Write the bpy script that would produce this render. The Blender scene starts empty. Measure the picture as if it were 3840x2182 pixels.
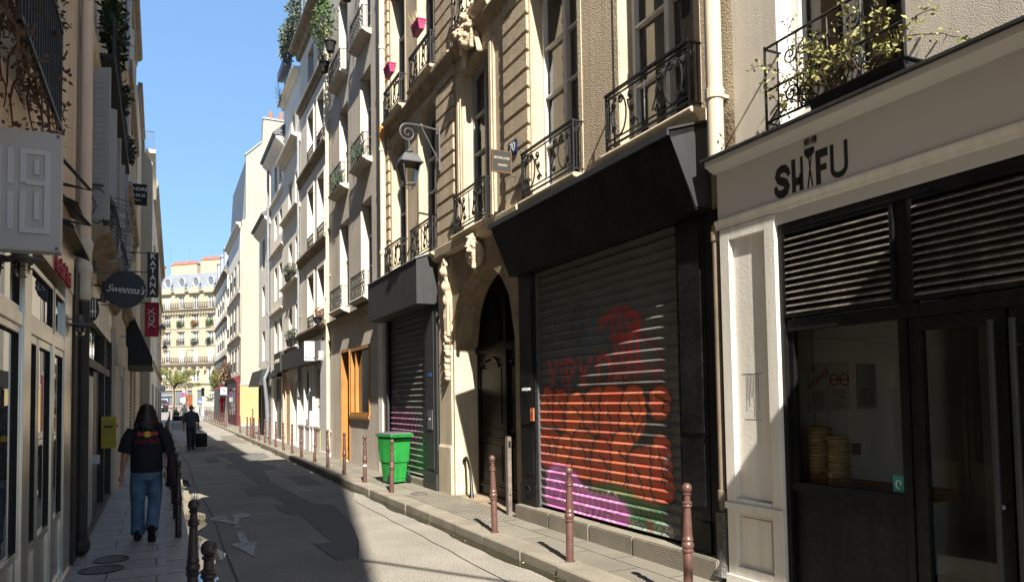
import bpy, bmesh, math, random
import numpy as np
from mathutils import Vector, Matrix, noise
PI = math.pi
R = math.radians
sc = bpy.context.scene
C = sc.collection
# ------------------------------------------------------------------ camera, sky, sun, exposure
CAM_H = 1.82
cd = bpy.data.cameras.new("camera")
cam = bpy.data.objects.new("camera", cd)
C.objects.link(cam)
cam.matrix_world = Matrix.Translation((0, 0, CAM_H)) @ (Matrix.Rotation(-R(25.5), 4, 'Z') @ Matrix.Rotation(PI / 2 + math.atan(.047), 4, 'X') @ Matrix.Rotation(-R(.9), 4, 'Z'))
cd.sensor_width = 36
cd.lens = 26.0
cd.shift_y = 0.0707
cd.clip_start = .05
cd.clip_end = 2000
sc.camera = cam
SUN_A, SUN_B = .195, .88                     # sunlight travels along (A, 1, -B)
w = bpy.data.worlds.new("World")
sc.world = w
w.use_nodes = True
nt = w.node_tree
sky = nt.nodes.new('ShaderNodeTexSky')
sky.sky_type = 'NISHITA'
sky.sun_disc = False
sky.sun_elevation = math.atan(SUN_B / math.hypot(SUN_A, 1))
sky.sun_rotation = PI + math.atan(SUN_A)
sky.air_density = 1.0
sky.dust_density = .1
sky.ozone_density = 3
gm = nt.nodes.new('ShaderNodeGamma')           # colour response of the camera: softer horizon, deeper blue
gm.inputs[1].default_value = .45
wb = nt.nodes.new('ShaderNodeMixRGB')
wb.blend_type = 'MULTIPLY'
wb.inputs[0].default_value = 1
wb.inputs[2].default_value = (.72, 1.06, 1.46, 1)
nt.links.new(sky.outputs[0], gm.inputs[0])
nt.links.new(gm.outputs[0], wb.inputs[1])
nt.links.new(wb.outputs[0], nt.nodes['Background'].inputs[0])
nt.nodes['Background'].inputs[1].default_value = 0.12
sl = bpy.data.lights.new("sun", 'SUN')
sl.energy = 4.4
sl.angle = R(.53)
sl.color = (1, .93, .82)
so = bpy.data.objects.new("sun", sl)
C.objects.link(so)
so.rotation_euler = Vector((SUN_A, 1, -SUN_B)).to_track_quat('-Z', 'Y').to_euler()
so.location = (-20, -60, 60)
vs = sc.view_settings
vs.view_transform = 'Standard'
vs.look = 'None'
vs.gamma = 1
vs.exposure = 1.56
vs.use_curve_mapping = False
# ------------------------------------------------------------------ helpers: materials
def mat(name, col, rough=.8, metal=0., vary=.12, vscale=1.5, streak=0., bump=0., bscale=40., spec=.4, fine=0., fscale=90.):
    """plain painted / stone / metal surface with large blotches, vertical dirt streaks, grain and bump"""
    m = bpy.data.materials.new(name)
    m.use_nodes = True
    n = m.node_tree
    b = n.nodes['Principled BSDF']
    b.inputs['Roughness'].default_value = rough
    b.inputs['Metallic'].default_value = metal
    b.inputs['Specular IOR Level'].default_value = spec
    tc = n.nodes.new('ShaderNodeTexCoord')
    last = None
    def mul(src, lo, hi, f0=.3, f1=.7):
        mr = n.nodes.new('ShaderNodeMapRange')
        mr.inputs[1].default_value = f0
        mr.inputs[2].default_value = f1
        mr.inputs[3].default_value = lo
        mr.inputs[4].default_value = hi
        n.links.new(src, mr.inputs[0])
        return mr.outputs[0]
    facs = []
    if vary:
        t = n.nodes.new('ShaderNodeTexNoise')
        t.inputs['Scale'].default_value = vscale
        t.inputs['Detail'].default_value = 5
        n.links.new(tc.outputs['Object'], t.inputs['Vector'])
        facs.append(mul(t.outputs[0], 1 - vary, 1 + vary * .5))
    if streak:
        mp = n.nodes.new('ShaderNodeMapping')
        mp.inputs['Scale'].default_value = (6, 6, .35)
        n.links.new(tc.outputs['Object'], mp.inputs[0])
        t = n.nodes.new('ShaderNodeTexNoise')
        t.inputs['Scale'].default_value = 1.6
        t.inputs['Detail'].default_value = 6
        n.links.new(mp.outputs[0], t.inputs['Vector'])
        facs.append(mul(t.outputs[0], 1 - streak, 1.04, .32, .6))
    if fine:
        t = n.nodes.new('ShaderNodeTexNoise')
        t.inputs['Scale'].default_value = fscale
        t.inputs['Detail'].default_value = 3
        n.links.new(tc.outputs['Object'], t.inputs['Vector'])
        facs.append(mul(t.outputs[0], 1 - fine, 1 + fine, .35, .65))
    for f in facs:
        mx = n.nodes.new('ShaderNodeMix')
        mx.data_type = 'RGBA'
        mx.blend_type = 'MULTIPLY'
        mx.inputs[0].default_value = 1
        if last is None:
            mx.inputs[6].default_value = (*col, 1)
        else:
            n.links.new(last, mx.inputs[6])
        cb = n.nodes.new('ShaderNodeCombineColor')
        for k in range(3):
            n.links.new(f, cb.inputs[k])
        n.links.new(cb.outputs[0], mx.inputs[7])
        last = mx.outputs[2]
    if last is None:
        b.inputs['Base Color'].default_value = (*col, 1)
    else:
        n.links.new(last, b.inputs['Base Color'])
    if bump:
        t = n.nodes.new('ShaderNodeTexNoise')
        t.inputs['Scale'].default_value = bscale
        t.inputs['Detail'].default_value = 4
        n.links.new(tc.outputs['Object'], t.inputs['Vector'])
        bp = n.nodes.new('ShaderNodeBump')
        bp.inputs['Strength'].default_value = bump
        bp.inputs['Distance'].default_value = .02
        n.links.new(t.outputs[0], bp.inputs['Height'])
        n.links.new(bp.outputs[0], b.inputs['Normal'])
    return m

def glassmat(name, tint=(.55, .6, .58), rough=.01, ior=1.5, opaque=False):
    """window glass: a clear (or, in far windows, dark) layer under a Fresnel reflection"""
    m = bpy.data.materials.new(name)
    m.use_nodes = True
    n = m.node_tree
    n.nodes.remove(n.nodes['Principled BSDF'])
    out = n.nodes['Material Output']
    fr = n.nodes.new('ShaderNodeFresnel')
    fr.inputs[0].default_value = ior
    if opaque:
        a = n.nodes.new('ShaderNodeBsdfDiffuse')
    else:
        a = n.nodes.new('ShaderNodeBsdfTransparent')
    a.inputs[0].default_value = (*tint, 1)
    g = n.nodes.new('ShaderNodeBsdfGlossy')
    g.inputs['Roughness'].default_value = rough
    mx = n.nodes.new('ShaderNodeMixShader')
    n.links.new(fr.outputs[0], mx.inputs[0])
    n.links.new(a.outputs[0], mx.inputs[1])
    n.links.new(g.outputs[0], mx.inputs[2])
    n.links.new(mx.outputs[0], out.inputs[0])
    return m

def colattr(name, rough=.6, spec=.3, bump=0.):
    m = mat(name, (1, 1, 1), rough=rough, vary=0, spec=spec)
    n = m.node_tree
    a = n.nodes.new('ShaderNodeVertexColor')
    a.layer_name = 'paint'
    n.links.new(a.outputs[0], n.nodes['Principled BSDF'].inputs['Base Color'])
    return m

SPLIT = {'shop_pier', 'window_reveal', 'quoin', 'cornice', 'balcony_slab', 'shutter_rail', 'stone_pier', 'pilaster', 'steel_upright', 'dark_upright', 'ledge', 'window_surround', 'moulding', 'corbel', 'collar', 'shutter', 'pane', 'panel', 'string_course', 'stone_plinth', 'curtain', 'bracket', 'canopy', 'chimney_pots', 'door_surround', 'shop_window', 'vent_slats', 'shopfront', 'wheel', 'screw', 'visor', 'frame_bars'}
# ------------------------------------------------------------------ helpers: meshes
class MB:
    def __init__(s):
        s.v = []; s.f = []; s.M = None
    def add(s, vs, fs):
        b = len(s.v)
        if s.M is not None:
            vs = [tuple(s.M @ Vector(p)) for p in vs]
        s.v += [tuple(p) for p in vs]
        s.f += [tuple(b + i for i in f) for f in fs]
        return s
    def box(s, x0, x1, y0, y1, z0, z1):
        if x0 > x1: x0, x1 = x1, x0
        if y0 > y1: y0, y1 = y1, y0
        if z0 > z1: z0, z1 = z1, z0
        return s.add([(x0, y0, z0), (x1, y0, z0), (x1, y1, z0), (x0, y1, z0), (x0, y0, z1), (x1, y0, z1), (x1, y1, z1), (x0, y1, z1)],
                     [(0, 3, 2, 1), (4, 5, 6, 7), (0, 1, 5, 4), (1, 2, 6, 5), (2, 3, 7, 6), (3, 0, 4, 7)])
    def prism(s, pts, a, b, axis='x'):
        """extrude a 2-D polygon along an axis; pts are (y,z) for x, (x,z) for y, (x,y) for z"""
        n = len(pts)
        f3 = {'x': lambda p, t: (t, p[0], p[1]), 'y': lambda p, t: (p[0], t, p[1]), 'z': lambda p, t: (p[0], p[1], t)}[axis]
        vs = [f3(p, a) for p in pts] + [f3(p, b) for p in pts]
        fs = [tuple(range(n)), tuple(range(2 * n - 1, n - 1, -1))]
        fs += [(i, n + i, n + (i + 1) % n, (i + 1) % n) for i in range(n)]
        return s.add(vs, fs)
    def tube(s, path, r, n=6, cap=True, flat=1.):
        P = [Vector(p) for p in path]
        m = len(P)
        rr = r if isinstance(r, (list, tuple)) else [r] * m
        vs, up = [], None
        for i in range(m):
            t = (P[min(i + 1, m - 1)] - P[max(i - 1, 0)])
            if t.length < 1e-9: t = Vector((0, 0, 1))
            t.normalize()
            if up is None:
                up = Vector((0, 1, 0)) if abs(t.y) < .9 else Vector((1, 0, 0))
            a = t.cross(up)
            if a.length < 1e-6: a = t.orthogonal()
            a.normalize()
            b = a.cross(t).normalized()
            up = b
            for k in range(n):
                an = 2 * PI * k / n + PI / n
                vs.append(tuple(P[i] + (a * math.cos(an) + b * math.sin(an) * flat) * rr[i]))
        fs = [(i * n + k, i * n + (k + 1) % n, (i + 1) * n + (k + 1) % n, (i + 1) * n + k) for i in range(m - 1) for k in range(n)]
        if cap:
            fs += [tuple(range(n - 1, -1, -1)), tuple((m - 1) * n + k for k in range(n))]
        return s.add(vs, fs)
    def lathe(s, prof, n=16, c=(0, 0, 0)):
        m = len(prof)
        vs = [(c[0] + r * math.cos(2 * PI * k / n), c[1] + r * math.sin(2 * PI * k / n), c[2] + z) for r, z in prof for k in range(n)]
        fs = [(i * n + k, i * n + (k + 1) % n, (i + 1) * n + (k + 1) % n, (i + 1) * n + k) for i in range(m - 1) for k in range(n)]
        fs += [tuple(range(n - 1, -1, -1)), tuple((m - 1) * n + k for k in range(n))]
        return s.add(vs, fs)
    def loft(s, rings, cap=True):
        n = len(rings[0]); m = len(rings)
        vs = [p for r in rings for p in r]
        fs = [(i * n + k, i * n + (k + 1) % n, (i + 1) * n + (k + 1) % n, (i + 1) * n + k) for i in range(m - 1) for k in range(n)]
        if cap:
            fs += [tuple(range(n - 1, -1, -1)), tuple((m - 1) * n + k for k in range(n))]
        return s.add(vs, fs)
    def ell(s, c, r, n=12, m=8):
        vs = []
        for i in range(m + 1):
            t = PI * i / m
            q = max(math.sin(t), .02)
            vs += [(c[0] + r[0] * q * math.cos(2 * PI * k / n), c[1] + r[1] * q * math.sin(2 * PI * k / n), c[2] - r[2] * math.cos(t)) for k in range(n)]
        fs = [(i * n + k, i * n + (k + 1) % n, (i + 1) * n + (k + 1) % n, (i + 1) * n + k) for i in range(m) for k in range(n)]
        fs += [tuple(range(n - 1, -1, -1)), tuple(m * n + k for k in range(n))]
        return s.add(vs, fs)
    def quad(s, a, b, c, d):
        return s.add([a, b, c, d], [(0, 1, 2, 3)])
    def mesh(s, name, m=None, smooth=False, ang=35):
        me = bpy.data.meshes.new(name)
        me.from_pydata(s.v, [], s.f)
        if m: me.materials.append(m)
        me.update()
        if smooth:
            me.shade_smooth()
            me.set_sharp_from_angle(angle=R(ang))
        return me
    def pieces(s, gap=.03):
        n = len(s.v); par = list(range(n))
        def fd(a):
            while par[a] != a: par[a] = par[par[a]]; a = par[a]
            return a
        for f in s.f:
            a = fd(f[0])
            for q in f[1:]: par[fd(q)] = a
        comp = {}
        for i in range(n): comp.setdefault(fd(i), []).append(i)
        B = []
        for k, ids in comp.items():
            P = [s.v[i] for i in ids]
            B.append([[min(p[j] for p in P) - gap for j in range(3)], [max(p[j] for p in P) + gap for j in range(3)], set(ids)])
        done = False
        while not done:
            done = True; out = []
            for b in B:
                for o in out:
                    if all(b[0][j] <= o[1][j] and o[0][j] <= b[1][j] for j in range(3)):
                        for j in range(3): o[0][j] = min(o[0][j], b[0][j]); o[1][j] = max(o[1][j], b[1][j])
                        o[2] |= b[2]; done = False; break
                else: out.append(b)
            B = out
        res = []
        for b in B:
            q = MB(); mp = {}
            for i in sorted(b[2]): mp[i] = len(q.v); q.v.append(s.v[i])
            q.f = [tuple(mp[i] for i in f) for f in s.f if f[0] in mp]
            res.append(q)
        return res
    def build(s, name, m, parent=None, smooth=False, ang=35, bevel=0.):
        if parent and name in SPLIT and not hasattr(s, 'nosplit'):
            ps = s.pieces()
            if len(ps) > 1:
                return [q.build(name, m, parent, smooth, ang, bevel) for q in ps if not q.__setattr__('nosplit', 1)][0]
        me = s.mesh(name, m, smooth, ang)
        o = bpy.data.objects.new(name, me)
        C.objects.link(o)
        if bevel:
            bm = bmesh.new(); bm.from_mesh(me)
            bmesh.ops.remove_doubles(bm, verts=bm.verts, dist=1e-5)
            bmesh.ops.bevel(bm, geom=[e for e in bm.edges if e.is_manifold and e.calc_face_angle(0) > .5], offset=bevel, segments=2, affect='EDGES', clamp_overlap=True)
            bm.to_mesh(me); bm.free()
        if parent: o.parent = parent
        return o

def tag(o, label=None, cat=None, group=None, kind=None):
    if label: o['label'] = label
    if cat: o['category'] = cat
    if group: o['group'] = group
    if kind: o['kind'] = kind
    return o
def thing(name, label, cat, loc=(0, 0, 0), rz=0., group=None):
    o = bpy.data.objects.new(name, None)
    C.objects.link(o)
    o.location = loc
    o.rotation_euler = (0, 0, rz)
    o.empty_display_size = .2
    return tag(o, label, cat, group)
def copy_thing(root, loc, rz=None, label=None, group=None, scale=None):
    r = root.copy()
    C.objects.link(r)
    r.location = loc
    if rz is not None: r.rotation_euler = (0, 0, rz)
    if scale: r.scale = scale if isinstance(scale, tuple) else (scale,) * 3
    if label: r['label'] = label
    if group: r['group'] = group
    for ch in list(root.children):
        c = ch.copy(); C.objects.link(c); c.parent = r
        for g in list(ch.children):
            d = g.copy(); C.objects.link(d); d.parent = c
    return r

def text(body, size, m, parent, name='lettering', loc=(0, 0, 0), rot=(PI / 2, 0, 0), depth=.004, bold=0., shear=0., align='CENTER', sx=1., spacing=1.):
    cu = bpy.data.curves.new(name, 'FONT')
    cu.body = body
    cu.size = size
    cu.extrude = depth
    cu.offset = bold
    cu.shear = shear
    cu.align_x = align
    cu.align_y = 'CENTER'
    cu.space_character = spacing
    cu.space_line = .9
    cu.resolution_u = 3
    t = bpy.data.objects.new(name, cu)
    C.objects.link(t)
    dg = bpy.context.evaluated_depsgraph_get()
    me = bpy.data.meshes.new_from_object(t.evaluated_get(dg))
    bpy.data.objects.remove(t)
    me.materials.clear()
    me.materials.append(m)
    me.name = name
    o = bpy.data.objects.new(name, me)
    C.objects.link(o)
    o.location = loc
    o.rotation_euler = rot
    o.scale = (sx, 1, 1)
    if parent: o.parent = parent
    return o

def remeshed(mb, name, m, parent, voxel=.012, smooth_it=6):
    """fuse overlapping closed shapes into one continuous skin"""
    me = mb.mesh(name, m)
    t = bpy.data.objects.new(name, me)
    C.objects.link(t)
    md = t.modifiers.new('r', 'REMESH')
    md.mode = 'VOXEL'
    md.voxel_size = voxel
    md.use_smooth_shade = True
    if smooth_it:
        s2 = t.modifiers.new('s', 'SMOOTH')
        s2.iterations = smooth_it
        s2.factor = .5
    dg = bpy.context.evaluated_depsgraph_get()
    me2 = bpy.data.meshes.new_from_object(t.evaluated_get(dg))
    bpy.data.objects.remove(t)
    me2.materials.clear()
    me2.materials.append(m)
    me2.name = name
    o = bpy.data.objects.new(name, me2)
    C.objects.link(o)
    if parent: o.parent = parent
    return o

def arc(cx, cz, r, a0, a1, n=10, y=0.):
    return [(cx + r * math.cos(a0 + (a1 - a0) * i / n), y, cz + r * math.sin(a0 + (a1 - a0) * i / n)) for i in range(n + 1)]
def spiral(cx, cz, r0, r1, a0, turns, n=18, y=0., sx=1, sz=1):
    out = []
    for i in range(n + 1):
        t = i / n
        a = a0 + turns * 2 * PI * t
        r = r0 + (r1 - r0) * t
        out.append((cx + sx * r * math.cos(a), y, cz + sz * r * math.sin(a)))
    return out
def lerp(a, b, t): return a + (b - a) * t
ORD = ['first', 'second', 'third', 'fourth', 'fifth', 'sixth', 'seventh', 'eighth', 'ninth', 'tenth', 'eleventh', 'twelfth', 'thirteenth', 'fourteenth', 'fifteenth', 'sixteenth', 'seventeenth', 'eighteenth', 'nineteenth', 'twentieth', 'twenty-first', 'twenty-second', 'twenty-third', 'twenty-fourth', 'twenty-fifth', 'twenty-sixth', 'twenty-seventh']

# ------------------------------------------------------------------ materials
K = {}
K['roughcast'] = mat('roughcast_stone', (.46, .375, .26), .95, vary=.22, vscale=1.2, streak=.16, bump=.95, bscale=60, fine=.4, fscale=60)
K['stone'] = mat('smooth_stone', (.50, .42, .30), .85, vary=.16, vscale=2, streak=.12, bump=.35, bscale=30, fine=.08)
K['stonedark'] = mat('weathered_stone', (.30, .235, .155), .92, vary=.3, vscale=2.5, streak=.3, bump=.7, bscale=25, fine=.15)
K['carved'] = mat('carved_stone', (.50, .40, .28), .85, vary=.2, vscale=6, streak=.1, bump=.4, bscale=30)
K['plaster_grey'] = mat('grey_plaster', (.53, .47, .39), .92, vary=.14, vscale=.8, streak=.2, bump=.3, bscale=14, fine=.05)
K['plaster_white'] = mat('white_plaster', (.78, .72, .62), .92, vary=.08, vscale=.7, streak=.1, bump=.15, bscale=14)
K['plaster_beige'] = mat('beige_plaster', (.68, .61, .50), .92, vary=.1, vscale=.7, streak=.14, bump=.2, bscale=14)
K['reveal'] = mat('pale_reveal', (.50, .46, .39), .85, vary=.07, vscale=2)
K['render_white'] = mat('textured_render', (.60, .55, .47), .95, vary=.08, vscale=1.5, streak=.08, bump=.28, bscale=110, fine=.06, fscale=150)
K['gable'] = mat('cream_gable', (.36, .32, .25), .92, vary=.06, vscale=.35, streak=.05)
K['yellow'] = mat('yellow_render', (.38, .30, .145), .92, vary=.06, vscale=.5, streak=.05)
K['zinc'] = mat('zinc', (.33, .36, .40), .45, metal=.3, vary=.14, vscale=3, streak=.1)
K['slate'] = mat('slate', (.10, .11, .125), .6, vary=.2, vscale=4)
K['black'] = mat('black_paint', (.012, .0125, .013), .42, vary=.5, vscale=2.2, streak=.4, fine=.35, fscale=25, spec=.22, bump=.04, bscale=20)
K['blackmatt'] = mat('matt_black', (.014, .015, .015), .7, vary=.25, vscale=3, spec=.25)
K['charcoal'] = mat('charcoal_panel', (.035, .036, .038), .55, vary=.2, vscale=3, streak=.2)
K['iron'] = mat('wrought_iron', (.018, .019, .02), .5, metal=.2, vary=.3, vscale=9)
K['greyiron'] = mat('grey_iron', (.10, .10, .105), .5, metal=.3, vary=.2, vscale=9)
K['pipe'] = mat('cream_pipe', (.52, .46, .35), .6, vary=.12, vscale=3, streak=.12)
K['pipetan'] = mat('dull_tan_pipe', (.22, .17, .12), .7, vary=.3, vscale=4, streak=.3)
K['pipegrey'] = mat('grey_pipe', (.30, .32, .35), .4, metal=.5, vary=.15, vscale=3)
K['pipedark'] = mat('dark_pipe', (.04, .037, .034), .6, vary=.3, vscale=4)
K['frame_white'] = mat('white_frame', (.66, .64, .60), .6, vary=.06, vscale=3)
K['frame_grey'] = mat('grey_frame', (.34, .35, .36), .6, vary=.06, vscale=3)
K['glass'] = glassmat('window_glass', (.8, .82, .78))
K['glassmirror'] = glassmat('reflecting_window_glass', (.55, .56, .52), .015, 2.3)
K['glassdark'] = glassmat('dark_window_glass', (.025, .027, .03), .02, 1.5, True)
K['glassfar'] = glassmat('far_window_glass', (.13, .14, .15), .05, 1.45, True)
K['curtain'] = mat('curtain', (.62, .5, .33), .9, vary=.2, vscale=6)
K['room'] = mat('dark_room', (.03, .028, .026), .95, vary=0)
K['shopgrey'] = mat('shopfront_grey', (.54, .525, .49), .7, vary=.03, vscale=1.2)
K['shopwhite'] = mat('shopfront_cream', (.74, .71, .64), .6, vary=.08, vscale=2, streak=.12, bump=.1, bscale=30)
K['white'] = mat('white_paint', (.66, .65, .63), .5, vary=.05, vscale=3)
K['silver'] = mat('brushed_steel', (.66, .62, .55), .28, metal=1, vary=.14, vscale=3, streak=.12, bump=.05, bscale=6)
K['asphalt'] = mat('asphalt', (.26, .238, .20), .9, vary=.22, vscale=.9, streak=0, bump=.5, bscale=110, fine=.42, fscale=55)
K['tar'] = mat('fresh_asphalt', (.135, .13, .122), .85, vary=.1, vscale=1.2, bump=.4, bscale=150, fine=.35, fscale=190)
K['granite'] = mat('granite_kerb', (.235, .21, .165), .8, vary=.25, vscale=2.2, bump=.3, bscale=60, fine=.15, fscale=80)
K['brown'] = mat('brown_paint', (.105, .052, .042), .38, vary=.2, vscale=12, spec=.5, fine=.12, fscale=70)
K['brownblack'] = mat('dark_brown_paint', (.045, .032, .03), .38, vary=.2, vscale=12, spec=.5)
K['green'] = mat('green_plastic', (.02, .25, .045), .45, streak=.25, fine=.1, vary=.2, vscale=3, spec=.5, bump=.03, bscale=12)
K['darkgreen'] = mat('dark_green_plastic', (.01, .10, .02), .5, vary=.1, vscale=5)
K['rubber'] = mat('rubber', (.02, .02, .02), .7, vary=.2, vscale=8)
K['doorblack'] = mat('door_black', (.006, .006, .006), .3, vary=.3, spec=.05)
K['greyplastic'] = mat('grey_plastic', (.10, .10, .11), .5, vary=.1, vscale=6)
K['leaf'] = mat('leaf_green', (.075, .13, .028), .6, vary=.45, vscale=9)
K['leafdark'] = mat('leaf_dark', (.02, .045, .016), .6, vary=.4, vscale=9)
K['leafyellow'] = mat('leaf_yellow_green', (.27, .27, .085), .6, vary=.4, vscale=14)
K['leafgrey'] = mat('leaf_grey_green', (.14, .17, .11), .7, vary=.4, vscale=8)
K['twig'] = mat('twig', (.09, .055, .035), .9, vary=.3, vscale=12)
K['pink'] = mat('magenta_plastic', (.36, .02, .10), .5, vary=.1, vscale=5)
K['terracotta'] = mat('terracotta', (.45, .14, .06), .8, vary=.15, vscale=5)
K['orangewood'] = mat('varnished_wood', (.40, .19, .05), .45, vary=.2, vscale=2, streak=.25)
K['brownwood'] = mat('brown_wood', (.20, .09, .035), .5, vary=.2, vscale=2, streak=.25)
K['hauss'] = mat('limestone', (.38, .325, .235), .9, vary=.1, vscale=.3, streak=.08)
K['red'] = mat('red_paint', (.11, .016, .016), .5, vary=.15, vscale=3)
K['steelpale'] = mat('pale_metal', (.55, .56, .56), .45, metal=.4, vary=.08, vscale=4)
K['letterdark'] = mat('dark_lettering', (.015, .015, .015), .6, vary=0)
K['letterwhite'] = mat('white_lettering', (.75, .75, .73), .6, vary=0)
K['letterred'] = mat('red_lettering', (.30, .02, .04), .5, vary=0)
K['yellowbox'] = mat('yellow_paint', (.40, .32, .03), .45, vary=.1, vscale=3)
K['navy'] = mat('navy_paint', (.012, .02, .045), .5, vary=.2, vscale=2)
K['wallleft'] = mat('old_pink_plaster', (.74, .59, .45), .92, vary=.14, vscale=.7, streak=.2, bump=.2, bscale=12)
K['wallleft2'] = mat('ochre_plaster', (.68, .57, .43), .92, vary=.16, vscale=.7, streak=.25, bump=.2, bscale=12)
K['wallleft3'] = mat('pale_stone_plaster', (.66, .60, .5), .92, vary=.14, vscale=.7, streak=.22, bump=.2, bscale=12)
# ------------------------------------------------------------------ ground
def gz(y):                                     # the street climbs beyond the crossing
    t = min(max((y - 86) / 28, 0), 1)
    return 1.2 * t * t * (3 - 2 * t)
mb = MB()
ys = [-60, -20, 0, 20, 40, 60, 80] + [86 + 2 * i for i in range(15)] + [130, 200, 400, 900]
xs = [-700, -60, -10, -1, 0, 1, 2, 3, 4, 5, 10, 60, 700]
mb.v = [(x, y, gz(y)) for y in ys for x in xs]
nx = len(xs)
mb.f = [(j * nx + i, j * nx + i + 1, (j + 1) * nx + i + 1, (j + 1) * nx + i) for j in range(len(ys) - 1) for i in range(nx - 1)]
tag(mb.build('road', K['asphalt'], smooth=True), kind='structure')

def slabmat(name, col, bw, bh, mortar=.012, rot=0., bump=.5, mortcol=.35):
    m = mat(name, col, .85, vary=.18, vscale=1.1, bump=0, fine=.14, fscale=120, spec=.35)
    n = m.node_tree
    b = n.nodes['Principled BSDF']
    tc = n.nodes.new('ShaderNodeTexCoord')
    mp = n.nodes.new('ShaderNodeMapping')
    mp.inputs['Rotation'].default_value = (0, 0, rot)
    n.links.new(tc.outputs['Object'], mp.inputs[0])
    br = n.nodes.new('ShaderNodeTexBrick')
    br.inputs['Scale'].default_value = 1
    br.inputs['Brick Width'].default_value = bw
    br.inputs['Row Height'].default_value = bh
    br.inputs['Mortar Size'].default_value = mortar
    br.inputs['Mortar Smooth'].default_value = .3
    br.inputs['Color1'].default_value = (1, 1, 1, 1)
    br.inputs['Color2'].default_value = (.78, .79, .8, 1)
    br.inputs['Mortar'].default_value = (mortcol,) * 3 + (1,)
    nz = n.nodes.new('ShaderNodeTexNoise')
    nz.inputs['Scale'].default_value = 3
    ad = n.nodes.new('ShaderNodeMixRGB')
    ad.blend_type = 'ADD'
    ad.inputs[0].default_value = .035
    n.links.new(tc.outputs['Object'], nz.inputs['Vector'])
    n.links.new(mp.outputs[0], ad.inputs[1])
    n.links.new(nz.outputs['Color'], ad.inputs[2])
    n.links.new(ad.outputs[0], br.inputs['Vector'])
    src = b.inputs['Base Color'].links[0].from_socket
    mx = n.nodes.new('ShaderNodeMix')
    mx.data_type = 'RGBA'; mx.blend_type = 'MULTIPLY'
    mx.inputs[0].default_value = 1
    n.links.new(src, mx.inputs[6]); n.links.new(br.outputs[0], mx.inputs[7])
    n.links.new(mx.outputs[2], b.inputs['Base Color'])
    nb = n.nodes.new('ShaderNodeTexNoise')
    nb.inputs['Scale'].default_value = 45
    nb.inputs['Detail'].default_value = 5
    n.links.new(tc.outputs['Object'], nb.inputs['Vector'])
    mm = n.nodes.new('ShaderNodeMath'); mm.operation = 'MULTIPLY_ADD'
    mm.inputs[1].default_value = -1.0
    n.links.new(br.outputs['Fac'], mm.inputs[0]); n.links.new(nb.outputs[0], mm.inputs[2])
    bp = n.nodes.new('ShaderNodeBump')
    bp.inputs['Strength'].default_value = bump
    bp.inputs['Distance'].default_value = .015
    n.links.new(mm.outputs[0], bp.inputs['Height'])
    n.links.new(bp.outputs[0], b.inputs['Normal'])
    return m
K['slabR'] = slabmat('right_paving_slabs', (.215, .195, .155), .95, .62, rot=PI / 2 + .0)
K['slabL'] = slabmat('left_paving_slabs', (.32, .30, .28), .9, .46, rot=0, bump=.6)
K['slabL'].node_tree.nodes['Principled BSDF'].inputs['Roughness'].default_value = .5
K['cobble'] = slabmat('cobbles', (.24, .215, .17), .16, .10, mortar=.009, rot=.6, bump=1., mortcol=.5)
def kx(y):                                    # right kerb line
    pts = [(-30, 3.66), (0, 3.66), (17, 3.64), (30, 3.82), (55, 4.02), (84, 4.12)]
    for (a, b), (c, d) in zip(pts, pts[1:]):
        if y <= c: return lerp(b, d, (y - a) / (c - a))
    return 4.12
def lx(y):                                    # left kerb line
    pts = [(-30, .35), (30, .35), (45, .6), (75, 1.0)]
    for (a, b), (c, d) in zip(pts, pts[1:]):
        if y <= c: return lerp(b, d, (y - a) / (c - a))
    return 1.0
def strip(name, ys, xa, xb, z, m, h=.16):
    mb = MB()
    for a, b in zip(ys, ys[1:]):
        mb.add([(xa(a), a, z - h), (xb(a), a, z - h), (xb(b), b, z - h), (xa(b), b, z - h), (xa(a), a, z), (xb(a), a, z), (xb(b), b, z), (xa(b), b, z)],
               [(4, 5, 6, 7), (0, 1, 5, 4), (1, 2, 6, 5), (2, 3, 7, 6), (3, 0, 4, 7)])
    return mb.build(name, m)
YS = [-12, 0, 9, 17, 30, 45, 56, 70, 84.5]
tag(strip('right_pavement', YS, lambda y: kx(y) + .30, lambda y: 6.6, .12, K['slabR']), kind='structure')
tag(strip('left_pavement', [-12, 0, 15, 30, 45, 60, 75], lambda y: -2.5, lambda y: lx(y) - .27, .12, K['slabL']), kind='structure')
def kerb(name, y0, y1, fx, wdt, seed, m, ln=1.0):
    random.seed(seed)
    mb = MB(); y = y0
    while y < y1:
        L = ln * random.uniform(.75, 1.25)
        g = .008
        j = random.uniform(-.008, .008); zt = .122 + random.uniform(-.004, .005)
        a, b = fx(y), fx(y + L)
        s = wdt
        e = .014 * (1 if wdt > 0 else -1)
        mb.add([(a + j, y + g, -.05), (a + s, y + g, -.05), (b + s, y + L - g, -.05), (b + j, y + L - g, -.05),
                (a + j, y + g, zt - .016), (a + s, y + g, zt), (b + s, y + L - g, zt), (b + j, y + L - g, zt - .016),
                (a + j + e, y + g, zt), (b + j + e, y + L - g, zt)],
               [(4, 7, 9, 8), (8, 9, 6, 5), (0, 3, 7, 4), (0, 4, 8, 5, 1), (2, 6, 9, 7, 3)] if wdt < 0 else [(4, 8, 9, 7), (8, 5, 6, 9), (0, 4, 7, 3), (0, 1, 5, 8, 4), (2, 3, 7, 9, 6)])
        y += L
    return tag(mb.build(name, m), kind='structure')
kerb('right_kerb', -6, 84, kx, .30, 3, K['granite'])
K['graniteL'] = mat('dark_granite_kerb', (.29, .275, .255), .55, vary=.25, vscale=2.2, bump=.4, bscale=60, fine=.2, fscale=80)
kerb('left_kerb', -6, 75, lx, -.27, 4, K['graniteL'], .85)
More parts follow.
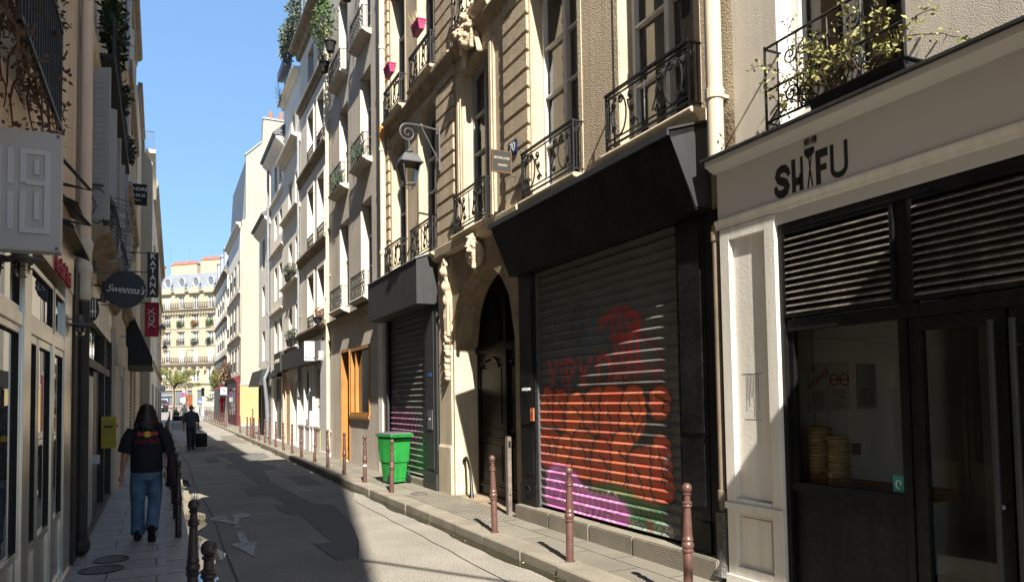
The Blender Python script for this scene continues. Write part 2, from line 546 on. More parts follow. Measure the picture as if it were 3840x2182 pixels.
# cobbled carriage entrance in front of the arched door
mb = MB(); mb.quad((3.97, 9.4, .124), (4.72, 9.4, .124), (4.72, 12.9, .124), (3.97, 12.9, .124))
tag(mb.build('cobbled_entrance', K['cobble']), kind='structure')
mb = MB(); mb.quad((4.7, 9.86, .128), (5.3, 9.86, .128), (5.3, 12.35, .128), (4.7, 12.35, .128))
tag(mb.build('door_threshold', K['stonedark']), kind='structure')
# asphalt repairs, seam, markings
def sheet(name, pts, z, m):
    mb = MB(); mb.add([(x, y, z) for x, y in pts], [tuple(range(len(pts)))])
    return tag(mb.build(name, m), kind='structure')
sheet('road_patch', [(1.81, 29.0), (3.4, 27.9), (3.3, 25.6), (2.7, 24.3), (2.82, 22.6), (3.0, 22.3), (2.9, 20.9), (2.55, 20.9), (2.3, 17.5), (2.48, 13.5), (2.75, 13.2), (2.66, 12.0), (2.6, 11.2), (2.34, 9.6), (2.08, 8.6), (1.84, 8.6), (1.79, 9.77), (2.03, 9.74), (2.07, 12.37), (1.88, 12.49), (1.83, 13.66), (2.04, 13.74), (1.98, 15.1), (1.58, 15.18), (1.63, 16.49), (2.0, 17.17), (1.95, 21.2), (1.66, 21.83), (1.75, 23.4), (2.05, 23.6), (1.95, 26.0)], .004, K['tar'])
sheet('road_patch', [(1.35, 24.5), (1.75, 24.5), (1.75, 26.8), (1.35, 26.8)], .0045, K['tar'])
sheet('road_patch', [(2.75, 16.6), (3.25, 16.4), (3.3, 18.8), (2.8, 18.9)], .0045, K['tar'])
sheet('road_patch', [(1.25, 6.2), (1.6, 6.2), (1.62, 7.6), (1.25, 7.5)], .0045, K['tar'])
sheet('road_patch', [(.9, 30.2), (2.3, 30.0), (2.2, 34), (1.0, 35)], .004, K['tar'])
sheet('road_patch', [(2.7, 36), (3.6, 35), (3.7, 44), (3.0, 44)], .004, mat('brown_asphalt', (.17, .15, .12), .9, fine=.3, fscale=160, bump=.3, bscale=150))
mb = MB()
random.seed(5)
yy = -5; xx = .75
pr = None
while yy < 80:
    w_ = .011 + random.uniform(-.003, .004)
    cur = [(xx - w_, yy, .0055), (xx + w_, yy, .0055)]
    if pr: mb.quad(pr[0], pr[1], cur[1], cur[0])
    pr = cur; yy += .7; xx = .75 + .03 * math.sin(yy * .6) + random.uniform(-.01, .01)
pr = None; yy = 2; xx = 3.1
while yy < 14:
    cur = [(xx - .005, yy, .0055), (xx + .005, yy, .0055)]
    if pr: mb.quad(pr[0], pr[1], cur[1], cur[0])
    pr = cur; yy += .5; xx = 3.05 + .03 * yy * .4 + random.uniform(-.02, .02)
rnd = random.Random(44)
for k in range(16):                            # hairline cracks
    x, y = rnd.uniform(.8, 3.5), rnd.uniform(4, 40); a = rnd.uniform(0, 6.28)
    for j in range(rnd.randint(5, 14)):
        a += rnd.uniform(-.6, .6); L = rnd.uniform(.08, .25); nx_, ny_ = x + L * math.cos(a), y + L * math.sin(a) * 1.6
        if not (.5 < nx_ < 3.55): break
        mb.quad((x - .003, y, .006), (x + .003, y, .006), (nx_ + .003, ny_, .006), (nx_ - .003, ny_, .006)); x, y = nx_, ny_
for P_ in ([(1.79, 9.77), (1.84, 8.6), (2.08, 8.6)], [(2.03, 9.74), (2.07, 12.37), (1.88, 12.49), (1.83, 13.66), (2.04, 13.74), (1.98, 15.1), (1.58, 15.18), (1.63, 16.49), (2.0, 17.17), (1.95, 21.2)], [(2.3, 17.5), (2.48, 13.5), (2.75, 13.2), (2.66, 12.0), (2.6, 11.2), (2.34, 9.6), (2.08, 8.6)]):
    for (a_, b_), (c_, d_) in zip(P_, P_[1:]): mb.quad((a_ - .006, b_, .0062), (a_ + .006, b_, .0062), (c_ + .006, d_, .0062), (c_ - .006, d_, .0062))
tag(mb.build('road_seam', mat('tar_line', (.015, .015, .015), .7, vary=0)), kind='structure')
K['roadpaint'] = mat('worn_road_paint', (.44, .43, .41), .85, vary=.5, vscale=5, fine=.5, fscale=110)
mb = MB()
mb.add([(.99, 11.2, .009), (1.07, 11.2, .009), (1.06, 10.27, .009), (1.16, 10.25, .009), (1.01, 9.31, .009), (.83, 10.25, .009), (.96, 10.27, .009)], [(0, 6, 2, 1), (5, 4, 3, 2, 6)])
for cx, cy in ((.86, 12.55), (1.2, 12.72)):
    mb.add([(cx + .13 * math.cos(a), cy + .27 * math.sin(a), .009) for a in [2 * PI * i / 20 for i in range(20)]], [tuple(range(20))])
mb.add([(.87, 12.2, .0102), (1.05, 11.8, .0102), (1.09, 11.95, .0102), (1.16, 12.55, .0102), (1.1, 12.6, .0102), (1.03, 12.1, .0102), (.9, 12.55, .0102)], [(0, 1, 2, 5, 6), (2, 3, 4, 5)])
mb.add([(1.05 + .05 * math.cos(a), 11.6 + .13 * math.sin(a), .009) for a in [2 * PI * i / 14 for i in range(14)]], [tuple(range(14))])
tag(mb.build('road_marking', K['roadpaint']), kind='structure')
for k in range(7):                             # faded crossing stripes at the junction
    x = .9 + k * .75
    mb = MB(); mb.add([(x, 87, gz(87) + .02), (x + .4, 87, gz(87) + .02), (x + .4, 90, gz(90) + .02), (x, 90, gz(90) + .02)], [(0, 1, 2, 3)])
    tag(mb.build('crossing_stripe', K['roadpaint']), kind='structure')
# gutter water
K['water'] = mat('gutter_water', (.02, .022, .02), .03, vary=0, spec=.8)
K['wet'] = mat('wet_gutter', (.028, .026, .015), .15, vary=.3, vscale=4, spec=.7)
random.seed(8)
mb = MB(); pr = None; y = 1.0
while y < 22:
    ww = .25 + .09 * math.sin(y * 2.1) + .05 * math.sin(y * 5.3 + 1) + random.uniform(-.02, .02)
    if 15.6 < y < 16.3: ww += .16
    if y > 18: ww *= (22 - y) / 4
    cur = [(lx(y) - .02, y, .0075), (lx(y) + max(ww, .01), y, .0075)]
    if pr: mb.quad(pr[0], pr[1], cur[1], cur[0])
    pr = cur; y += .12
tag(mb.build('gutter_water', K['water']), kind='structure')
mb = MB(); pr = None; y = 2.0
while y < 45:
    ww = .13 + .03 * math.sin(y * 1.7) + .02 * math.sin(y * 4.3) + random.uniform(-.012, .012)
    cur = [(kx(y) - ww, y, .0075), (kx(y) + .02, y, .0075)]
    if pr: mb.quad(pr[0], pr[1], cur[1], cur[0])
    pr = cur; y += .15
tag(mb.build('gutter_water', K['wet']), kind='structure')
# a rubbish-strewn gutter: pale paper scraps and yellow leaves, too many and too small to tell apart
random.seed(12)
mb = MB()
for k in range(60):
    y = random.choice([random.uniform(6, 18), random.uniform(26, 38)])
    x = kx(y) - random.uniform(.02, .2); a = random.uniform(0, PI); s = random.uniform(.012, .035)
    mb.add([(x + s * math.cos(a), y + s * math.sin(a), .012), (x - s * .5 * math.sin(a), y + s * .5 * math.cos(a), .02), (x - s * math.cos(a), y - s * math.sin(a), .012), (x + s * .5 * math.sin(a), y - s * .5 * math.cos(a), .014)], [(0, 1, 2, 3)])
tag(mb.build('fallen_leaves', mat('pale_leaf', (.55, .5, .2), .8, vary=.3, vscale=30)), 'scattered yellow leaves and scraps lying in the right-hand gutter', 'litter', kind='stuff')
# manholes
def manhole(x, y, rx_, ry_, label, m):
    t = thing('manhole_cover', label, 'manhole cover', (x, y, .12))
    mb = MB(); mb.add([(rx_ * math.cos(a), ry_ * math.sin(a), .006) for a in [2 * PI * i / 28 for i in range(28)]], [tuple(range(28))])
    mb.build('lid', m, t)
    mb = MB()
    pp = [(rx_ * 1.04 * math.cos(2 * PI * i / 28), ry_ * 1.04 * math.sin(2 * PI * i / 28), .006) for i in range(29)]
    mb.tube(pp, .004, 5)
    for i in range(-3, 4):
        q = math.sqrt(max(0, 1 - (i / 4) ** 2))
        mb.tube([(rx_ * i / 4, -ry_ * q * .9, .008), (rx_ * i / 4, ry_ * q * .9, .007)], .003, 4)
    mb.build('rim', K['iron'], t)
K['castiron'] = mat('cast_iron_lid', (.10, .095, .09), .45, metal=.5, vary=.3, vscale=20, bump=.5, bscale=60)
manhole(-.53, 8.8, .2, .2, 'round iron manhole cover nearest the camera on the left pavement', K['castiron'])
manhole(-.47, 9.32, .17, .2, 'second iron manhole cover just beyond the nearest one on the left pavement', K['castiron'])
manhole(4.25, 12.9, .14, .2, 'round cover set in the pavement beside the stone door jamb', K['granite'])
# ------------------------------------------------------------------ wall with openings (local: x along, y into the building, z up)
def wall(mb, x0, x1, z0, z1, ops, d=.3, back=.62, side=True, thick=None, closed=True):
    """ops: (xa, xb, za, zb, rise) ; a front face at y=0 with real reveals of depth d"""
    xs_ = sorted(set([x0, x1] + [v for o in ops for v in (o[0], o[1]) if x0 < v < x1]))
    zs_ = sorted(set([z0, z1] + [v for o in ops for v in (o[2], o[3]) if z0 < v < z1]))
    for a, b in zip(xs_, xs_[1:]):
        run = None
        for c, e in zip(zs_, zs_[1:]):
            mx_, mz_ = (a + b) / 2, (c + e) / 2
            if not any(o[0] < mx_ < o[1] and o[2] < mz_ < o[3] for o in ops):
                mb.quad((a, 0, c), (b, 0, c), (b, 0, e), (a, 0, e))
    for o in ops:
        a, b, c, e = o[:4]
        rise = o[4] if len(o) > 4 else 0
        ztop = e - rise
        mb.quad((a, 0, c), (a, d, c), (a, d, ztop), (a, 0, ztop))
        mb.quad((b, d, c), (b, 0, c), (b, 0, ztop), (b, d, ztop))
        mb.quad((a, 0, c), (b, 0, c), (b, d, c), (a, d, c))
        if rise <= 0:
            mb.quad((a, d, e), (b, d, e), (b, 0, e), (a, 0, e))
        else:
            N = 14
            P = []
            for i in range(N + 1):
                t = i / N
                x = a + (b - a) * t
                u = 2 * t - 1
                P.append((x, ztop + rise * math.sqrt(max(0, 1 - u * u)) if rise > (b - a) * .3 else ztop + rise * (1 - u * u)))
            for p, q in zip(P, P[1:]):
                mb.quad((p[0], d, p[1]), (q[0], d, q[1]), (q[0], 0, q[1]), (p[0], 0, p[1]))
                mb.quad((p[0], 0, p[1]), (q[0], 0, q[1]), (q[0], 0, e), (p[0], 0, e))
    if closed:
        mb.quad((x0, 0, z0), (x0, 0, z1), (x0, back, z1), (x0, back, z0))
        mb.quad((x1, 0, z0), (x1, back, z0), (x1, back, z1), (x1, 0, z1))
        mb.quad((x0, 0, z1), (x1, 0, z1), (x1, back, z1), (x0, back, z1))
    return mb
def body(mb, x0, x1, z0, z1, y0=.62, y1=9.):
    mb.box(x0, x1, y0, y1, z0, z1)
def window(parent, x0, x1, z0, z1, d, fm, gm, rows=3, cols=2, fw=.05, rise=0., half_open=0, name='window', curt=None, thick=.05):
    """timber window: casings, mullion and glazing bars, with its glass as a sub-part"""
    mb = MB()
    y0, y1 = d - thick, d + .01
    mb.box(x0, x0 + fw, y0, y1, z0, z1 - rise)
    mb.box(x1 - fw, x1, y0, y1, z0, z1 - rise)
    mb.box(x0, x1, y0 - .003, y1, z0 - .003, z0 + fw * 1.4)
    zt = z1 - rise
    if rise <= 0:
        mb.box(x0, x1, y0 - .003, y1, z1 - fw, z1)
    else:
        N = 10
        P = [(x0 + (x1 - x0) * i / N, zt + rise * (1 - (2 * i / N - 1) ** 2)) for i in range(N + 1)]
        for p, q in zip(P, P[1:]):
            mb.prism([(p[0], p[1] - fw * 1.2), (q[0], q[1] - fw * 1.2), (q[0], q[1]), (p[0], p[1])], y0, y1, 'y')
    ix0, ix1, iz0, iz1 = x0 + fw, x1 - fw, z0 + fw * 1.4, z1 - fw
    for c in range(1, cols):
        x = ix0 + (ix1 - ix0) * c / cols
        mb.box(x - fw * .75, x + fw * .75, y0 - .008, y1, iz0, z1 - fw * 1.1)
    for r_ in range(1, rows):
        z = iz0 + (zt - fw - iz0) * r_ / rows
        for c in range(cols):
            a = ix0 + (ix1 - ix0) * c / cols; b = ix0 + (ix1 - ix0) * (c + 1) / cols
            mb.box(a + (.75 * fw if c else 0), b - (.75 * fw if c < cols - 1 else 0), y0 + .012, y1, z - .014, z + .014)
    f = mb.build(name, fm, parent)
    g = MB()
    g.quad((x0 + .01, d, z0 + .01), (x1 - .01, d, z0 + .01), (x1 - .01, d, z1 - .005 - rise * .0), (x0 + .01, d, z1 - .005))
    g.build('pane', gm, f)
    return f
def scrollrail(parent, x0, x1, z0, z1, y, m, back=0., name='balcony_railing', seg=16, fine=True):
    """wrought-iron window guard with C-scrolls round a central spindle; y is its front plane, back its wall plane"""
    mb = MB(); w_ = x1 - x0; h = z1 - z0; cx = (x0 + x1) / 2
    r0 = .011
    mb.box(x0 - .015, x1 + .015, y - .02, y + .02, z1 - .025, z1)
    mb.box(x0, x1, y - .01, y + .01, z1 - .075, z1 - .062)
    mb.box(x0, x1, y - .012, y + .012, z0 + .02, z0 + .04)
    mb.box(x0, x1, y - .01, y + .01, z0 + .085, z0 + .097)
    for x in (x0, x1):
        mb.box(x - .011, x + .011, y - .011, y + .011, z0 - .02, z1 - .02)
        mb.box(x - .012, x + .012, y + .02, back, z1 - .022, z1 - .004)
        mb.box(x - .008, x + .008, y + .011, back, z0 + .02, z0 + .036)
        for q in (.3, .7):
            mb.tube([(x, lerp(y, back, q), z0 + .03), (x, lerp(y, back, q), z1 - .02)], .008, 4)
    zb, zt = z0 + .1, z1 - .08
    H = zt - zb
    n = 6 if fine else 4
    for s in (-1, 1):
        def X(u): return cx + s * u * w_ / 2
        # big outer C
        c = X(.66); rr = H * .5
        pts = [(c + s * rr * .62 * math.cos(a), y, zb + H / 2 + rr * math.sin(a)) for a in [R(70 - 320 * i / seg) for i in range(seg + 1)]]
        pts += spiral(pts[-1][0] - s * .0, pts[-1][2] - .05 * 1, .05, .012, PI / 2, -s * 1.3, 12, y)
        mb.tube(pts, r0, n)
        mb.tube(spiral(X(.80), zb + H * .80, .045, .01, 0, s * 1.6, 14, y), r0 * .9, n)
        mb.tube(spiral(X(.80), zb + H * .20, .045, .01, 0, -s * 1.6, 14, y), r0 * .9, n)
        # inner S
        pts = spiral(X(.36), zb + H * .83, .012, .06, 0, s * 1.4, 14, y)
        e = pts[-1]
        pts += [(lerp(e[0], X(.18), t) + s * .04 * math.sin(t * PI), y, lerp(e[2], zb + H * .12, t)) for t in (.2, .4, .6, .8, 1)]
        mb.tube(pts, r0, n)
        mb.tube(spiral(X(.33), zb + H * .5, .05, .01, PI / 2, s * 1.5, 14, y), r0 * .9, n)
        mb.tube(spiral(X(.30), zb + H * .14, .045, .01, PI, s * 1.5, 14, y), r0 * .9, n)
        mb.tube([(X(.94), y, zb), (X(.94), y, zt)], .007, 4)
        for zz in (zb + H * .07, zt - H * .07):
            mb.ell((X(.97), y, zz), (.014, .014, .014), 6, 4)
    mb.lathe([(.006, 0), (.014, H * .1), (.008, H * .2), (.012, H * .5), (.008, H * .52), (.014, H * .56), (.008, H * .6), (.012, H * .64), (.006, H)], 6, (cx, y, zb))
    return mb.build(name, m, parent, smooth=True)
def wavyrail(parent, x0, x1, z0, z1, y, m, back=0., name='balcony_railing'):
    mb = MB()
    mb.box(x0, x1, y - .014, y + .014, z1 - .02, z1)
    mb.box(x0, x1, y - .01, y + .01, z0, z0 + .018)
    for x in (x0, x1):
        mb.box(x - .008, x + .008, y + .0141, back, z1 - .018, z1 - .004)
        mb.box(x - .01, x + .01, y - .01, y + .01, z0, z1 - .02)
        mb.tube([(x, back * .5 + y * .5, z0), (x, back * .5 + y * .5, z1)], .008, 4)
    n = max(3, int((x1 - x0) / .15)); dx = (x1 - x0) / n
    for i in range(n):
        a = x0 + i * dx; h = z1 - z0
        for s in (0, 1):
            p = [(a + (dx * (.5 + .42 * math.cos(t * 2 * PI + s * PI))), y, z0 + h * t) for t in [j / 8 for j in range(9)]]
            mb.tube(p, .008, 4)
        mb.ell((a + dx / 2, y, z0 + h * .5), (.02, .012, .03), 6, 4)
    return mb.build(name, m, parent)
def slab(mb, x0, x1, z, y, th=.12, back=0.):
    """moulded stone balcony slab seen from below"""
    mb.prism([(y, z), (y - .02, z - .03), (y, z - .06), (y + .05, z - .07), (y + .08, z - th), (back - .0, z - th - .05), (back, z)], x0, x1, 'x')
def mouldx(mb, x0, x1, prof):
    mb.prism(prof, x0, x1, 'x')
def RB(name, label, y0, y1, X=4.75, cat='building'):
    """a building on the right side: local x runs from its far end y1 towards the camera"""
    return thing(name, label, cat, (X, y1, 0), -PI / 2)
def leaves(mb, c, r, n, s, seed, squash=1., long=1.6):
    rnd = random.Random(seed)
    for k in range(n):
        while True:
            p = Vector((rnd.uniform(-1, 1), rnd.uniform(-1, 1), rnd.uniform(-1, 1)))
            if .0 < p.length < 1: break
        if rnd.random() < .5: p = p.normalized() * rnd.uniform(.6, 1.12)
        q = Vector((c[0] + p.x * r[0], c[1] + p.y * r[1], c[2] + p.z * r[2]))
        a = Vector((rnd.uniform(-1, 1), rnd.uniform(-1, 1), rnd.uniform(-.6, 1))).normalized()
        b = a.orthogonal().normalized()
        b = (Matrix.Rotation(rnd.uniform(0, 6.28), 3, a) @ b)
        L = s * rnd.uniform(.6, 1.3) * long; W = s * rnd.uniform(.35, .6)
        n_ = a.cross(b) * (W * .25)
        mb.add([q, q + a * L * .5 + b * W + n_, q + a * L, q + a * L * .5 - b * W + n_], [(0, 1, 2, 3)])
# ------------------------------------------------------------------ roller shutters with sprayed paint
def seg_d(U, Z, pts):
    D = np.full(U.shape, 9.)
    for (a, b), (c, d) in zip(pts, pts[1:]):
        dx, dz = c - a, d - b
        L = dx * dx + dz * dz + 1e-9
        t = np.clip(((U - a) * dx + (Z - b) * dz) / L, 0, 1)
        D = np.minimum(D, np.hypot(U - a - t * dx, Z - b - t * dz))
    return D
class Spray:
    def __init__(s, U, Z, base, seed=1):
        q = np.random.RandomState(seed + 7)
        dU = 0 * U; dZ = 0 * U
        for f, a in ((2.3, .035), (5.1, .018), (11.7, .009), (27., .004)):
            p1, p2, p3, p4 = q.rand(4) * 6.28
            dU = dU + a * np.sin(f * Z + p1 + 1.7 * np.sin(f * .6 * U + p2)); dZ = dZ + a * np.sin(f * U + p3 + 1.7 * np.sin(f * .7 * Z + p4))
        s.U, s.Z = U + dU, Z + dZ
        s.c = np.zeros(U.shape + (3,)) + np.array(base)
        s.r = np.random.RandomState(seed)
    def mix(s, m, col, a=1.):
        m = np.clip(m, 0, 1)[..., None] * a
        s.c = s.c * (1 - m) + np.array(col) * m
    def line(s, pts, w, col, a=1., soft=.012):
        s.mix((w - seg_d(s.U, s.Z, pts)) / soft + .5, col, a)
    def curve(s, pts, w, col, a=1., soft=.012, n=6):
        P = []
        Q = [pts[0]] + list(pts) + [pts[-1]]
        for i in range(1, len(Q) - 2):
            for k in range(n):
                t = k / n
                P.append(tuple(.5 * (2 * Q[i][j] + (Q[i + 1][j] - Q[i - 1][j]) * t + (2 * Q[i - 1][j] - 5 * Q[i][j] + 4 * Q[i + 1][j] - Q[i + 2][j]) * t * t + (3 * Q[i][j] - Q[i - 1][j] - 3 * Q[i + 1][j] + Q[i + 2][j]) * t ** 3) for j in (0, 1)))
        P.append(pts[-1])
        s.line(P, w, col, a, soft)
    def blob(s, c, r, col, a=1., soft=.06, p=2.4):
        d = (np.abs((s.U - c[0]) / r[0]) ** p + np.abs((s.Z - c[1]) / r[1]) ** p) ** (1 / p)
        s.mix((1 - d) / soft + .5, col, a)
    def ring(s, c, r, w, col, a=1., p=2.4):
        d = (np.abs((s.U - c[0]) / r[0]) ** p + np.abs((s.Z - c[1]) / r[1]) ** p) ** (1 / p)
        s.mix((w - np.abs(d - 1) * min(r)) / .012 + .5, col, a)
    def scrawl(s, u0, u1, z, h, w, col, n, a=1., seed=0):
        r = np.random.RandomState(seed)
        du = (u1 - u0) / n
        for i in range(n):
            k = 4 + r.randint(3)
            P = [(u0 + du * (i + r.rand() * 1.0), z + h * (r.rand() - .5)) for _ in range(k)]
            s.curve(P, w, col, a)
def shutter(parent, x0, x1, z0, z1, y, base, paint, pitch=.116, nu=300, name='roller_shutter', label=None, rows=9, amp=.026):
    n = int(round((z1 - z0) / pitch))
    ph = [(0, 1.), (.03, 1.04), (.08, .95), (.17, .5), (.26, .1), (.31, 0), (.45, .22), (.65, .55), (.85, .85), (.985, 1.0)]
    zs_, os_ = [], []
    for i in range(n):
        for p, o in ph:
            zs_.append(z0 + (z1 - z0) * (i + p) / n); os_.append(o * amp)
    zs_ = np.array(zs_); os_ = np.array(os_)
    us = np.linspace(0, x1 - x0, nu)
    U, Z = np.meshgrid(us, zs_)
    Y = y - os_[:, None] + 0 * U
    verts = np.stack([x0 + U, Y, Z], -1).reshape(-1, 3)
    nr = len(zs_)
    ii = (np.arange(nr - 1)[:, None] * nu + np.arange(nu - 1)[None]).ravel()
    faces = np.stack([ii, ii + 1, ii + nu + 1, ii + nu], -1)
    me = bpy.data.meshes.new(name)
    me.from_pydata(verts.tolist(), [], faces.tolist())
    sp = Spray(U, Z, base)
    paint(sp)
    g = (np.sin(U * 7.3 + 3 * np.sin(Z * 2.1)) * np.sin(Z * 5.1 + U) * .10 + 1) * (1 + .06 * (sp.r.rand(*U.shape) - .5))
    sp.c *= g[..., None]
    ledge_light = np.array([.0, .35, .55, .6, .5, .2, 0, 0, 0, 0, 0][:len(ph)] * n)[:, None] * (.75 + .25 * np.sin(U * 9 + Z * 31))
    sp.c = sp.c * (1 - .75 * ledge_light[..., None]) + (np.array([.36, .335, .29]) * .45 + sp.c * .9) * .75 * ledge_light[..., None]   # sunlit brightness painted into each ledge as a pale dusty tone
    ca = me.color_attributes.new('paint', 'FLOAT_COLOR', 'POINT')
    ca.data.foreach_set('color', np.concatenate([sp.c.reshape(-1, 3), np.ones((U.size, 1))], 1).astype(np.float32).ravel())
    me.materials.append(K['shutterpaint'])
    me.shade_smooth(); me.set_sharp_from_angle(angle=R(28))
    o = bpy.data.objects.new(name, me)
    C.objects.link(o); o.parent = parent
    if label: o['label'] = label
    return o
K['shutterpaint'] = colattr('sprayed_shutter', .5, .35)
def paint_big(s):                               # u = 9.1 - Y
    blk = (.006, .006, .006); org = (.36, .062, .018); red = (.36, .03, .035); pk = (.52, .15, .42); gr = (.03, .13, .045)
    blue = (.05, .075, .12)
    for i in range(8):
        u = .05 + i * .13
        s.curve([(u, 3.1 - .02 * i), (u + .10, 3.25 - .04 * i), (u + .03, 2.95), (u + .14, 2.78 - .03 * i), (u + .02, 2.55)], .011, (.03, .033, .045), .9)
    s.curve([(1.05, 3.0), (.9, 2.7), (1.15, 2.55), (1.25, 2.85), (1.12, 2.95), (1.3, 2.5)], .016, (.02, .03, .05), .9)
    s.curve([(1.3, 3.0), (1.5, 2.7), (1.62, 2.45)], .02, blue, .9)
    s.curve([(1.72, 3.0), (1.5, 2.75), (1.25, 2.35)], .02, (.02, .10, .16), .8)
    s.curve([(.2, 3.05), (.35, 2.5), (.5, 2.9), (.62, 2.45)], .012, (.02, .02, .03), .9)
    # tall dark-red shapes, upper right
    s.curve([(1.62, 2.62), (1.95, 2.78), (2.3, 2.72), (2.2, 2.5), (1.9, 2.45)], .05, red, .75, .05)
    for u in (1.85, 2.0, 2.15, 2.3):
        s.curve([(u, 2.7), (u + .03, 2.35), (u - .03, 2.0)], .035, red, .7, .04)
    s.curve([(2.35, 2.5), (2.7, 2.35), (2.75, 2.0), (2.5, 1.9)], .03, (.12, .02, .025), .7, .03)
    s.scrawl(1.75, 2.7, 2.15, .35, .02, (.2, .03, .04), 6, .7, 5)
    # pink-red tag, middle left
    t = (.42, .05, .06)
    s.line([(.25, 2.35), (.5, 1.8)], .03, t, .8); s.line([(.5, 2.35), (.2, 1.8)], .03, t, .8)
    s.line([(.62, 2.3), (.62, 1.85)], .03, t, .8)
    s.curve([(.75, 1.85), (.75, 2.3), (.95, 2.25), (.78, 2.05), (1.0, 1.85)], .03, t, .8)
    s.line([(1.1, 1.85), (1.1, 2.3)], .03, t, .8); s.line([(1.1, 2.1), (1.35, 2.3)], .03, t, .8); s.line([(1.1, 2.1), (1.35, 1.85)], .03, t, .8)
    s.ring((1.6, 2.08), (.13, .2), .03, t, .8)
    s.curve([(1.95, 2.0), (1.82, 2.0), (1.82, 1.9), (1.95, 1.86), (1.9, 1.76), (1.8, 1.78)], .022, (.6, .12, .1), .9)
    s.line([(2.05, 2.0), (2.05, 1.76)], .022, (.6, .12, .1), .9)
    # orange bubble letters: each overlaps its neighbour, outlined in black, with overspray and drips
    s.blob((1.35, 1.38), (1.5, .70), blk, .75, .35)
    s.blob((2.5, 1.2), (.55, .75), blk, .7, .35)
    rr_ = np.random.RandomState(11)
    L_ = [((.20, 1.62), (.20, .34)), ((.55, 1.66), (.21, .28)), ((.92, 1.56), (.26, .38)), ((1.38, 1.66), (.24, .28)), ((1.78, 1.52), (.27, .40)), ((2.2, 1.62), (.25, .30)), ((2.72, 1.70), (.19, .18)),
          ((.28, 1.10), (.26, .26)), ((.70, 1.02), (.22, .34)), ((1.12, 1.12), (.27, .30)), ((1.55, .98), (.25, .36)), ((2.0, 1.06), (.25, .40)), ((2.40, .90), (.28, .36)), ((2.76, 1.02), (.18, .34))]
    for i_, (c, r) in enumerate(L_):
        o_ = (org, (.36, .05, .014), (.46, .09, .02))[i_ % 3]
        p_ = 2.0 + 1.4 * rr_.rand()
        s.blob(c, (r[0] + .03, r[1] + .03), blk, 1, .06, p_)
        s.blob(c, r, o_, 1, .09, p_)
        k = rr_.rand() * .5 + .3
        s.curve([(c[0] - r[0] * .5, c[1] + r[1] * .5), (c[0] + r[0] * (rr_.rand() - .3), c[1] + r[1] * .1), (c[0] + r[0] * .1, c[1] - r[1] * k)], .016, blk, .9)
        if i_ % 2: s.curve([(c[0] + r[0] * .3, c[1] + r[1] * .6), (c[0] + r[0] * .55, c[1] + r[1] * .1), (c[0] + r[0] * .2, c[1] - r[1] * .5)], .012, blk, .85)
        s.curve([(c[0] - r[0] * .6, c[1] + r[1] * .1), (c[0] - r[0] * .45, c[1] + r[1] * .65)], .008, (.6, .3, .15), .6)
    for u in (.35, .82, 1.5, 1.95, 2.5, 2.3):
        s.line([(u, .9), (u + .01, .9 - .25 * rr_.rand() - .1)], .006, (.2, .04, .01), .8)
    n_ = (np.sin(s.U * 31 + 4 * np.sin(s.Z * 17)) * np.sin(s.Z * 23 + 3 * np.sin(s.U * 13)) > .72)
    s.mix(n_.astype(float) * (s.Z > .8), (.07, .06, .055), .45)
    s.scrawl(.12, .5, 1.02, .28, .012, (.35, .12, .1), 4, .8, 3)
    s.scrawl(2.1, 2.9, 1.45, .25, .012, (.03, .02, .02), 6, .8, 9)
    for k, (a, b) in enumerate([((1.98, 1.98), (2.06, 1.9)), ((2.06, 1.98), (1.98, 1.9)), ((2.1, 1.98), (2.1, 1.9)), ((2.16, 1.9), (2.2, 1.98)), ((2.2, 1.98), (2.24, 1.9)), ((2.28, 1.98), (2.34, 1.9)), ((2.34, 1.98), (2.28, 1.9))]):
        s.line([a, b], .008, blk)
    # pink and green fill at the foot, with white outlines and scrawl
    s.blob((1.75, .74), (.45, .10), gr, .8, .3)
    s.blob((2.2, .50), (.55, .22), gr, .9, .25, 3)
    s.blob((1.1, .48), (1.02, .24), pk, 1, .12, 2.6)
    s.blob((.6, .70), (.45, .2), pk, 1, .15)
    wh = (.6, .45, .55)
    s.curve([(.15, .38), (.2, .7), (.45, .84), (.7, .78), (.72, .5), (.55, .4)], .012, wh)
    s.curve([(.3, .5), (.45, .72), (.6, .6), (.5, .45)], .012, wh)
    for i in range(9):
        u = .75 + i * .13
        s.curve([(u, .66), (u + .07, .72), (u + .1, .55), (u + .02, .42), (u + .12, .36)], .010, wh, .9)
    s.scrawl(.3, 2.0, .46, .12, .006, (.12, .02, .12), 12, .9, 4)
    txt = [[(2.18, .62), (2.28, .62), (2.24, .5)], [(2.3, .5), (2.34, .62), (2.38, .5)], [(2.41, .5), (2.42, .61), (2.46, .56), (2.42, .54), (2.47, .5)], [(2.49, .5), (2.52, .61), (2.56, .5)], [(2.58, .61), (2.58, .5)], [(2.62, .61), (2.66, .5), (2.6, .52)], [(2.7, .5), (2.7, .6), (2.74, .5), (2.74, .6)], [(2.77, .5), (2.8, .6), (2.84, .5)], [(2.86, .59), (2.92, .49)]]
    for t in txt: s.line(t, .007, blk)
    s.mix(((s.Z < .47) & (s.U > 2.1) & (s.U < 2.85)).astype(float) * (s.r.rand(*s.U.shape) > .45), (.5, .5, .48), .6)
    s.mix(((s.Z < .50) & (s.Z > .38) & (s.U > 2.46) & (s.U < 2.5)).astype(float), (.5, .03, .03), .9)
    for i in range(4):
        for j in range(5):
            if (i * 7 + j * 3) % 5 < 3:
                s.mix(((np.abs(s.U - 2.83 - i * .02) < .009) & (np.abs(s.Z - 1.07 - j * .025) < .011)).astype(float), (.4, .4, .4), .8)
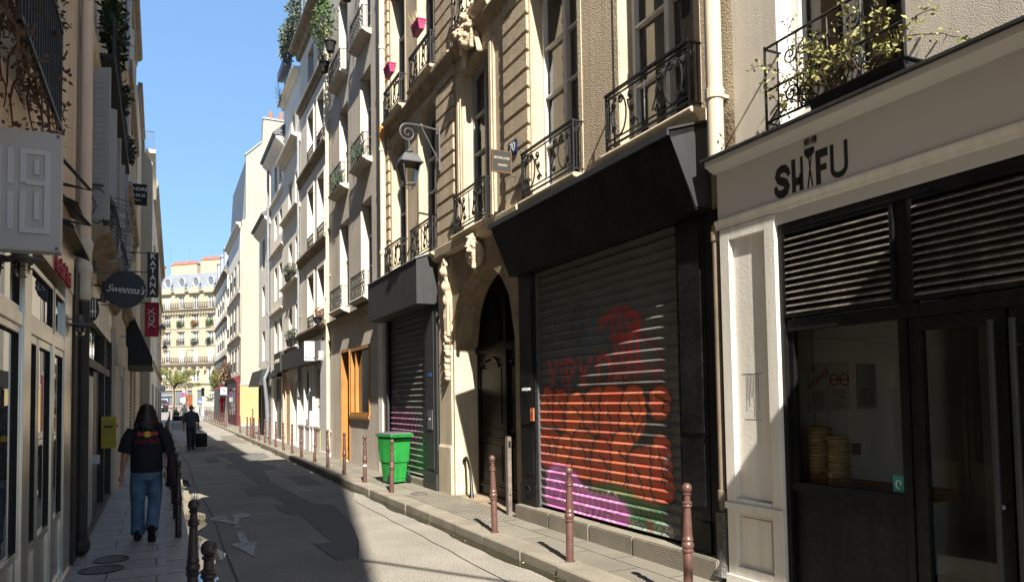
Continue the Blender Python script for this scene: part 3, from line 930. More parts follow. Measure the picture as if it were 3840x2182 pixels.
def paint_small(s):                             # u = 16.6 - Y ; shutter is 2.75 wide
    s.blob((.9, 1.25), (1.0, .42), (.16, .02, .10), .85, .3)
    s.blob((.55, .9), (.5, .3), (.13, .02, .09), .8, .3)
    s.blob((2.2, .55), (.9, .42), (.02, .14, .05), .85, .3)
    wh = (.4, .38, .42)
    s.curve([(.1, 1.85), (.25, 2.05), (.35, 1.85), (.45, 2.1), (.6, 1.85)], .014, (.45, .45, .45))
    for i in range(9):
        u = .12 + i * .26
        s.curve([(u, 1.45), (u + .1, 1.62), (u + .2, 1.42), (u + .06, 1.25), (u + .2, 1.1), (u + .1, .95)], .011, wh, .8)
    for i in range(7):
        u = .3 + i * .3
        s.curve([(u, .85), (u + .15, .98), (u + .22, .7), (u + .05, .6)], .010, wh, .6)
    s.mix((s.Z < .36).astype(float), (.22, .22, .21), .7)

# ------------------------------------------------------------------ number 70: the stone house
Y1 = 16.55
def U(y): return Y1 - y
r1 = RB('stone_house', 'old sandy stone house with black shopfronts, arched black door and iron balconies', 5.13, Y1)
lo_ops = [(U(9.13), U(5.98), .30, 3.60), (U(12.37), U(9.84), .10, 3.98, 1.28), (U(16.5), U(13.83), .24, 3.66)]
mb = MB()
wall(mb, 0, U(5.13), 0, 4.44, lo_ops, d=.46)
body(mb, 0, U(5.13), 0, 15.5)
mb.build('ground_floor_wall', K['stonedark'], r1)
W1 = [(5.65, 6.97, 4.6, 7.75, .22), (7.87, 9.17, 4.6, 7.75, .22), (10.62, 11.79, 4.66, 7.55, .12), (13.14, 14.21, 4.6, 7.66, .26), (15.1, 16.15, 4.6, 7.66, .26),
      (5.65, 6.97, 8.3, 11.2, .1), (7.87, 9.17, 8.3, 11.2, .1), (10.62, 11.79, 8.3, 11.2, .1), (13.14, 14.21, 8.2, 11.1, .1), (15.1, 16.15, 8.2, 11.1, .1)]
mb = MB()
wall(mb, 0, U(5.13), 4.44, 15.5, [(U(b), U(a), c, d, e) for a, b, c, d, e in W1], d=.25)
mb.build('upper_wall', K['roughcast'], r1)
# smooth reveals lining each window
mb = MB()
for a, b, c, d, e in W1:
    for x, s in ((U(b), 1), (U(a), -1)):
        mb.box(x, x + s * .006, .004, .2, c + .002, d - e)
        mb.box(x - s * .085, x, -.012, -.0015, c, d - e)
    mb.box(U(b) - .085, U(a) + .085, -.012, -.0015, d + .002, d + .08)
for x, s in ((U(12.37), 1), (U(9.84), -1)):
    mb.box(x, x + s * .008, .003, .44, .1, 2.70)
mb.build('window_reveal', K['stone'], r1)
for i, (a, b, c, d, e) in enumerate(W1):
    near = i in (0, 1)
    f = window(r1, U(b) + .006, U(a) - .006, c, d, .25, K['frame_white'] if near else K['frame_grey'], K['glassmirror'], rows=4 if c < 8 else 3, cols=2, fw=.05 if near else .045, rise=e, thick=.07)
    mb = MB()
    x0, x1 = U(b) + .03, U(a) - .03
    N = 24
    top = d - e * .6 - .05
    vs = []
    for z in (c + .1, top):
        for k in range(N + 1):
            vs.append((lerp(x0, x1, k / N), .33 + .02 * math.sin(k * 1.7 + i) * (1 if z < top else .5), z))
    if near:                                     # drawn curtains: gathered at the jamb and the middle
        for lo, hi in ((0, 9), (13, 19)):
            mb.add([vs[k] for k in range(lo, hi + 1)] + [vs[N + 1 + k] for k in range(lo, hi + 1)], [(k, k + 1, hi - lo + 2 + k, hi - lo + 1 + k) for k in range(hi - lo)])
    else:
        mb.add([vs[k] for k in range(0, 15)] + [vs[N + 1 + k] for k in range(0, 15)], [(k, k + 1, 16 + k, 15 + k) for k in range(14)])
    if mb.v: mb.build('curtain', K['curtain'], f, smooth=True)
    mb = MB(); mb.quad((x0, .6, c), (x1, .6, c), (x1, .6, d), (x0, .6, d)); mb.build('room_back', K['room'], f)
# quoin strips with grooves between the blocks
random.seed(2)
mb = MB()
for ya, yb, z0_, z1_ in ((9.21, 10.0, 4.62, 15), (12.15, 13.02, 4.62, 15), (16.25, 16.55, 4.62, 15), (5.14, 5.42, 6.2, 15)):
    z = z0_
    while z < z1_:
        e = random.uniform(-.004, .004)
        mb.prism([(-.005, z + .025), (-.055 + e, z + .05), (-.055 + e, z + .255), (-.005, z + .262)], U(yb), U(ya), 'x')
        mb.box(U(ya) - .004, U(ya) + .001, -.052, .002, z + .05, z + .255)
        z += .268
mb.build('quoin', K['roughcast'], r1)
mb = MB()
mouldx(mb, 0, U(9.35), [(0, 7.82), (-.04, 7.84), (-.05, 7.89), (-.09, 7.93), (-.12, 8.0), (-.12, 8.03), (0, 8.08)])
mouldx(mb, U(9.35), U(5.13), [(0, 7.82), (-.04, 7.84), (-.09, 7.93), (-.12, 8.02), (0, 8.08)])
for ya, yb in ((9.21, 10.0), (12.15, 13.02)):
    mouldx(mb, U(yb), U(ya), [(-.056, 7.76), (-.10, 7.86), (-.16, 7.98), (-.16, 8.05), (-.05, 8.1)])
mb.build('string_course', K['stonedark'], r1)
mb = MB()
mouldx(mb, U(13.15), U(9.45), [(0, 4.42), (-.13, 4.45), (-.15, 4.59), (-.13, 4.61), (0, 4.64)])
mb.build('portal_ledge', K['stone'], r1)
# window surround of the middle bay and surrounds of the arched windows
mb = MB()
for s, e in ((U(12.0), U(11.83)), (U(10.58), U(10.41))):
    mouldx(mb, s, e, [(0, 4.66), (-.04, 4.66), (-.04, 7.5), (0, 7.55)])
    mouldx(mb, s + .04, e - .05, [(-.04, 4.7), (-.06, 4.7), (-.06, 7.46), (-.04, 7.5)])
mb.build('window_surround', K['carved'], r1)
# balconies
mb = MB()
SL = [(5.5, 7.1, 4.58), (7.72, 9.28, 4.58), (10.45, 11.95, 4.64), (12.95, 14.4, 4.58), (14.95, 16.3, 4.58), (10.45, 11.95, 8.2), (12.95, 14.4, 8.15), (14.95, 16.3, 8.15)]
for a, b, z in SL: slab(mb, U(b), U(a), z, -.19, .14)
mb.build('balcony_slab', K['stone'], r1, bevel=.006)
for a, b, z in SL:
    scrollrail(r1, U(b) + .07, U(a) - .07, z + .04, z + .68, -.15, K['iron'], .0)
# mascarons
def mask_head(parent, cx, cy, cz, s, yaw, seed, name, hair=True):
    mb = MB()
    mb.M = Matrix.Translation((cx, cy, cz)) @ Matrix.Rotation(yaw, 4, 'Z') @ Matrix.Scale(s, 4)
    mb.ell((0, 0, 0), (.36, .34, .5), 16, 12)          # face, looking along -y
    mb.ell((0, -.10, -.34), (.2, .2, .17), 12, 8)       # chin
    mb.loft([[(x * wd, -.30 - d_ + .03 * abs(x), z) for x in (-1, -.4, .4, 1)] + [(wd, -.1, z), (-wd, -.1, z)] for z, wd, d_ in ((.17, .045, .03), (.05, .055, .08), (-.06, .075, .14), (-.12, .08, .10), (-.14, .05, .03))])
    mb.ell((0, -.315, -.24), (.11, .05, .03), 10, 6)
    mb.ell((0, -.31, -.29), (.085, .05, .03), 10, 6)
    for sx in (-1, 1):
        mb.ell((sx * .14, -.29, .07), (.07, .035, .03), 10, 6)
        mb.ell((sx * .14, -.28, .17), (.12, .06, .028), 10, 6)
        mb.ell((sx * .2, -.2, -.12), (.12, .1, .12), 10, 6)
    rnd = random.Random(seed)
    if hair:
        for k in range(60):
            a = rnd.uniform(-.2, PI + .2); rr = rnd.uniform(.38, .58)
            z = .12 + math.sin(a) * rr
            p = (rr * math.cos(a) * .85, rnd.uniform(-.3, 0), z)
            mb.ell(p, (rnd.uniform(.06, .12), rnd.uniform(.06, .1), rnd.uniform(.05, .1)), 8, 6)
        for sx in (-1, 1):
            for k in range(7):
                mb.ell((sx * (.38 + .03 * math.sin(k)), -.05, .1 - k * .11), (.09, .1, .075), 8, 6)
    return remeshed(mb, name, K['carved'], parent, voxel=.012, smooth_it=2)
mask_head(r1, U(11.0), -.12, 4.17, .44, -.5, 3, 'keystone_mask')
mask_head(r1, U(11.2), -.14, 7.88, .46, .15, 8, 'keystone_mask')
mb = MB()
for k in range(16):
    rnd = random.Random(k)
    mb.ell((U(11.2) + rnd.uniform(-.3, .3), -.1, 8.15 + rnd.uniform(-.05, .16)), (.07, .1, .07), 8, 6)
for s in (-1, 1):
    for k in range(8):
        mb.ell((U(11.2) + s * (.2 + .02 * k), -.07, 7.85 - .05 * k), (.05, .06, .05), 8, 6)
remeshed(mb, 'carved_garland', K['carved'], r1, .015, 2)
mb = MB()                                      # carved console left of the arch
xx = U(12.52)
for z0_, w_, t_ in ((4.22, .15, .16), (3.95, .13, .13), (3.7, .11, .10)):
    mb.tube(spiral(xx, z0_, w_ * .8, .02, PI / 2, 1.6, 18, -.09), [t_ * .28] * 19, 6)
    mb.ell((xx, -.05, z0_ - .1), (w_ * .8, t_, .12), 10, 8)
for s in (-.07, 0, .07):
    mb.tube([(xx + s, -.06, 3.75), (xx + s, -.075, 3.3), (xx + s * .8, -.06, 2.95)], .035, 6)
for k in range(14):
    rnd = random.Random(k + 40)
    mb.ell((xx + rnd.uniform(-.09, .09) * (1 - k / 18), -.06, 3.0 - k * .062), (.055, .07, .05), 8, 6)
remeshed(mb, 'carved_console', K['carved'], r1, .012, 2)
mb = MB(); mouldx(mb, U(13.05), U(12.42), [(0, 0), (-.06, .0), (-.06, .95), (-.035, 1.0), (-.035, 4.3), (0, 4.4)]); mb.build('portal_pilaster', K['stone'], r1)
# double door
dr = MB()
xa, xb = U(12.37), U(9.84); dy = .46
dr.box(xa, xb, dy, dy + .1, .1, 4.0)
door = dr.build('door', K['doorblack'], r1)
mb = MB()
mid = (xa + xb) / 2
mb.box(mid - .06, mid + .06, dy - .05, dy, .15, 3.9)
mb.box(xa, xb, dy - .045, dy, 2.62, 2.74)
for s in (0, 1):
    a = xa + .12 if s == 0 else mid + .1; b = mid - .1 if s == 0 else xb - .12
    for z0_, z1_ in ((.3, 1.15), (1.27, 2.45)):
        for t, o in ((.0, .028), (.05, .014)):
            mb.box(a + t, a + t + .03, dy - o, dy, z0_ + t, z1_ - t); mb.box(b - t - .03, b - t, dy - o, dy, z0_ + t, z1_ - t)
            mb.box(a + t, b - t, dy - o - .003, dy, z0_ + t, z0_ + t + .03); mb.box(a + t, b - t, dy - o - .003, dy, z1_ - t - .03, z1_ - t)
        mb.box(a + .12, b - .12, dy - .018, dy, z0_ + .12, z1_ - .12)
    for rr in (.42, .36, .3):
        cx = (a + b) / 2
        mb.tube([(cx + rr * 1.15 * math.cos(t), dy - .02, 2.8 + rr * 2.0 * math.sin(t)) for t in [PI * i / 16 for i in range(17)]], .014, 5)
    mb.tube([((a + b) / 2 + .35 * math.cos(t), dy - .03, 2.35 + .18 * math.sin(t)) for t in [PI * i / 10 for i in range(11)]], .02, 5)
mb.build('moulding', K['doorblack'], door)
mb = MB(); mb.ell((mid + .12, dy - .06, 1.2), (.03, .03, .03), 10, 8); mb.build('handle', K['brownwood'], door)
# big shopfront: sloping fascia, piers, shutter, plinth
mb = MB()
P_ = [(-.49, 4.28), (-.19, 3.57), (-.0, 3.57), (0, 4.42), (-.06, 4.42)]
mb.prism(P_, U(9.6), U(5.48), 'x')
fa = mb.build('shop_fascia', K['black'], r1)
for yj in (8.25, 6.85):
    mb = MB(); mb.prism([(-.492, 4.27), (-.200, 3.585), (-.196, 3.587), (-.488, 4.272)], U(yj), U(yj) + .006, 'x'); mb.build('panel_joint', K['charcoal'], fa)
mb = MB()
mb.prism([(-.515, 4.282), (-.515, 4.302), (-.06, 4.445), (0, 4.44), (0, 4.422), (-.06, 4.425)], U(9.63), U(5.46), 'x')
mb.box(U(9.63), U(5.46), -.52, -.495, 4.235, 4.281)
mb.build('zinc_flashing', K['charcoal'], fa)
mb = MB(); mb.prism([(-.47, 4.22), (-.19, 3.6), (-.0, 3.6), (0, 4.36), (-.06, 4.37)], U(5.48) + .002, U(5.48) + .008, 'x'); mb.build('end_panel', K['charcoal'], fa)
mb = MB()
for a, b in ((9.13, 9.60), (5.55, 5.98)):
    mb.box(U(b), U(a), -.05, .12, .30, 3.57)
    mb.box(U(b) - .01, U(a) + .01, -.065, -.04, .30, .62)
    mb.box(U(b) + .05, U(a) - .05, -.062, -.05, .75, 1.35)
    mb.box(U(b) + .05, U(a) - .05, -.062, -.05, 1.45, 3.4)
mb.box(U(5.55), U(5.30), -.04, .1, .12, 3.57)
mb.build('shop_pier', K['black'], r1, bevel=.004)
mb = MB()
mb.box(U(9.13) - .0, U(9.13) + .03, -.02, .05, .33, 3.55); mb.box(U(5.98) - .03, U(5.98), -.02, .05, .33, 3.55)
mb.build('shutter_rail', K['greyiron'], r1)
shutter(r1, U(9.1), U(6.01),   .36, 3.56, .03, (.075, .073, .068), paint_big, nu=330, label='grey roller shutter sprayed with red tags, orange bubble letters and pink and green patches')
mb = MB()
for k, (a, b) in enumerate([(9.6, 8.6), (8.59, 7.6), (7.59, 6.7), (6.69, 5.35)]):
    mb.box(U(a), U(b), -.16 - .004 * (k % 2), .3, 0, .315 + .003 * (k % 2))
mb.build('stone_plinth', K['granite'], r1, bevel=.012)
mb = MB(); mb.box(U(9.12), U(5.99), .07, .4, .315, 3.6); mb.build('shop_interior', K['room'], r1)
text('octopus', .085, K['letterwhite'], r1, loc=(U(9.37), -.065, 1.95), depth=.002, sx=1)
mb = MB(); mb.box(U(9.24), U(9.13) - .01, -.075, -.06, 1.5, 1.68); pl = mb.build('doorbell_plate', K['terracotta'], r1)
mb = MB(); mb.box(U(9.19), U(9.18), -.080, -.0755, 1.56, 1.62); mb.build('button', K['iron'], pl)
mb = MB(); mb.tube([(U(9.36) + .075 * math.cos(a), -.07, .50 + .1 * math.sin(a)) for a in [2 * PI * i / 20 for i in range(21)]], .01, 5)
mb.ell((U(9.36), -.07, .5), (.03, .012, .05), 10, 6); mb.build('round_vent', K['black'], r1)
# small shopfront
mb = MB()
mb.prism([(-.42, 3.62), (0, 3.62), (0, 4.62), (-.42, 4.47)], U(16.75), U(13.18), 'x')
f2 = mb.build('shop_fascia', K['charcoal'], r1)
mb = MB(); mb.prism([(-.445, 4.462), (-.445, 4.485), (0, 4.65), (0, 4.625), (-.42, 4.475)], U(16.78), U(13.15), 'x'); mb.build('zinc_flashing', K['zinc'], f2)
mb = MB()
mb.box(U(13.83), U(13.15), -.05, .12, .3, 3.62); mb.box(U(13.68), U(13.3), -.062, -.05, .5, 3.5)
mb.box(U(13.86), U(13.12), -.09, .12, .13, .42)
mb.box(U(16.62), U(16.5), -.05, .12, .24, 3.62)
mb.build('shop_pier', K['charcoal'], r1, bevel=.004)
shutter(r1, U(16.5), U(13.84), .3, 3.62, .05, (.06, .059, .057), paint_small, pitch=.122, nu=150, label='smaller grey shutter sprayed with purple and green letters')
mb = MB()
for a, b in [(16.5, 15.6), (15.59, 14.7), (14.69, 13.88)]: mb.box(U(a), U(b), -.07, .3, 0, .245)
mb.build('stone_plinth', K['granite'], r1, bevel=.012)
mb = MB(); mb.box(U(16.5), U(13.83), .08, .4, .245, 3.66); mb.build('shop_interior', K['room'], r1)
mb = MB(); mb.box(U(13.64), U(13.36), -.075, -.063, 1.25, 1.62); ip = mb.build('intercom', K['greyplastic'], r1)
text('psd', .07, K['letterwhite'], ip, loc=(U(13.5), -.0765, 1.45), depth=.001)
mb = MB(); mb.box(U(13.62), U(13.40), -.066, -.0625, 2.26, 2.33); mb.build('blue_sticker', mat('blue_sticker', (.03, .12, .3), .5, vary=0), r1)
# house number, cream downpipes
hn = thing('house_number', 'small dark blue enamel plate reading 70 on the stone pier', 'house number', (4.69, 9.67, 5.5), -PI / 2)
mb = MB(); mb.box(-.14, .14, -.02, .0, -.1, .1); mb.build('plate', mat('enamel_blue', (.01, .02, .07), .3, vary=0), hn)
text('70', .2, K['letterwhite'], hn, name='number', loc=(0, -.022, 0), depth=.001)
def downpipe(name, label, x, y, z0, z1, r, m, rings=(), dark_below=None, group=None):
    t = thing(name, label, 'drainpipe', (x, y, 0), group=group)
    mb = MB()
    mb.tube([(0, 0, z0), (0, 0, z1)], r, 14)
    mb.build('pipe', m, t, smooth=True)
    mb = MB()
    z = z0 + .6
    while z < z1:
        mb.lathe([(r + .001, -.05), (r + .014, -.045), (r + .014, .045), (r + .001, .05)], 14, (0, 0, z))
        mb.box(r * .6, .15, -.02, .02, z - .015, z + .015)
        z += 2.4
    mb.build('collar', m, t)
    return t
downpipe('drainpipe', 'thick cream drainpipe between the stone house and the white shopfront', 4.60, 5.22, 3.98, 15, .075, K['pipe'])
dp = downpipe('drainpipe', 'cream drainpipe with an orange rusty joint at the far edge of the stone house', 4.62, 16.45, 4.6, 15, .07, K['pipe'])
mb = MB(); mb.tube([(0, 0, 7.78), (0, 0, 8.12)], .074, 14); mb.build('rusty_joint', mat('rust_orange', (.55, .25, .06), .8, vary=.3, vscale=20), dp, smooth=True)
dp = downpipe('drainpipe', 'lower stretch of pipe ending in an iron shoe beside the black pier', 4.69, 5.36, .3, 3.4, .038, K['pipetan'])
mb = MB(); mb.tube([(0, 0, .75), (0, 0, .45), (-.0, -.0, .3), (-.04, 0, .16)], [.07, .068, .075, .09], 12); mb.build('shoe', K['castiron'], dp, smooth=True)

# ------------------------------------------------------------------ the cream restaurant with black louvres
Y0 = 5.28
def V(y): return Y0 - y
r0 = RB('restaurant_building', 'pale rendered building with cream and black restaurant front', -8, Y0)
mb = MB()
wall(mb, V(5.13), V(-8), 4.0, 14, [(V(4.60), V(3.42), 4.1, 6.6), (V(1.6), V(.4), 4.1, 6.6), (V(4.60), V(3.42), 7.6, 10), (V(1.6), V(.4), 7.6, 10)], d=.28)
mb.box(V(5.13), V(4.62), .29, 8, 0, 14); mb.box(V(1.4), V(-8), .1, 8, 0, 14); mb.box(V(4.62), V(1.4), .7, 8, 3.3, 14); mb.box(V(4.62), V(1.4), 3.6, 8, 0, 3.3)
mb.build('upper_wall', K['render_white'], r0)
mb = MB(); mb.box(V(4.60), V(4.595), .004, .22, 4.1, 6.6); mb.box(V(3.425), V(3.42), .004, .22, 4.1, 6.6); mb.build('window_reveal', K['white'], r0)
f = window(r0, V(4.59), V(3.43), 4.12, 6.6, .27, K['frame_white'], K['glass'], rows=1, cols=2, fw=.075, thick=.09)
mb = MB()
for lo, hi in ((V(4.5), V(4.25)), (V(4.0), V(3.8))):
    n = 12
    mb.add([(lerp(lo, hi, k / n), .34 + .025 * math.sin(k * 2.1), z) for z in (4.2, 6.5) for k in range(n + 1)], [(k, k + 1, n + 2 + k, n + 1 + k) for k in range(n)])
mb.build('curtain', K['curtain'], f, smooth=True)
mb = MB(); mb.box(V(4.6), V(3.4), .5, .69, 4.0, 6.7); mb.build('room_back', K['room'], f)
# shopfront
mb = MB()
mouldx(mb, V(5.34), V(-6), [(0, 4.07), (-.22, 4.0), (-.25, 3.985), (-.25, 3.965), (0, 3.965)])
mb.build('lead_flashing', K['charcoal'], r0)
mb = MB()
mouldx(mb, V(5.30), V(-6), [(0, 3.96), (-.22, 3.96), (-.22, 3.91), (-.15, 3.88), (-.125, 3.86), (0, 3.86)])
mouldx(mb, V(5.28), V(-6), [(0, 3.86), (-.10, 3.86), (-.10, 3.42), (0, 3.42)])
fas = mb.build('fascia', K['shopgrey'], r0)
mb = MB()
mouldx(mb, V(5.31), V(-6), [(0, 3.42), (-.122, 3.42), (-.122, 3.40), (-.11, 3.37), (-.105, 3.34), (0, 3.34)])
mb.build('moulding', K['shopwhite'], r0)
mb = MB(); mouldx(mb, V(4.60), V(-6), [(0, 3.34), (-.08, 3.34), (-.08, 3.235), (0, 3.235)]); mb.build('beam', K['shopgrey'], r0)
mb = MB()
a, b = V(5.27), V(4.60)
mb.box(a, b, -.06, .3, 0, 3.34)
for x0_, x1_ in ((a, a + .12), (b - .12, b)):
    mb.box(x0_, x1_, -.098, -.06, .22, 3.335)
mb.box(a + .12, b - .12, -.0975, -.06, 3.22, 3.335); mb.box(a + .12, b - .12, -.0975, -.06, .78, .90)
mb.box(a + .12, b - .12, -.0975, -.06, .22, .30); mb.box(a - .01, b + .01, -.12, -.0985, .80, .86)
mb.prism([(a + .12, .9), (a + .135, .915), (a + .135, 3.205), (a + .12, 3.22)], -.085, -.06, 'y')
mb.prism([(b - .12, .9), (b - .135, .915), (b - .135, 3.205), (b - .12, 3.22)], -.085, -.06, 'y')
mb.box(a + .16, b - .16, -.075, -.06, .34, .74)
mb.box(a - .01, b + .02, -.125, -.06, 0, .22)
pil = mb.build('pilaster', K['shopwhite'], r0, bevel=.004)
mb = MB()
random.seed(3)
for k in range(9):
    x = a + .25 + k * .018
    mb.box(x, x + .0025, -.0615, -.0603, 1.62 + random.uniform(-.02, .3), 2.0)
mb.box(a + .2, b - .22, -.0615, -.0603, 2.0, 2.004); mb.box(a + .22, b - .25, -.0615, -.0603, 1.6, 1.604)
mb.build('scratches', K['greyiron'], pil)
# black frame, louvres, window, doors
mb = MB()
mb.box(V(4.60), V(4.55), -.06, .02, 0, 3.235); mb.box(V(4.55), V(-6), -.075, .02, 3.17, 3.235); mb.box(V(4.55), V(-6), -.05, .02, 2.335, 2.43)
mb.box(V(3.52), V(3.40), -.045, .03, 2.43, 3.17)
mb.box(V(3.53), V(3.46), -.045, .03, 0, 2.335); mb.box(V(4.55), V(3.53), -.045, .03, 1.03, 1.10); mb.box(V(4.55), V(3.53), -.01, .05, .22, 1.03); mb.box(V(4.55), V(3.53), -.045, .05, 0, .22)
mb.build('black_frame', K['black'], r0, bevel=.003)
def louvre(x0, x1, z0, z1, n):
    mb = MB()
    mb.box(x0, x0 + .03, -.07, .0, z0, z1); mb.box(x1 - .03, x1, -.07, .0, z0, z1); mb.box(x0 + .03, x1 - .03, -.0695, .0, z0, z0 + .03); mb.box(x0 + .03, x1 - .03, -.0695, .0, z1 - .03, z1)
    fr = mb.build('louvre_panel', K['black'], r0)
    mb = MB(); p = (z1 - z0 - .06) / n
    for k in range(n):
        z = z0 + .03 + p * k
        mb.prism([(-.075, z), (-.075, z + .010), (-.02, z + p * .72), (-.02, z + p * .60)], x0 + .03, x1 - .03, 'x')
    mb.build('slat', K['louvre'], fr)
    mb = MB(); mb.box(x0, x1, .04, .06, z0, z1); mb.build('backing', K['room'], fr)
K['louvre'] = mat('dusty_black_louvre', (.19, .17, .14), .6, vary=.5, vscale=7, fine=.3, fscale=50)
louvre(V(4.55), V(3.52), 2.45, 3.17, 12)
louvre(V(3.40), V(1.95), 2.45, 3.17, 12)
louvre(V(1.9), V(.4), 2.45, 3.17, 12)
mb = MB()
mb.box(V(4.55), V(4.50), -.03, .02, 1.10, 2.335)
wf = mb.build('shop_window', K['black'], r0)
mb = MB(); mb.quad((V(4.55), .01, 1.1), (V(3.53), .01, 1.1), (V(3.53), .01, 2.335), (V(4.55), .01, 2.335)); mb.build('pane', K['glass'], wf)
def glassdoor(ya, yb):
    mb = MB()
    a, b = V(ya), V(yb)
    mb.box(a, a + .09, -.035, .015, .05, 2.33); mb.box(b - .09, b, -.035, .015, .05, 2.33); mb.box(a + .09, b - .09, -.034, .015, 2.24, 2.33); mb.box(a + .09, b - .09, -.034, .015, .05, .25)
    d = mb.build('glass_door', K['black'], r0)
    mb = MB(); mb.quad((a + .09, .0, .25), (b - .09, .0, .25), (b - .09, .0, 2.24), (a + .09, .0, 2.24)); mb.build('pane', K['glass'], d)
    mb = MB()
    x = b - .05 if ya > 3 else a + .05
    mb.tube([(x, -.10, .35), (x, -.10, 2.26)], .02, 12)
    for z in (.5, 2.1): mb.tube([(x, -.10, z), (x, .0, z)], .01, 8)
    mb.build('handle', K['charcoal'], d, smooth=True)
    mb = MB(); mb.tube([(b - .06, -.055, 1.1), (b - .06, -.035, 1.1)], .015, 10); mb.build('lock', K['steelpale'], d)
glassdoor(3.45, 2.80)
glassdoor(2.77, 2.10)
# hand-cut lettering of the sign
lt = MB()
fy = -.104; dl = -.10
def FX(y): return V(y)
def poly(pts, x0, z0, sx, sz): lt.prism([(x0 + p[0] * sx, z0 + p[1] * sz) for p in pts][::-1], fy, dl, 'y')
bx, bz, hh = FX(4.575), 3.452, .27           # S
S = arc(.5, .74, .5, 0, PI, 12); S = [(p[0], p[2]) for p in S]
def ribbon(cl, wd):
    L, R_ = [], []
    for i, p in enumerate(cl):
        a = Vector(cl[max(i - 1, 0)]); b = Vector(cl[min(i + 1, len(cl) - 1)])
        t = (b - a).normalized(); n_ = Vector((-t[1], t[0])); w__ = wd[i] if isinstance(wd, list) else wd
        L.append((p[0] + n_[0] * w__, p[1] + n_[1] * w__)); R_.append((p[0] - n_[0] * w__, p[1] - n_[1] * w__))
    return L, R_
cl = [(.205, .165), (.19, .205), (.155, .235), (.11, .24), (.065, .225), (.045, .185), (.065, .15), (.11, .13), (.155, .11), (.175, .075), (.155, .035), (.11, .02), (.06, .028), (.025, .055), (.012, .1)]
wd = [.018, .026, .032, .034, .034, .034, .034, .036, .036, .036, .036, .034, .032, .026, .016]
L, R_ = ribbon(cl, wd)
wd = [q * 1.06 for q in wd]; L, R_ = ribbon(cl, wd)
for i in range(len(cl) - 1):
    lt.add([(bx + q[0] * .78, yq, bz + q[1] * .95) for yq in (fy, dl) for q in (L[i], L[i + 1], R_[i + 1], R_[i])], [(0, 1, 2, 3), (7, 6, 5, 4), (0, 4, 5, 1), (2, 6, 7, 3)])
def rect(x0, x1, z0, z1): lt.box(x0, x1, fy, dl, z0, z1)
hx = FX(4.385)
rect(hx, hx + .038, bz, bz + .27); rect(hx + .078, hx + .116, bz + .0, bz + .11); rect(hx + .092, hx + .116, bz + .11, bz + .27); rect(hx + .038, hx + .078, bz + .05, bz + .115); rect(hx + .078, hx + .092, bz + .05, bz + .14)
fx_ = FX(4.14)
rect(fx_, fx_ + .044, bz, bz + .27); rect(fx_ + .044, fx_ + .115, bz + .205, bz + .27); rect(fx_ + .044, fx_ + .10, bz + .10, bz + .15)
ux = FX(4.0)
rect(ux, ux + .03, bz + .08, bz + .27); rect(ux + .128, ux + .158, bz + .08, bz + .27)
N = 14
for i in range(N):
    a0, a1 = PI + PI * i / N, PI + PI * (i + 1) / N
    lt.add([(ux + .079 + r_ * math.cos(a), yq, bz + .08 + q * math.sin(a)) for yq in (fy, dl) for r_, q, a in ((.079, .08, a0), (.079, .08, a1), (.049, .035, a1), (.049, .035, a0))], [(0, 1, 2, 3), (7, 6, 5, 4), (0, 4, 5, 1), (2, 6, 7, 3)])
dx = FX(4.245)                                # dumpling on chopsticks in place of the I
poly([(0, .0), (.1, .0), (.108, -.03), (.095, -.06), (.075, -.075), (.06, -.088), (.045, -.082), (.03, -.09), (.012, -.07), (-.004, -.045), (-.008, -.015)], dx + 0, bz + .315, .9, .9)
for p, q in (((.036, .285), (.068, .0)), ((.062, .285), (.022, .0))):
    lt.add([(dx + p[0] - .004, yq, bz + p[1] - .05) for yq in (fy, dl)] + [(dx + p[0] + .004, yq, bz + p[1] - .05) for yq in (fy, dl)] + [(dx + q[0] - .006, yq, bz + q[1]) for yq in (fy, dl)] + [(dx + q[0] + .006, yq, bz + q[1]) for yq in (fy, dl)], [(0, 4, 6, 2), (1, 3, 7, 5), (0, 1, 5, 4), (2, 6, 7, 3)])
lt.build('lettering', K['letterdark'], fas)
text('师傅', .068, K['letterdark'], fas, loc=(FX(4.185), fy, bz + .36), depth=.002)
# interior behind the window
it = MB()
it.box(V(4.62), V(4.60), .31, 3.3, 0, 3.3)
it.quad((V(4.6), 3.4, 0), (V(1.5), 3.4, 0), (V(1.5), 3.4, 3.3), (V(4.6), 3.4, 3.3))
it.build('interior_wall', mat('interior_paint', (.85, .82, .76), .8, vary=.1), r0)
it = MB(); it.box(V(4.6), V(1.4), .02, 3.4, 0, .12); it.box(V(3.2), V(1.4), 2.2, 2.4, 0, 3.3); it.box(V(4.0), V(3.6), 1.6, 3.3, 0, 3.3); it.build('interior_floor', mat('dark_floor', (.2, .19, .17), .6, vary=.1), r0)
it = MB(); it.box(V(4.59), V(3.56), .06, .62, 1.02, 1.09); it.build('counter', K['brownwood'], r0)
# ------------------------------------------------------------------ things seen through the restaurant window
K['bamboo'] = mat('bamboo', (.58, .44, .27), .6, vary=.3, vscale=9, fine=.15)
K['bambooband'] = mat('bamboo_band', (.40, .27, .14), .6, vary=.3, vscale=9)
def steamer_stack(x, y, n, r, label):
    t = thing('bamboo_steamer_stack', label, 'bamboo steamers', (x, y, 1.09))
    for k in range(n):
        mb = MB(); z = k * .062
        mb.lathe([(r, z), (r, z + .055), (r - .008, z + .055), (r - .008, z + .02), (.01, z + .02)], 24)
        mb.build('steamer', K['bamboo'], t, smooth=True)
        mb = MB(); mb.lathe([(r + .004, z + .012), (r + .005, z + .022), (r + .004, z + .032)], 24); mb.build('band', K['bambooband'], t, smooth=True)
    mb = MB(); z = n * .062; mb.lathe([(r, z), (r, z + .012), (r * .5, z + .03), (.01, z + .032)], 24); mb.build('lid', K['bamboo'], t, smooth=True)
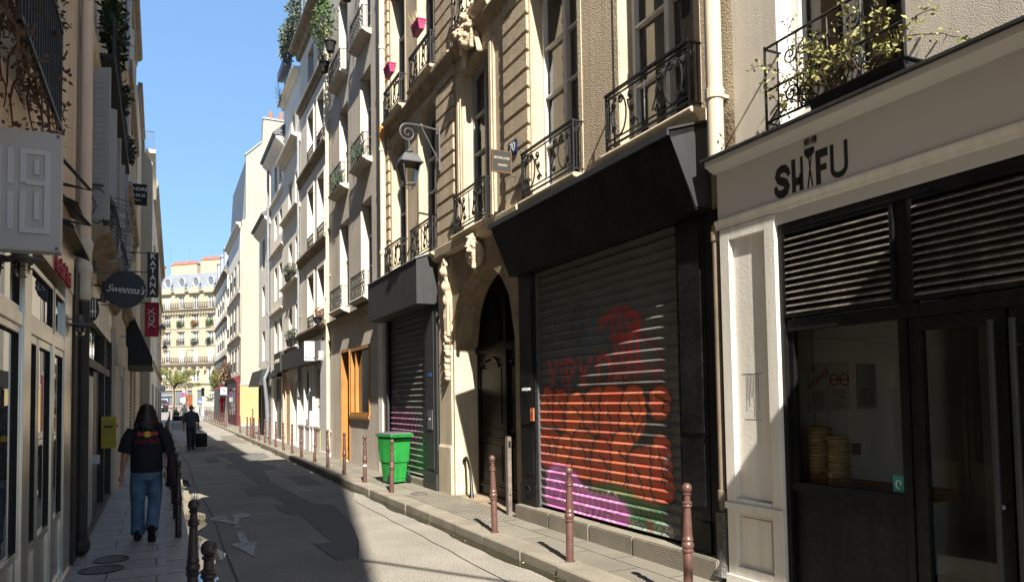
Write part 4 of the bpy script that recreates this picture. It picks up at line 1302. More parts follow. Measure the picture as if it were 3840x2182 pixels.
steamer_stack(4.95, 4.46, 7, .095, 'taller bamboo steamer stack behind the window, against its left edge')
steamer_stack(4.90, 4.235, 6, .082, 'shorter bamboo steamer stack with a white cover behind the restaurant window')
K['paper'] = mat('paper', (.62, .6, .55), .8, vary=.05)
def poster(y, z, w_, h, label, kind):
    t = thing('wall_notice', label, 'notice', (y, 4.592, z), 0, 'notices pinned inside the restaurant')
    mb = MB(); mb.box(-w_ / 2, w_ / 2, -.006, 0, -h / 2, h / 2); mb.build('sheet', K['paper'] if kind < 2 else mat('grey_paper', (.32, .31, .29), .8, vary=.05), t)
    mb = MB()
    if kind == 1:
        for s in (-1, 1):
            cx = s * w_ * .24; rr = w_ * .2
            mb.tube([(cx + rr * math.cos(a), -.008, h * .14 + rr * math.sin(a)) for a in [2 * PI * i / 20 for i in range(21)]], .006, 4)
            mb.box(cx - rr * .8, cx + rr * .8, -.009, -.006, h * .14 - .006, h * .14 + .006)
        mb.build('emblem', K['letterred'], t); mb = MB()
    zz = -h * .08 if kind else -h * .1
    while zz > -h * .45:
        mb.box(-w_ * .38, w_ * random.uniform(.15, .4), -.008, -.006, zz, zz + .006); zz -= .022
    mb.build('text_lines', K['letterdark'], t)
    if kind == 0:
        text('LICENCE', .07, K['letterred'], t, loc=(0, -.009, h * .18), rot=(PI / 2, -.5, 0), depth=.001)
        text('II', .07, K['letterdark'], t, loc=(-.06, -.009, h * .38), depth=.001)
poster(5.09, 1.87, .23, .42, 'white licence notice with red slanting word behind the window', 0)
poster(5.34, 1.88, .25, .42, 'white no-smoking notice with two barred red circles', 1)
poster(5.68, 1.88, .24, .40, 'small grey official notice to the right of the no-smoking notice', 2)
t = thing('wall_socket', 'dark square socket on the interior wall above the steamers', 'socket', (5.52, 4.59, 1.33))
mb = MB(); mb.box(-.05, .05, -.01, 0, -.05, .05); mb.lathe([(.03, 0), (.03, .004), (.02, .004)], 14, (0, 0, 0)); mb.build('plate', K['greyplastic'], t)
t = thing('door_sticker', 'small teal sticker in the lower corner of the restaurant window', 'sticker', (4.752, 3.60, 1.17), -PI / 2)
mb = MB(); mb.box(-.045, .045, -.004, 0, -.06, .06); mb.build('sheet', mat('teal', (.04, .25, .25), .4, vary=0), t)
mb = MB(); mb.tube([(.02 * math.cos(a), -.006, -.005 + .03 * math.sin(a)) for a in [PI * 1.6 * i / 12 for i in range(13)]], .004, 4); mb.build('emblem', K['letterwhite'], t)
t = thing('rail_with_hook', 'thin white rail with a hook above the restaurant window posters', 'rail', (5.4, 4.3, 2.28))
mb = MB(); mb.tube([(-.5, .2, 0), (.3, -.2, 0)], .006, 6); mb.box(-.05, -.03, 0, .02, -.05, 0); mb.build('bar', K['white'], t)
t = thing('round_wall_sign', 'dark disc sign with a pale rim inside behind the glass door', 'sign', (6.2, 3.5, 1.95), -PI / 2)
mb = MB(); mb.lathe([(.25, 0), (.25, .02), (.01, .02)], 28); o = mb.build('disc', K['charcoal'], t); o.rotation_euler = (PI / 2, 0, 0)
mb = MB(); mb.tube([(.25 * math.cos(a), 0, .25 * math.sin(a)) for a in [2 * PI * i / 28 for i in range(29)]], .007, 5); mb.build('rim', K['greyiron'], t)

# next shop's awning on the same side, just outside the picture: its shade falls across the doors
t = RB('neighbouring_awning', 'grey canvas awning over the next shopfront to the right', -5, 2.0, cat='awning')
mb = MB(); mb.prism([(0, 4.6), (-.85, 3.75), (-.85, 3.62), (0, 3.62)], 0, 7, 'x'); mb.build('canopy', K['shopgrey'], t)

# window-box balcony with the climbing plant
t = RB('window_guard', 'thin black iron window guard above the cream fascia', 3.3, 4.58, cat='balcony')
mb = MB()
x0, x1, yf = 0, 1.28, -.16
for z in (4.09, 4.36, 4.72): mb.tube([(x0, yf, z), (x1, yf, z)], .011, 6)
for x in (x0, x1):
    mb.tube([(x, yf, 4.02), (x, yf, 4.74)], .012, 6); mb.tube([(x, yf, 4.72), (x, .02, 4.72)], .011, 6); mb.tube([(x, yf, 4.06), (x, .02, 4.3)], .009, 6)
    mb.tube([(x, yf, 4.09), (x, .02, 4.09)], .009, 6)
mb.tube([(.14, yf, 4.09), (.14, yf, 4.72)], .008, 6)
for cx in (.34, .64, .94):
    for s in (-1, 1):
        mb.tube(spiral(cx + s * .07, 4.56, .075, .012, 0, s * 1.4, 16, yf), .008, 5); mb.tube(spiral(cx + s * .07, 4.24, .075, .012, 0, -s * 1.4, 16, yf), .008, 5)
    mb.tube([(cx, yf, 4.09), (cx, yf, 4.72)], .007, 5)
mb.build('railing', K['iron'], t, smooth=True)
t = RB('window_trough', 'long black plastic planter trough resting behind the iron guard', 3.25, 4.2, cat='planter')
mb = MB(); mb.prism([(-.225, 4.08), (-.195, 3.985), (-.10, 3.985), (-.05, 4.08)], .12, .93, 'x'); mb.prism([(-.235, 4.075), (-.235, 4.09), (-.04, 4.09), (-.04, 4.075)], .10, .95, 'x')
mb.build('trough', K['blackmatt'], t, bevel=.004)
t = RB('climbing_plant', 'straggly yellow-green climber tangled through the iron window guard', 3.2, 4.6, cat='plant')
random.seed(21)
st = MB(); lf = MB()
for k in range(34):
    x = random.uniform(.35, 1.25); p = Vector((x, -.13, 4.1)); path = [tuple(p)]
    dr_ = Vector((random.uniform(-.7, .5), random.uniform(-.5, .3), random.uniform(.3, 1.2))).normalized()
    for j in range(random.randint(5, 11)):
        dr_ = (dr_ + Vector((random.uniform(-.6, .55), random.uniform(-.35, .3), random.uniform(-.45, .3)))).normalized()
        p = p + dr_ * .075
        p.y = max(min(p.y, -.05), -.24)
        path.append(tuple(p))
        if j > 1 and random.random() < .85: leaves(lf, tuple(p), (.05, .05, .05), 5, .024, k * 50 + j, long=1.9)
    st.tube(path, [.006 - .003 * i / len(path) for i in range(len(path))], 4)
for cx, cz, n in ((.05, 4.4, 30), (.3, 4.3, 40), (.62, 4.45, 60), (.85, 4.62, 60), (1.05, 4.75, 60), (1.12, 4.45, 50), (.5, 4.6, 30)):
    leaves(lf, (cx, -.17, cz), (.13, .06, .1), n // 2, .024, int(cx * 1000), long=1.9)
st.build('stems', K['twig'], t); lf.build('leaves', K['leafyellow'], t)
# ------------------------------------------------------------------ the further houses on the right
def pot(mb, x, y, z, r, h): mb.lathe([(r * .7, 0), (r, h), (r * 1.1, h), (r * 1.1, h - .03), (r, h - .03)], 12, (x, y, z))
def cornice(mb, x0, x1, z, out=.3, th=.28):
    mouldx(mb, x0, x1, [(0, z - th), (-out * .3, z - th + .02), (-out * .4, z - th * .5), (-out * .85, z - th * .35), (-out, z - .06), (-out, z), (0, z + .02)])
def rbuilding(name, label, y0, y1, H, wm, rows, cols, X=4.75, glass='glassdark', fm='frame_grey', d=.26, ops_extra=(), wrows=3):
    """rows: (z0, z1); cols: (ya, yb)"""
    t = RB(name, label, y0, y1, X)
    f = lambda y: y1 - y
    ops = [(f(b), f(a), c, e) for c, e in rows for a, b in cols]
    mb = MB()
    wall(mb, 0, f(y0), 0, H, ops + [tuple(o) for o in ops_extra], d=d)
    body(mb, 0, f(y0), 0, H)
    mb.build('wall', wm, t)
    for o in ops:
        mb = MB(); mb.box(o[0], o[0] + .005, .004, d - .06, o[2] + .01, o[3] - .01); mb.build('window_reveal', K['reveal'], t)
        window(t, o[0] + .005, o[1], o[2], o[3], d, K[fm], K[glass], rows=wrows, cols=2, fw=.05)
    return t, f
# grey plaster house with four balconies
r2, f = rbuilding('grey_plaster_house', 'tall grey plaster house with an orange wooden door and paired balconies', 16.55, 23.0, 16.2, K['plaster_grey'],
    [(4.5, 6.95), (7.95, 10.3), (11.3, 13.6)], [(17.95, 19.05), (20.45, 21.55)], ops_extra=[(23 - 21.47, 23 - 20.36, .13, 3.28), (23 - 20.26, 23 - 18.2, 1.44, 3.25)])
mb = MB()
mouldx(mb, f(23), f(16.6), [(0, 4.05), (-.10, 4.1), (-.14, 4.2), (0, 4.26)])
mb.build('ledge', K['stonedark'], r2)
for a, b, z in ((17.85, 19.4, 4.42), (20.4, 22.0, 4.42), (17.85, 19.3, 7.9), (20.4, 22.0, 7.9), (17.85, 19.3, 11.15), (20.4, 22.0, 11.15)):
    mb = MB(); slab(mb, f(b), f(a), z, -.24, .10); mb.build('balcony_slab', K['plaster_grey'], r2)
    wavyrail(r2, f(b) + .07, f(a) - .07, z + .03, z + .62, -.21, K['iron'])
mb = MB()
for a, b in ((17.0, 17.35),): mb.box(f(b), f(a), -.03, 0, .12, 3.62)
mb.build('white_strip', K['plaster_white'], r2)
mb = MB(); a, b = f(21.45), f(20.38)
mb.box(a, a + .05, -.02, .2, .13, 3.26); mb.box(b - .06, b, -.02, .2, .13, 3.26); mb.box(a + .05, b - .06, -.019, .2, 3.2, 3.26)
dj = mb.build('door', K['orangewood'], r2)
mb = MB(); mb.box(a + .05, b - .06, .2, .25, .13, 3.2); mb.build('leaf', K['orangewood'], dj)
mb = MB(); mb.box(a + .05, a + .08, .02, .198, .2, 3.15); mb.build('edge', K['orangewood'], dj)
a, b = f(20.24), f(18.22)
mb = MB()
mb.box(a, a + .07, -.025, .12, 1.44, 3.23); mb.box(b - .07, b, -.025, .12, 1.44, 3.23); mb.box(a + .07, b - .07, -.024, .12, 3.16, 3.23); mb.box(a + .07, b - .07, -.024, .12, 1.44, 1.51); mb.box(a - .04, b + .04, -.06, -.0251, 1.36, 1.44)
mb.box(a + .5, a + .54, -.01, .12, 1.51, 3.16)
wj = mb.build('shop_window', K['orangewood'], r2)
mb = MB(); mb.quad((a + .07, .08, 1.5), (b - .07, .08, 1.5), (b - .07, .08, 3.17), (a + .07, .08, 3.17)); mb.build('pane', K['glassdark'], wj)
# pots and plants on the grey house
def plantpot(X_, Y_, Z_, label, pr, ph, pm, lm, cr, n, s, seed, off=(0, 0, 0), name='potted_plant', sq=(1, 1, 1)):
    t = thing(name, label, 'plant', (X_, Y_, Z_))
    mb = MB(); pot(mb, 0, 0, 0, pr, ph); mb.build('pot', pm, t)
    mb = MB(); leaves(mb, (off[0], off[1], ph + cr * .7 + off[2]), (cr * sq[0], cr * sq[1], cr * sq[2]), n, s, seed); mb.build('foliage', lm, t)
    mb = MB(); rnd = random.Random(seed)
    for k in range(5): mb.tube([(0, 0, ph - .03), (off[0] * .5 + rnd.uniform(-.5, .5) * cr, off[1] * .5 + rnd.uniform(-.5, .5) * cr, ph + cr)], .008, 4)
    mb.build('stem', K['twig'], t)
    return t
plantpot(4.38, 21.0, 11.85, 'bushy green citrus shrub in a black pot on the far upper balcony', .16, .3, K['blackmatt'], K['leaf'], .65, 900, .055, 31, (-.1, .45, .25), sq=(.5, 1.25, 1.0))
plantpot(4.36, 21.75, 11.55, 'low dark pot hung below the green citrus shrub', .15, .3, K['blackmatt'], K['leafdark'], .22, 120, .05, 32)
plantpot(4.38, 18.9, 12.3, 'flowering plant with red blooms in a dark planter on the near upper balcony', .15, .25, K['blackmatt'], K['leaf'], .4, 330, .05, 33, (0, .1, .1))
t = thing('red_flowers', 'cluster of small red flowers above the dark planter', 'flowers', (4.33, 19.3, 12.95))
mb = MB(); leaves(mb, (0, 0, 0), (.1, .16, .14), 30, .05, 5); mb.build('petals', mat('petal_red', (.5, .02, .04), .6, vary=.2), t)
for i, (yy_, zz_, lb) in enumerate([(18.2, 4.75 + 3.3, 'near middle'), (20.8, 4.75 + 3.3, 'far middle')]):
    t = thing('balcony_plants', 'spiky green leaves growing behind the %s balcony of the grey house' % lb, 'plant', (4.55, yy_, zz_))
    mb = MB(); rnd = random.Random(i)
    for k in range(40):
        a_ = rnd.uniform(0, 6.28); l_ = rnd.uniform(.2, .55); q = (rnd.uniform(-.1, .1), rnd.uniform(-.2, .7), -.1)
        mb.tube([q, (q[0] + .12 * math.cos(a_), q[1] + .15 * math.sin(a_), q[2] + l_ * .8), (q[0] + .25 * math.cos(a_), q[1] + .3 * math.sin(a_), q[2] + l_)], [.014, .012, .002], 4, flat=.3)
    mb.build('leaves', K['leafdark'], t)
# magenta boxes on the stone house
for y_, z_, lb in ((13.1, 8.80, 'nearer, higher'), (15.05, 8.78, 'further, lower')):
    t = RB('flower_box', '%s magenta plastic window box on an upper balcony of the stone house' % lb, y_ - .35, y_ + .35, cat='flower box')
    mb = MB(); z = z_ - .02
    mb.prism([(-.42, z + .18), (-.39, z), (-.29, z), (-.26, z + .18)], .1, .5, 'x')
    mb.prism([(-.43, z + .175), (-.43, z + .20), (-.25, z + .20), (-.25, z + .175)], .09, .51, 'x'); mb.prism([(-.425, z + .12), (-.425, z + .13), (-.255, z + .13), (-.255, z + .12)], .095, .505, 'x')
    mb.build('box', K['pink'], t)
    if y_ < 14:
        mb = MB(); rnd = random.Random(4)
        for k in range(16): mb.tube([(rnd.uniform(0, .3), -.35, z + .2), (rnd.uniform(-.15, .3), rnd.uniform(-.45, -.3), z + rnd.uniform(.35, .55))], .004, 4)
        mb.build('dry_stems', mat('straw', (.5, .4, .22), .9), t)
downpipe('drainpipe', 'cream drainpipe at the far edge of the grey plaster house', 4.66, 22.9, .3, 13.5, .06, K['pipe'])
# beige house over the small white kitchen shop
r3, f = rbuilding('beige_corniced_house', 'beige house with three heavy cornices above a small white shopfront', 23.0, 28.2, 14.9, K['plaster_beige'],
    [(4.4, 6.2), (7.2, 9.25), (10.3, 11.95), (13.2, 14.3)], [(23.75, 24.85), (25.55, 26.65)], ops_extra=[(.1, 1.95, .95, 2.93), (28.2 - 25.25, 28.2 - 23.98, .95, 2.9)])
mb = MB()
for z in (4.3, 7.05, 10.1, 12.75): cornice(mb, f(28.25), f(23.1), z, .17, .3)
cornice(mb, f(28.3), f(22.9), 15.1, .42, .4)
mb.build('cornice', K['stonedark'], r3)
for z0_, z1_ in [(4.4, 6.2), (7.2, 9.25), (10.3, 11.95)]:
    for a, b in [(23.75, 24.85), (25.55, 26.65)]:
        mb = MB()
        mb.box(f(b) - .1, f(b) - .002, -.03, -.001, z0_, z1_ + .1); mb.box(f(a) + .002, f(a) + .1, -.03, -.001, z0_, z1_ + .1); mb.box(f(b) - .002, f(a) + .002, -.029, -.001, z1_ + .002, z1_ + .1)
        mb.build('window_surround', K['plaster_white'], r3)
        wavyrail(r3, f(b), f(a), z0_, z0_ + .38, -.03, K['iron'])
mb = MB(); mb.prism([(0, 15.1), (-.42, 15.1), (-.36, 15.25), (.9, 17.4), (.9, 15.1)], f(28.4), f(22.6), 'x'); mb.build('roof', K['zinc'], r3)
# shopfront "Kitchen"
mb = MB()
mb.box(f(23.9), f(23.02), -.12, .1, .12, 3.72); mb.box(f(23.9), f(22.95), -.14, .1, .0, .25)
mb.box(f(28.45), f(23.9), -.09, -.001, .13, .95)
for y_ in (28.4, 27.0, 25.9, 25.35, 23.98): mb.box(f(y_), f(y_) + .1, -.12, -.002, .13, 3.0)
mb.box(f(28.45), f(23.9), -.115, -.001, .93, 1.0)
mb.build('shopfront', K['white'], r3)
mb = MB(); mb.prism([(-.30, 3.10), (-.30, 3.72), (0, 3.85), (0, 3.10)], f(31.0), f(23.9), 'x'); mb.build('fascia', K['charcoal'], r3)
mb = MB(); mb.quad((.15, .08, .95), (f(25.3), .08, .95), (f(25.3), .08, 2.95), (.15, .08, 2.95)); mb.quad((f(25.3), .08, .95), (f(24), .08, .95), (f(24), .08, 2.95), (f(25.3), .08, 2.95)); mb.build('shop_window', K['glassdark'], r3)
mb = MB(); mb.box(f(23.95), f(23.99), -.14, -.09, .13, .9); mb.build('yellow_edge', K['yellowbox'], r3)
def hang_sign(name, label, cat, X_, Y_, z0, z1, w_, th, m, words=(), lm=None, wallx=None, arms=(0.1,), armm=None, facing=-1, rot=0, frame=None):
    """sign board square to the wall; X_ is its outer edge, on brackets reaching wallx"""
    t = thing(name, label, cat, (X_, Y_, 0))
    s = 1 if wallx > X_ else -1
    x0, x1 = (0, w_) if s > 0 else (-w_, 0)
    mb = MB(); mb.box(x0, x1, -th / 2, th / 2, z0, z1)
    b = mb.build('board', m, t, bevel=.004)
    if frame:
        mb = MB(); g = .012
        mb.box(x0 - g, x0 + .0, -th / 2 - .004, th / 2 + .004, z0 - g, z1 + g); mb.box(x1, x1 + g, -th / 2 - .004, th / 2 + .004, z0 - g, z1 + g); mb.box(x0, x1, -th / 2 - .003, th / 2 + .003, z0 - g, z0); mb.box(x0, x1, -th / 2 - .003, th / 2 + .003, z1, z1 + g)
        mb.build('frame', frame, t)
    mb = MB()
    for q in arms:
        z = lerp(z0, z1, q)
        mb.tube([(x0 if s < 0 else x1, 0, z), (wallx - X_, 0, z)], .012, 6)
    mb.build('bracket', armm or K['iron'], t)
    for w__ in words:
        body_, size, dx_, z = w__[:4]
        kw = w__[4] if len(w__) > 4 else {}
        text(body_, size, lm, b, loc=((x0 + x1) / 2 + dx_, -th / 2 - .003, z), depth=.002, **kw)
    return t
hang_sign('hanging_sign', 'white square hanging sign reading Kitchen in grey letters', 'shop sign', 4.14, 24, 3.11, 3.73, .42, .08, K['white'], [('Kitchen', .125, 0, 3.205, {'bold': .003})], K['letterdark'], 4.75, (.15, .85), K['white'])
t = thing('wall_lamp', 'small cream box lamp on the white pier beside the kitchen sign', 'lamp', (4.56, 23.55, 3.3)); mb = MB(); mb.box(-.06, .07, -.06, .06, -.1, .1); mb.lathe([(.09, -.18), (.05, -.1), (.05, -.08)], 10); mb.build('housing', K['pipe'], t)
# green-door bay and beige piers
r4, f = rbuilding('white_stepped_house', 'white house with ledges between its storeys and dark planters', 28.2, 32.3, 12.0, K['plaster_white'],
    [(4.1, 5.6), (6.9, 8.2), (9.5, 10.75)], [(28.65, 29.45), (30.25, 31.05)], ops_extra=[(32.3 - 29.9, 32.3 - 28.6, .13, 2.6), (.1, .6, .2, 2.9)])
mb = MB()
for z in (3.95, 6.55, 9.35): cornice(mb, f(32.4), f(28.25), z, .2, .2)
cornice(mb, f(32.4), f(28.2), 11.95, .34, .3)
mb.build('ledge', K['plaster_beige'], r4)
mb = MB()
wall(mb, 0, f(28.2), 12.0, 14.4, [(f(30.2), f(29.4), 12.4, 13.3)], d=.2); mb.box(0, f(28.2), .62, 8, 12, 14.4)
cornice(mb, f(32.3), f(28.2), 14.5, .3, .25)
mb.build('attic_wall', K['plaster_white'], r4)
window(r4, f(30.2), f(29.4), 12.4, 13.3, .2, K['frame_white'], K['glassdark'], rows=2, cols=2)
mb = MB(); mb.box(f(29.9), f(28.6), .10, .2, .13, 2.6)
gd = mb.build('door', mat('green_door', (.01, .16, .04), .45, vary=.2), r4)
mb = MB()
for z0_, z1_ in ((.3, .9), (1.0, 2.4)): mb.box(f(29.9) + .12, f(28.6) - .12, .07, .1, z0_, z1_)
mb.build('panel', gd.data.materials[0], gd)
mb = MB()
mb.box(f(32.2), f(32.0), -.1, -.001, .13, 3.1); mb.box(f(31.4), f(29.95), -.08, -.001, .13, 2.6); mb.box(f(31.3), f(31.2), -.12, -.08, .13, 2.6); mb.box(f(30.1), f(30.0), -.12, -.08, .13, 2.6)
mb.build('pilaster', mat('salmon_paint', (.55, .38, .28), .7, vary=.1), r4)
mb = MB(); mb.box(f(32.9), f(31.05), -.34, -.02, 3.06, 3.86); mb.build('fascia', K['charcoal'], r4)
text('COMPAGNIE', .24, K['pipe'], r4, loc=(f(31.98), -.345, 3.5), depth=.004, sx=1.0)
for y_, sd in ((29.3, 1), (30.1, 2), (28.9, 3), (29.7, 4)):
    zz = 6.56 if sd < 3 else 3.97
    plantpot(4.58, y_, zz, 'clipped dark bush on the %s ledge of the white stepped house, %s of two' % ('upper' if sd < 3 else 'lower', 'nearer' if sd in (1, 3) else 'farther'), .16, .26, K['blackmatt'], K['leafdark'], .22, 260, .04, sd)
plantpot(4.55, 23.9, 4.3, 'shrivelled reddish flowers in a box on the lowest cornice of the beige house', .15, .2, K['blackmatt'], mat('dry_rose', (.35, .2, .12), .8, vary=.4, vscale=20), .22, 160, .04, 9, sq=(.6, 1.6, .8))
t = thing('roof_railing', 'fan of thin iron spikes at the edge of the attic terrace against the sky', 'railing', (4.45, 30.9, 14.2))
mb = MB()
for k in range(7):
    a_ = R(100 + k * 20); mb.tube([(0, .1, 0), (.9 * math.cos(a_) * .2, .1 + .9 * abs(math.cos(R(k * 14))), .9 * math.sin(R(k * 14)))], .012, 4)
mb.tube([(0, .1 + .55 * math.cos(R(k * 14)), .55 * math.sin(R(k * 14))) for k in range(7)], .01, 4); mb.build('spikes', K['iron'], t)
t = thing('balcony_box', 'long grey planter box hung on a railing above the white stepped house', 'planter', (4.4, 29.3, 15.0))
mb = MB(); mb.box(-.12, .12, -.1, 1.6, -.1, .22); mb.build('box', K['greyplastic'], t)
mb = MB()
for k in range(12): mb.box(.16, .18, -.2 + k * .17, -.18 + k * .17, -.35, .3)
mb.box(.155, .185, -.25, 1.75, .3, .33); mb.build('railing', K['iron'], t)
t = thing('roof_shrub', 'silvery green shrub spilling over the roof edge against the blue sky', 'shrub', (4.7, 27.3, 16.1))
mb = MB(); leaves(mb, (0, 0, 0), (.55, 1.3, .9), 1500, .09, 77); leaves(mb, (-.3, 1.3, -.35), (.35, .8, .6), 700, .09, 78); leaves(mb, (-.3, 1.9, -.6), (.25, .5, .4), 300, .1, 79); mb.build('foliage', K['leafgrey'], t)
mb = MB()
for k in range(8): mb.tube([(.4, .1 * k, -.9), (-.1 + .05 * k, .3 * k - .3, .2)], .02, 4)
mb.build('stem', K['twig'], t)
t = thing('roof_parapet_panel', 'row of grey parapet panels above the heavy cornice of the beige house', 'parapet', (4.5, 25.5, 15.1))
mb = MB(); mb.box(0, .06, -3.2, 3.2, .12, 1.35)
for k in range(9): mb.box(-.012, -.001, -3.2 + k * .8, -3.19 + k * .8, .12, 1.35)
mb.build('panel', K['zinc'], t)
# narrow house with overhanging zinc eaves, then the lower one
r5, f = rbuilding('eaved_house', 'narrow pale house with deep zinc eaves and a tall bent grey drainpipe', 32.3, 36.4, 13.2, K['plaster_white'],
    [(4.0, 5.5), (6.4, 7.9), (9.2, 10.3), (11.4, 12.6)], [(32.9, 33.7), (34.4, 35.2)], ops_extra=[(36.4 - 35.7, 36.4 - 33.2, .13, 2.9)])
mb = MB()
for z in (5.9, 8.65, 11.0): cornice(mb, f(36.4), f(32.4), z, .12, .18)
mb.build('ledge', K['plaster_beige'], r5)
mb = MB(); mb.prism([(0, 12.6), (-.08, 12.75), (-.38, 13.0), (-.38, 13.09), (0, 13.09)], f(36.5), f(32.0), 'x'); mb.build('soffit', K['plaster_white'], r5)
mb = MB(); mb.prism([(-.45, 13.1), (-.5, 13.2), (1.6, 15.0), (1.6, 13.1)], f(36.5), f(31.95), 'x'); mb.build('roof', K['slate'], r5)
mb = MB(); mb.box(f(35.7), f(33.2), .15, .24, .13, 2.9); mb.prism([(0, 3.3), (-.2, 3.0), (-.2, 2.9), (0, 2.9)], f(35.9), f(33), 'x'); mb.build('shopfront', K['black'], r5)
r5b, f = rbuilding('low_dark_shop_house', 'lower pale house with a black shuttered corner shop', 36.4, 40.8, 10.7, K['plaster_white'],
    [(3.9, 5.4), (6.2, 7.7), (8.6, 10.1)], [(36.9, 37.9), (38.7, 39.7)], ops_extra=[(.4, 3.6, .13, 2.7)])
mb = MB(); mb.prism([(0, 10.3), (-.3, 10.6), (-.3, 10.69), (0, 10.69)], f(41.0), f(36.45), 'x'); mb.build('soffit', K['plaster_white'], r5b)
mb = MB(); mb.prism([(-.4, 10.7), (-.43, 10.8), (1.6, 12.2), (1.6, 10.7)], f(41.0), f(36.42), 'x'); mb.build('roof', K['slate'], r5b)
mb = MB(); mb.prism([(-.55, 2.62), (-.35, 3.38), (0, 3.45), (0, 2.62)], f(41.0), f(36.6), 'x'); mb.build('shop_awning', K['charcoal'], r5b)
mb = MB(); mb.box(f(40.8), f(40.35), -.06, -.001, .1, 2.6); mb.box(f(37.2), f(36.5), -.06, -.001, .1, 2.6); mb.build('shop_pier', K['charcoal'], r5b)
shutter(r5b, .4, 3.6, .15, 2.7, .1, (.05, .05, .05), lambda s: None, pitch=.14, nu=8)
dp = thing('drainpipe', 'long grey zinc drainpipe with a swan-neck bend in front of the dark shop', 'drainpipe', (4.5, 36.3, 0))
mb = MB(); mb.tube([(.1, 0, 12.8), (.12, 0, 3.6), (.1, 0, 3.3), (-.1, -.3, 2.9), (-.06, -.3, 2.5), (.02, -.2, 1.8), (.1, 0, .2)], [.06, .06, .065, .07, .08, .09, .09], 10); mb.build('pipe', K['pipegrey'], dp, smooth=True)
mb = MB()
for z in (11, 8.5, 6, 3.7, 1.2): mb.lathe([(.06, -.04), (.085, -.03), (.085, .03), (.06, .04)], 10, (.11, 0, z))
mb.build('collar', K['pipegrey'], dp)
downpipe('drainpipe', 'thin grey drainpipe between the beige and the white stepped houses', 4.66, 28.2, 2.0, 12, .05, K['pipegrey'])
# gable-ended house beyond the courtyard
gh = thing('cream_gabled_house', 'tall cream house showing its blank windowless gable with a yellow foot', 'building', (0, 57, 0))
mb = MB()
mb.prism([(5.32, 3.15), (5.36, 7.5), (5.40, 15.2), (5.66, 15.3), (5.68, 20.0), (6.81, 21.1), (6.9, 22.93), (14, 22.8), (14, 0), (5.9, 0), (5.9, 3.15)], 0, .4, 'y')
mb.build('gable_wall', K['gable'], gh)
mb = MB(); mb.prism([(5.28, 0), (5.28, 3.1), (5.9, 3.1), (5.9, 3.15), (10, 3.15), (10, 0)], -.03, .39, 'y'); mb.build('yellow_foot', K['yellow'], gh)
mb = MB(); mb.box(5.26, 6.05, -.08, -.031, 3.08, 3.2); mb.box(5.3, 9, -.05, -.0305, .0, .28); mb.build('band', K['frame_grey'], gh)
mb = MB(); mb.tube([(6.6, -.1, 13.6), (6.6, -.1, 4.5)], .05, 6); mb.tube([(6.6, -.1, 13.6), (7.6, -.1, 13.7)], .05, 6); mb.build('wall_pipe', K['pipegrey'], gh)
mb = MB()
P = [(5.62, 20.05), (6.76, 21.15), (6.83, 22.98), (14, 22.86)]
for (a, b), (c, d) in zip(P, P[1:]): mb.add([(a, -.08, b), (c, -.08, d), (c, .5, d), (a, .5, b), (a, -.08, b + .1), (c, -.08, d + .1), (c, .5, d + .1), (a, .5, b + .1)], [(0, 3, 2, 1), (4, 5, 6, 7), (0, 1, 5, 4), (1, 2, 6, 5), (2, 3, 7, 6), (3, 0, 4, 7)])
mb.build('coping', K['zinc'], gh)
mb = MB()
for x, s, h in ((7.1, .1, .3), (7.45, .15, .75), (7.9, .1, .35), (8.2, .16, .75), (8.6, .2, .4), (8.9, .12, .5)):
    o_ = MB(); o_.lathe([(s * 1.1, 22.85), (s, 22.95 + h * .3), (s * .8, 22.9 + h)], 8, (x, .2, 0)); o_.build('chimney_pot', K['terracotta'], gh)
mb = MB(); mb.box(5.4, 14, .41, 11.3, 0, 15); mb.prism([(5.45, 15), (5.72, 19.9), (6.85, 21), (14, 22.7), (14, 15)], .41, 11.3, 'y'); mb.build('roof', K['slate'], gh)
r6, f = rbuilding('red_shop_house', 'street front of the cream gable house, with a red corner shop', 57.4, 68.4, 14.8, K['plaster_white'],
    [(4.1, 6.0), (7.1, 9.3), (10.5, 12.5)], [(58.4, 59.7), (61.2, 62.5), (64, 65.3), (66.3, 67.4)], X=5.35)
mb = MB(); cornice(mb, f(68.5), f(57.3), 15.1, .35, .4); cornice(mb, f(68.4), f(57.4), 10.0, .15, .2); cornice(mb, f(68.4), f(57.4), 6.8, .15, .2); mb.build('cornice', K['plaster_beige'], r6)
for z in (4.1, 7.1, 10.5):
    for a, b in [(58.4, 59.7), (61.2, 62.5), (64, 65.3)]: wavyrail(r6, f(b), f(a), z, z + .7, -.3, K['iron'])
mb = MB(); mb.box(f(65), f(57.5), -.25, -.001, 0, 3.3); mb.prism([(-.25, 3.3), (-.5, 3.65), (0, 3.85), (0, 3.3)], f(65), f(57.5), 'x'); sf = mb.build('red_shopfront', K['red'], r6)
mb = MB()
for y_ in (58.6, 60.4, 62.2): mb.box(f(y_ + 1.3), f(y_), -.27, -.2501, .9, 2.9)
mb.build('pane', K['glassdark'], sf)
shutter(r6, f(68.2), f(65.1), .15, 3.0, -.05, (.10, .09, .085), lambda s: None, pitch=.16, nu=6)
r7, f = rbuilding('far_row_house', 'last pale house of the right-hand row with planters on its lower ledge', 68.4, 84.0, 13.0, K['plaster_white'],
    [(3.9, 5.5), (6.6, 8.8), (10.0, 12.2)], [(69.3, 70.6), (72, 73.3), (75, 76.3), (78, 79.3), (81, 82.3)], X=5.3)
mb = MB(); cornice(mb, f(84.2), f(68.4), 13.4, .35, .35); cornice(mb, f(84), f(68.4), 6.0, .2, .25); cornice(mb, f(84), f(68.4), 9.4, .2, .25); mb.build('cornice', K['stonedark'], r7)
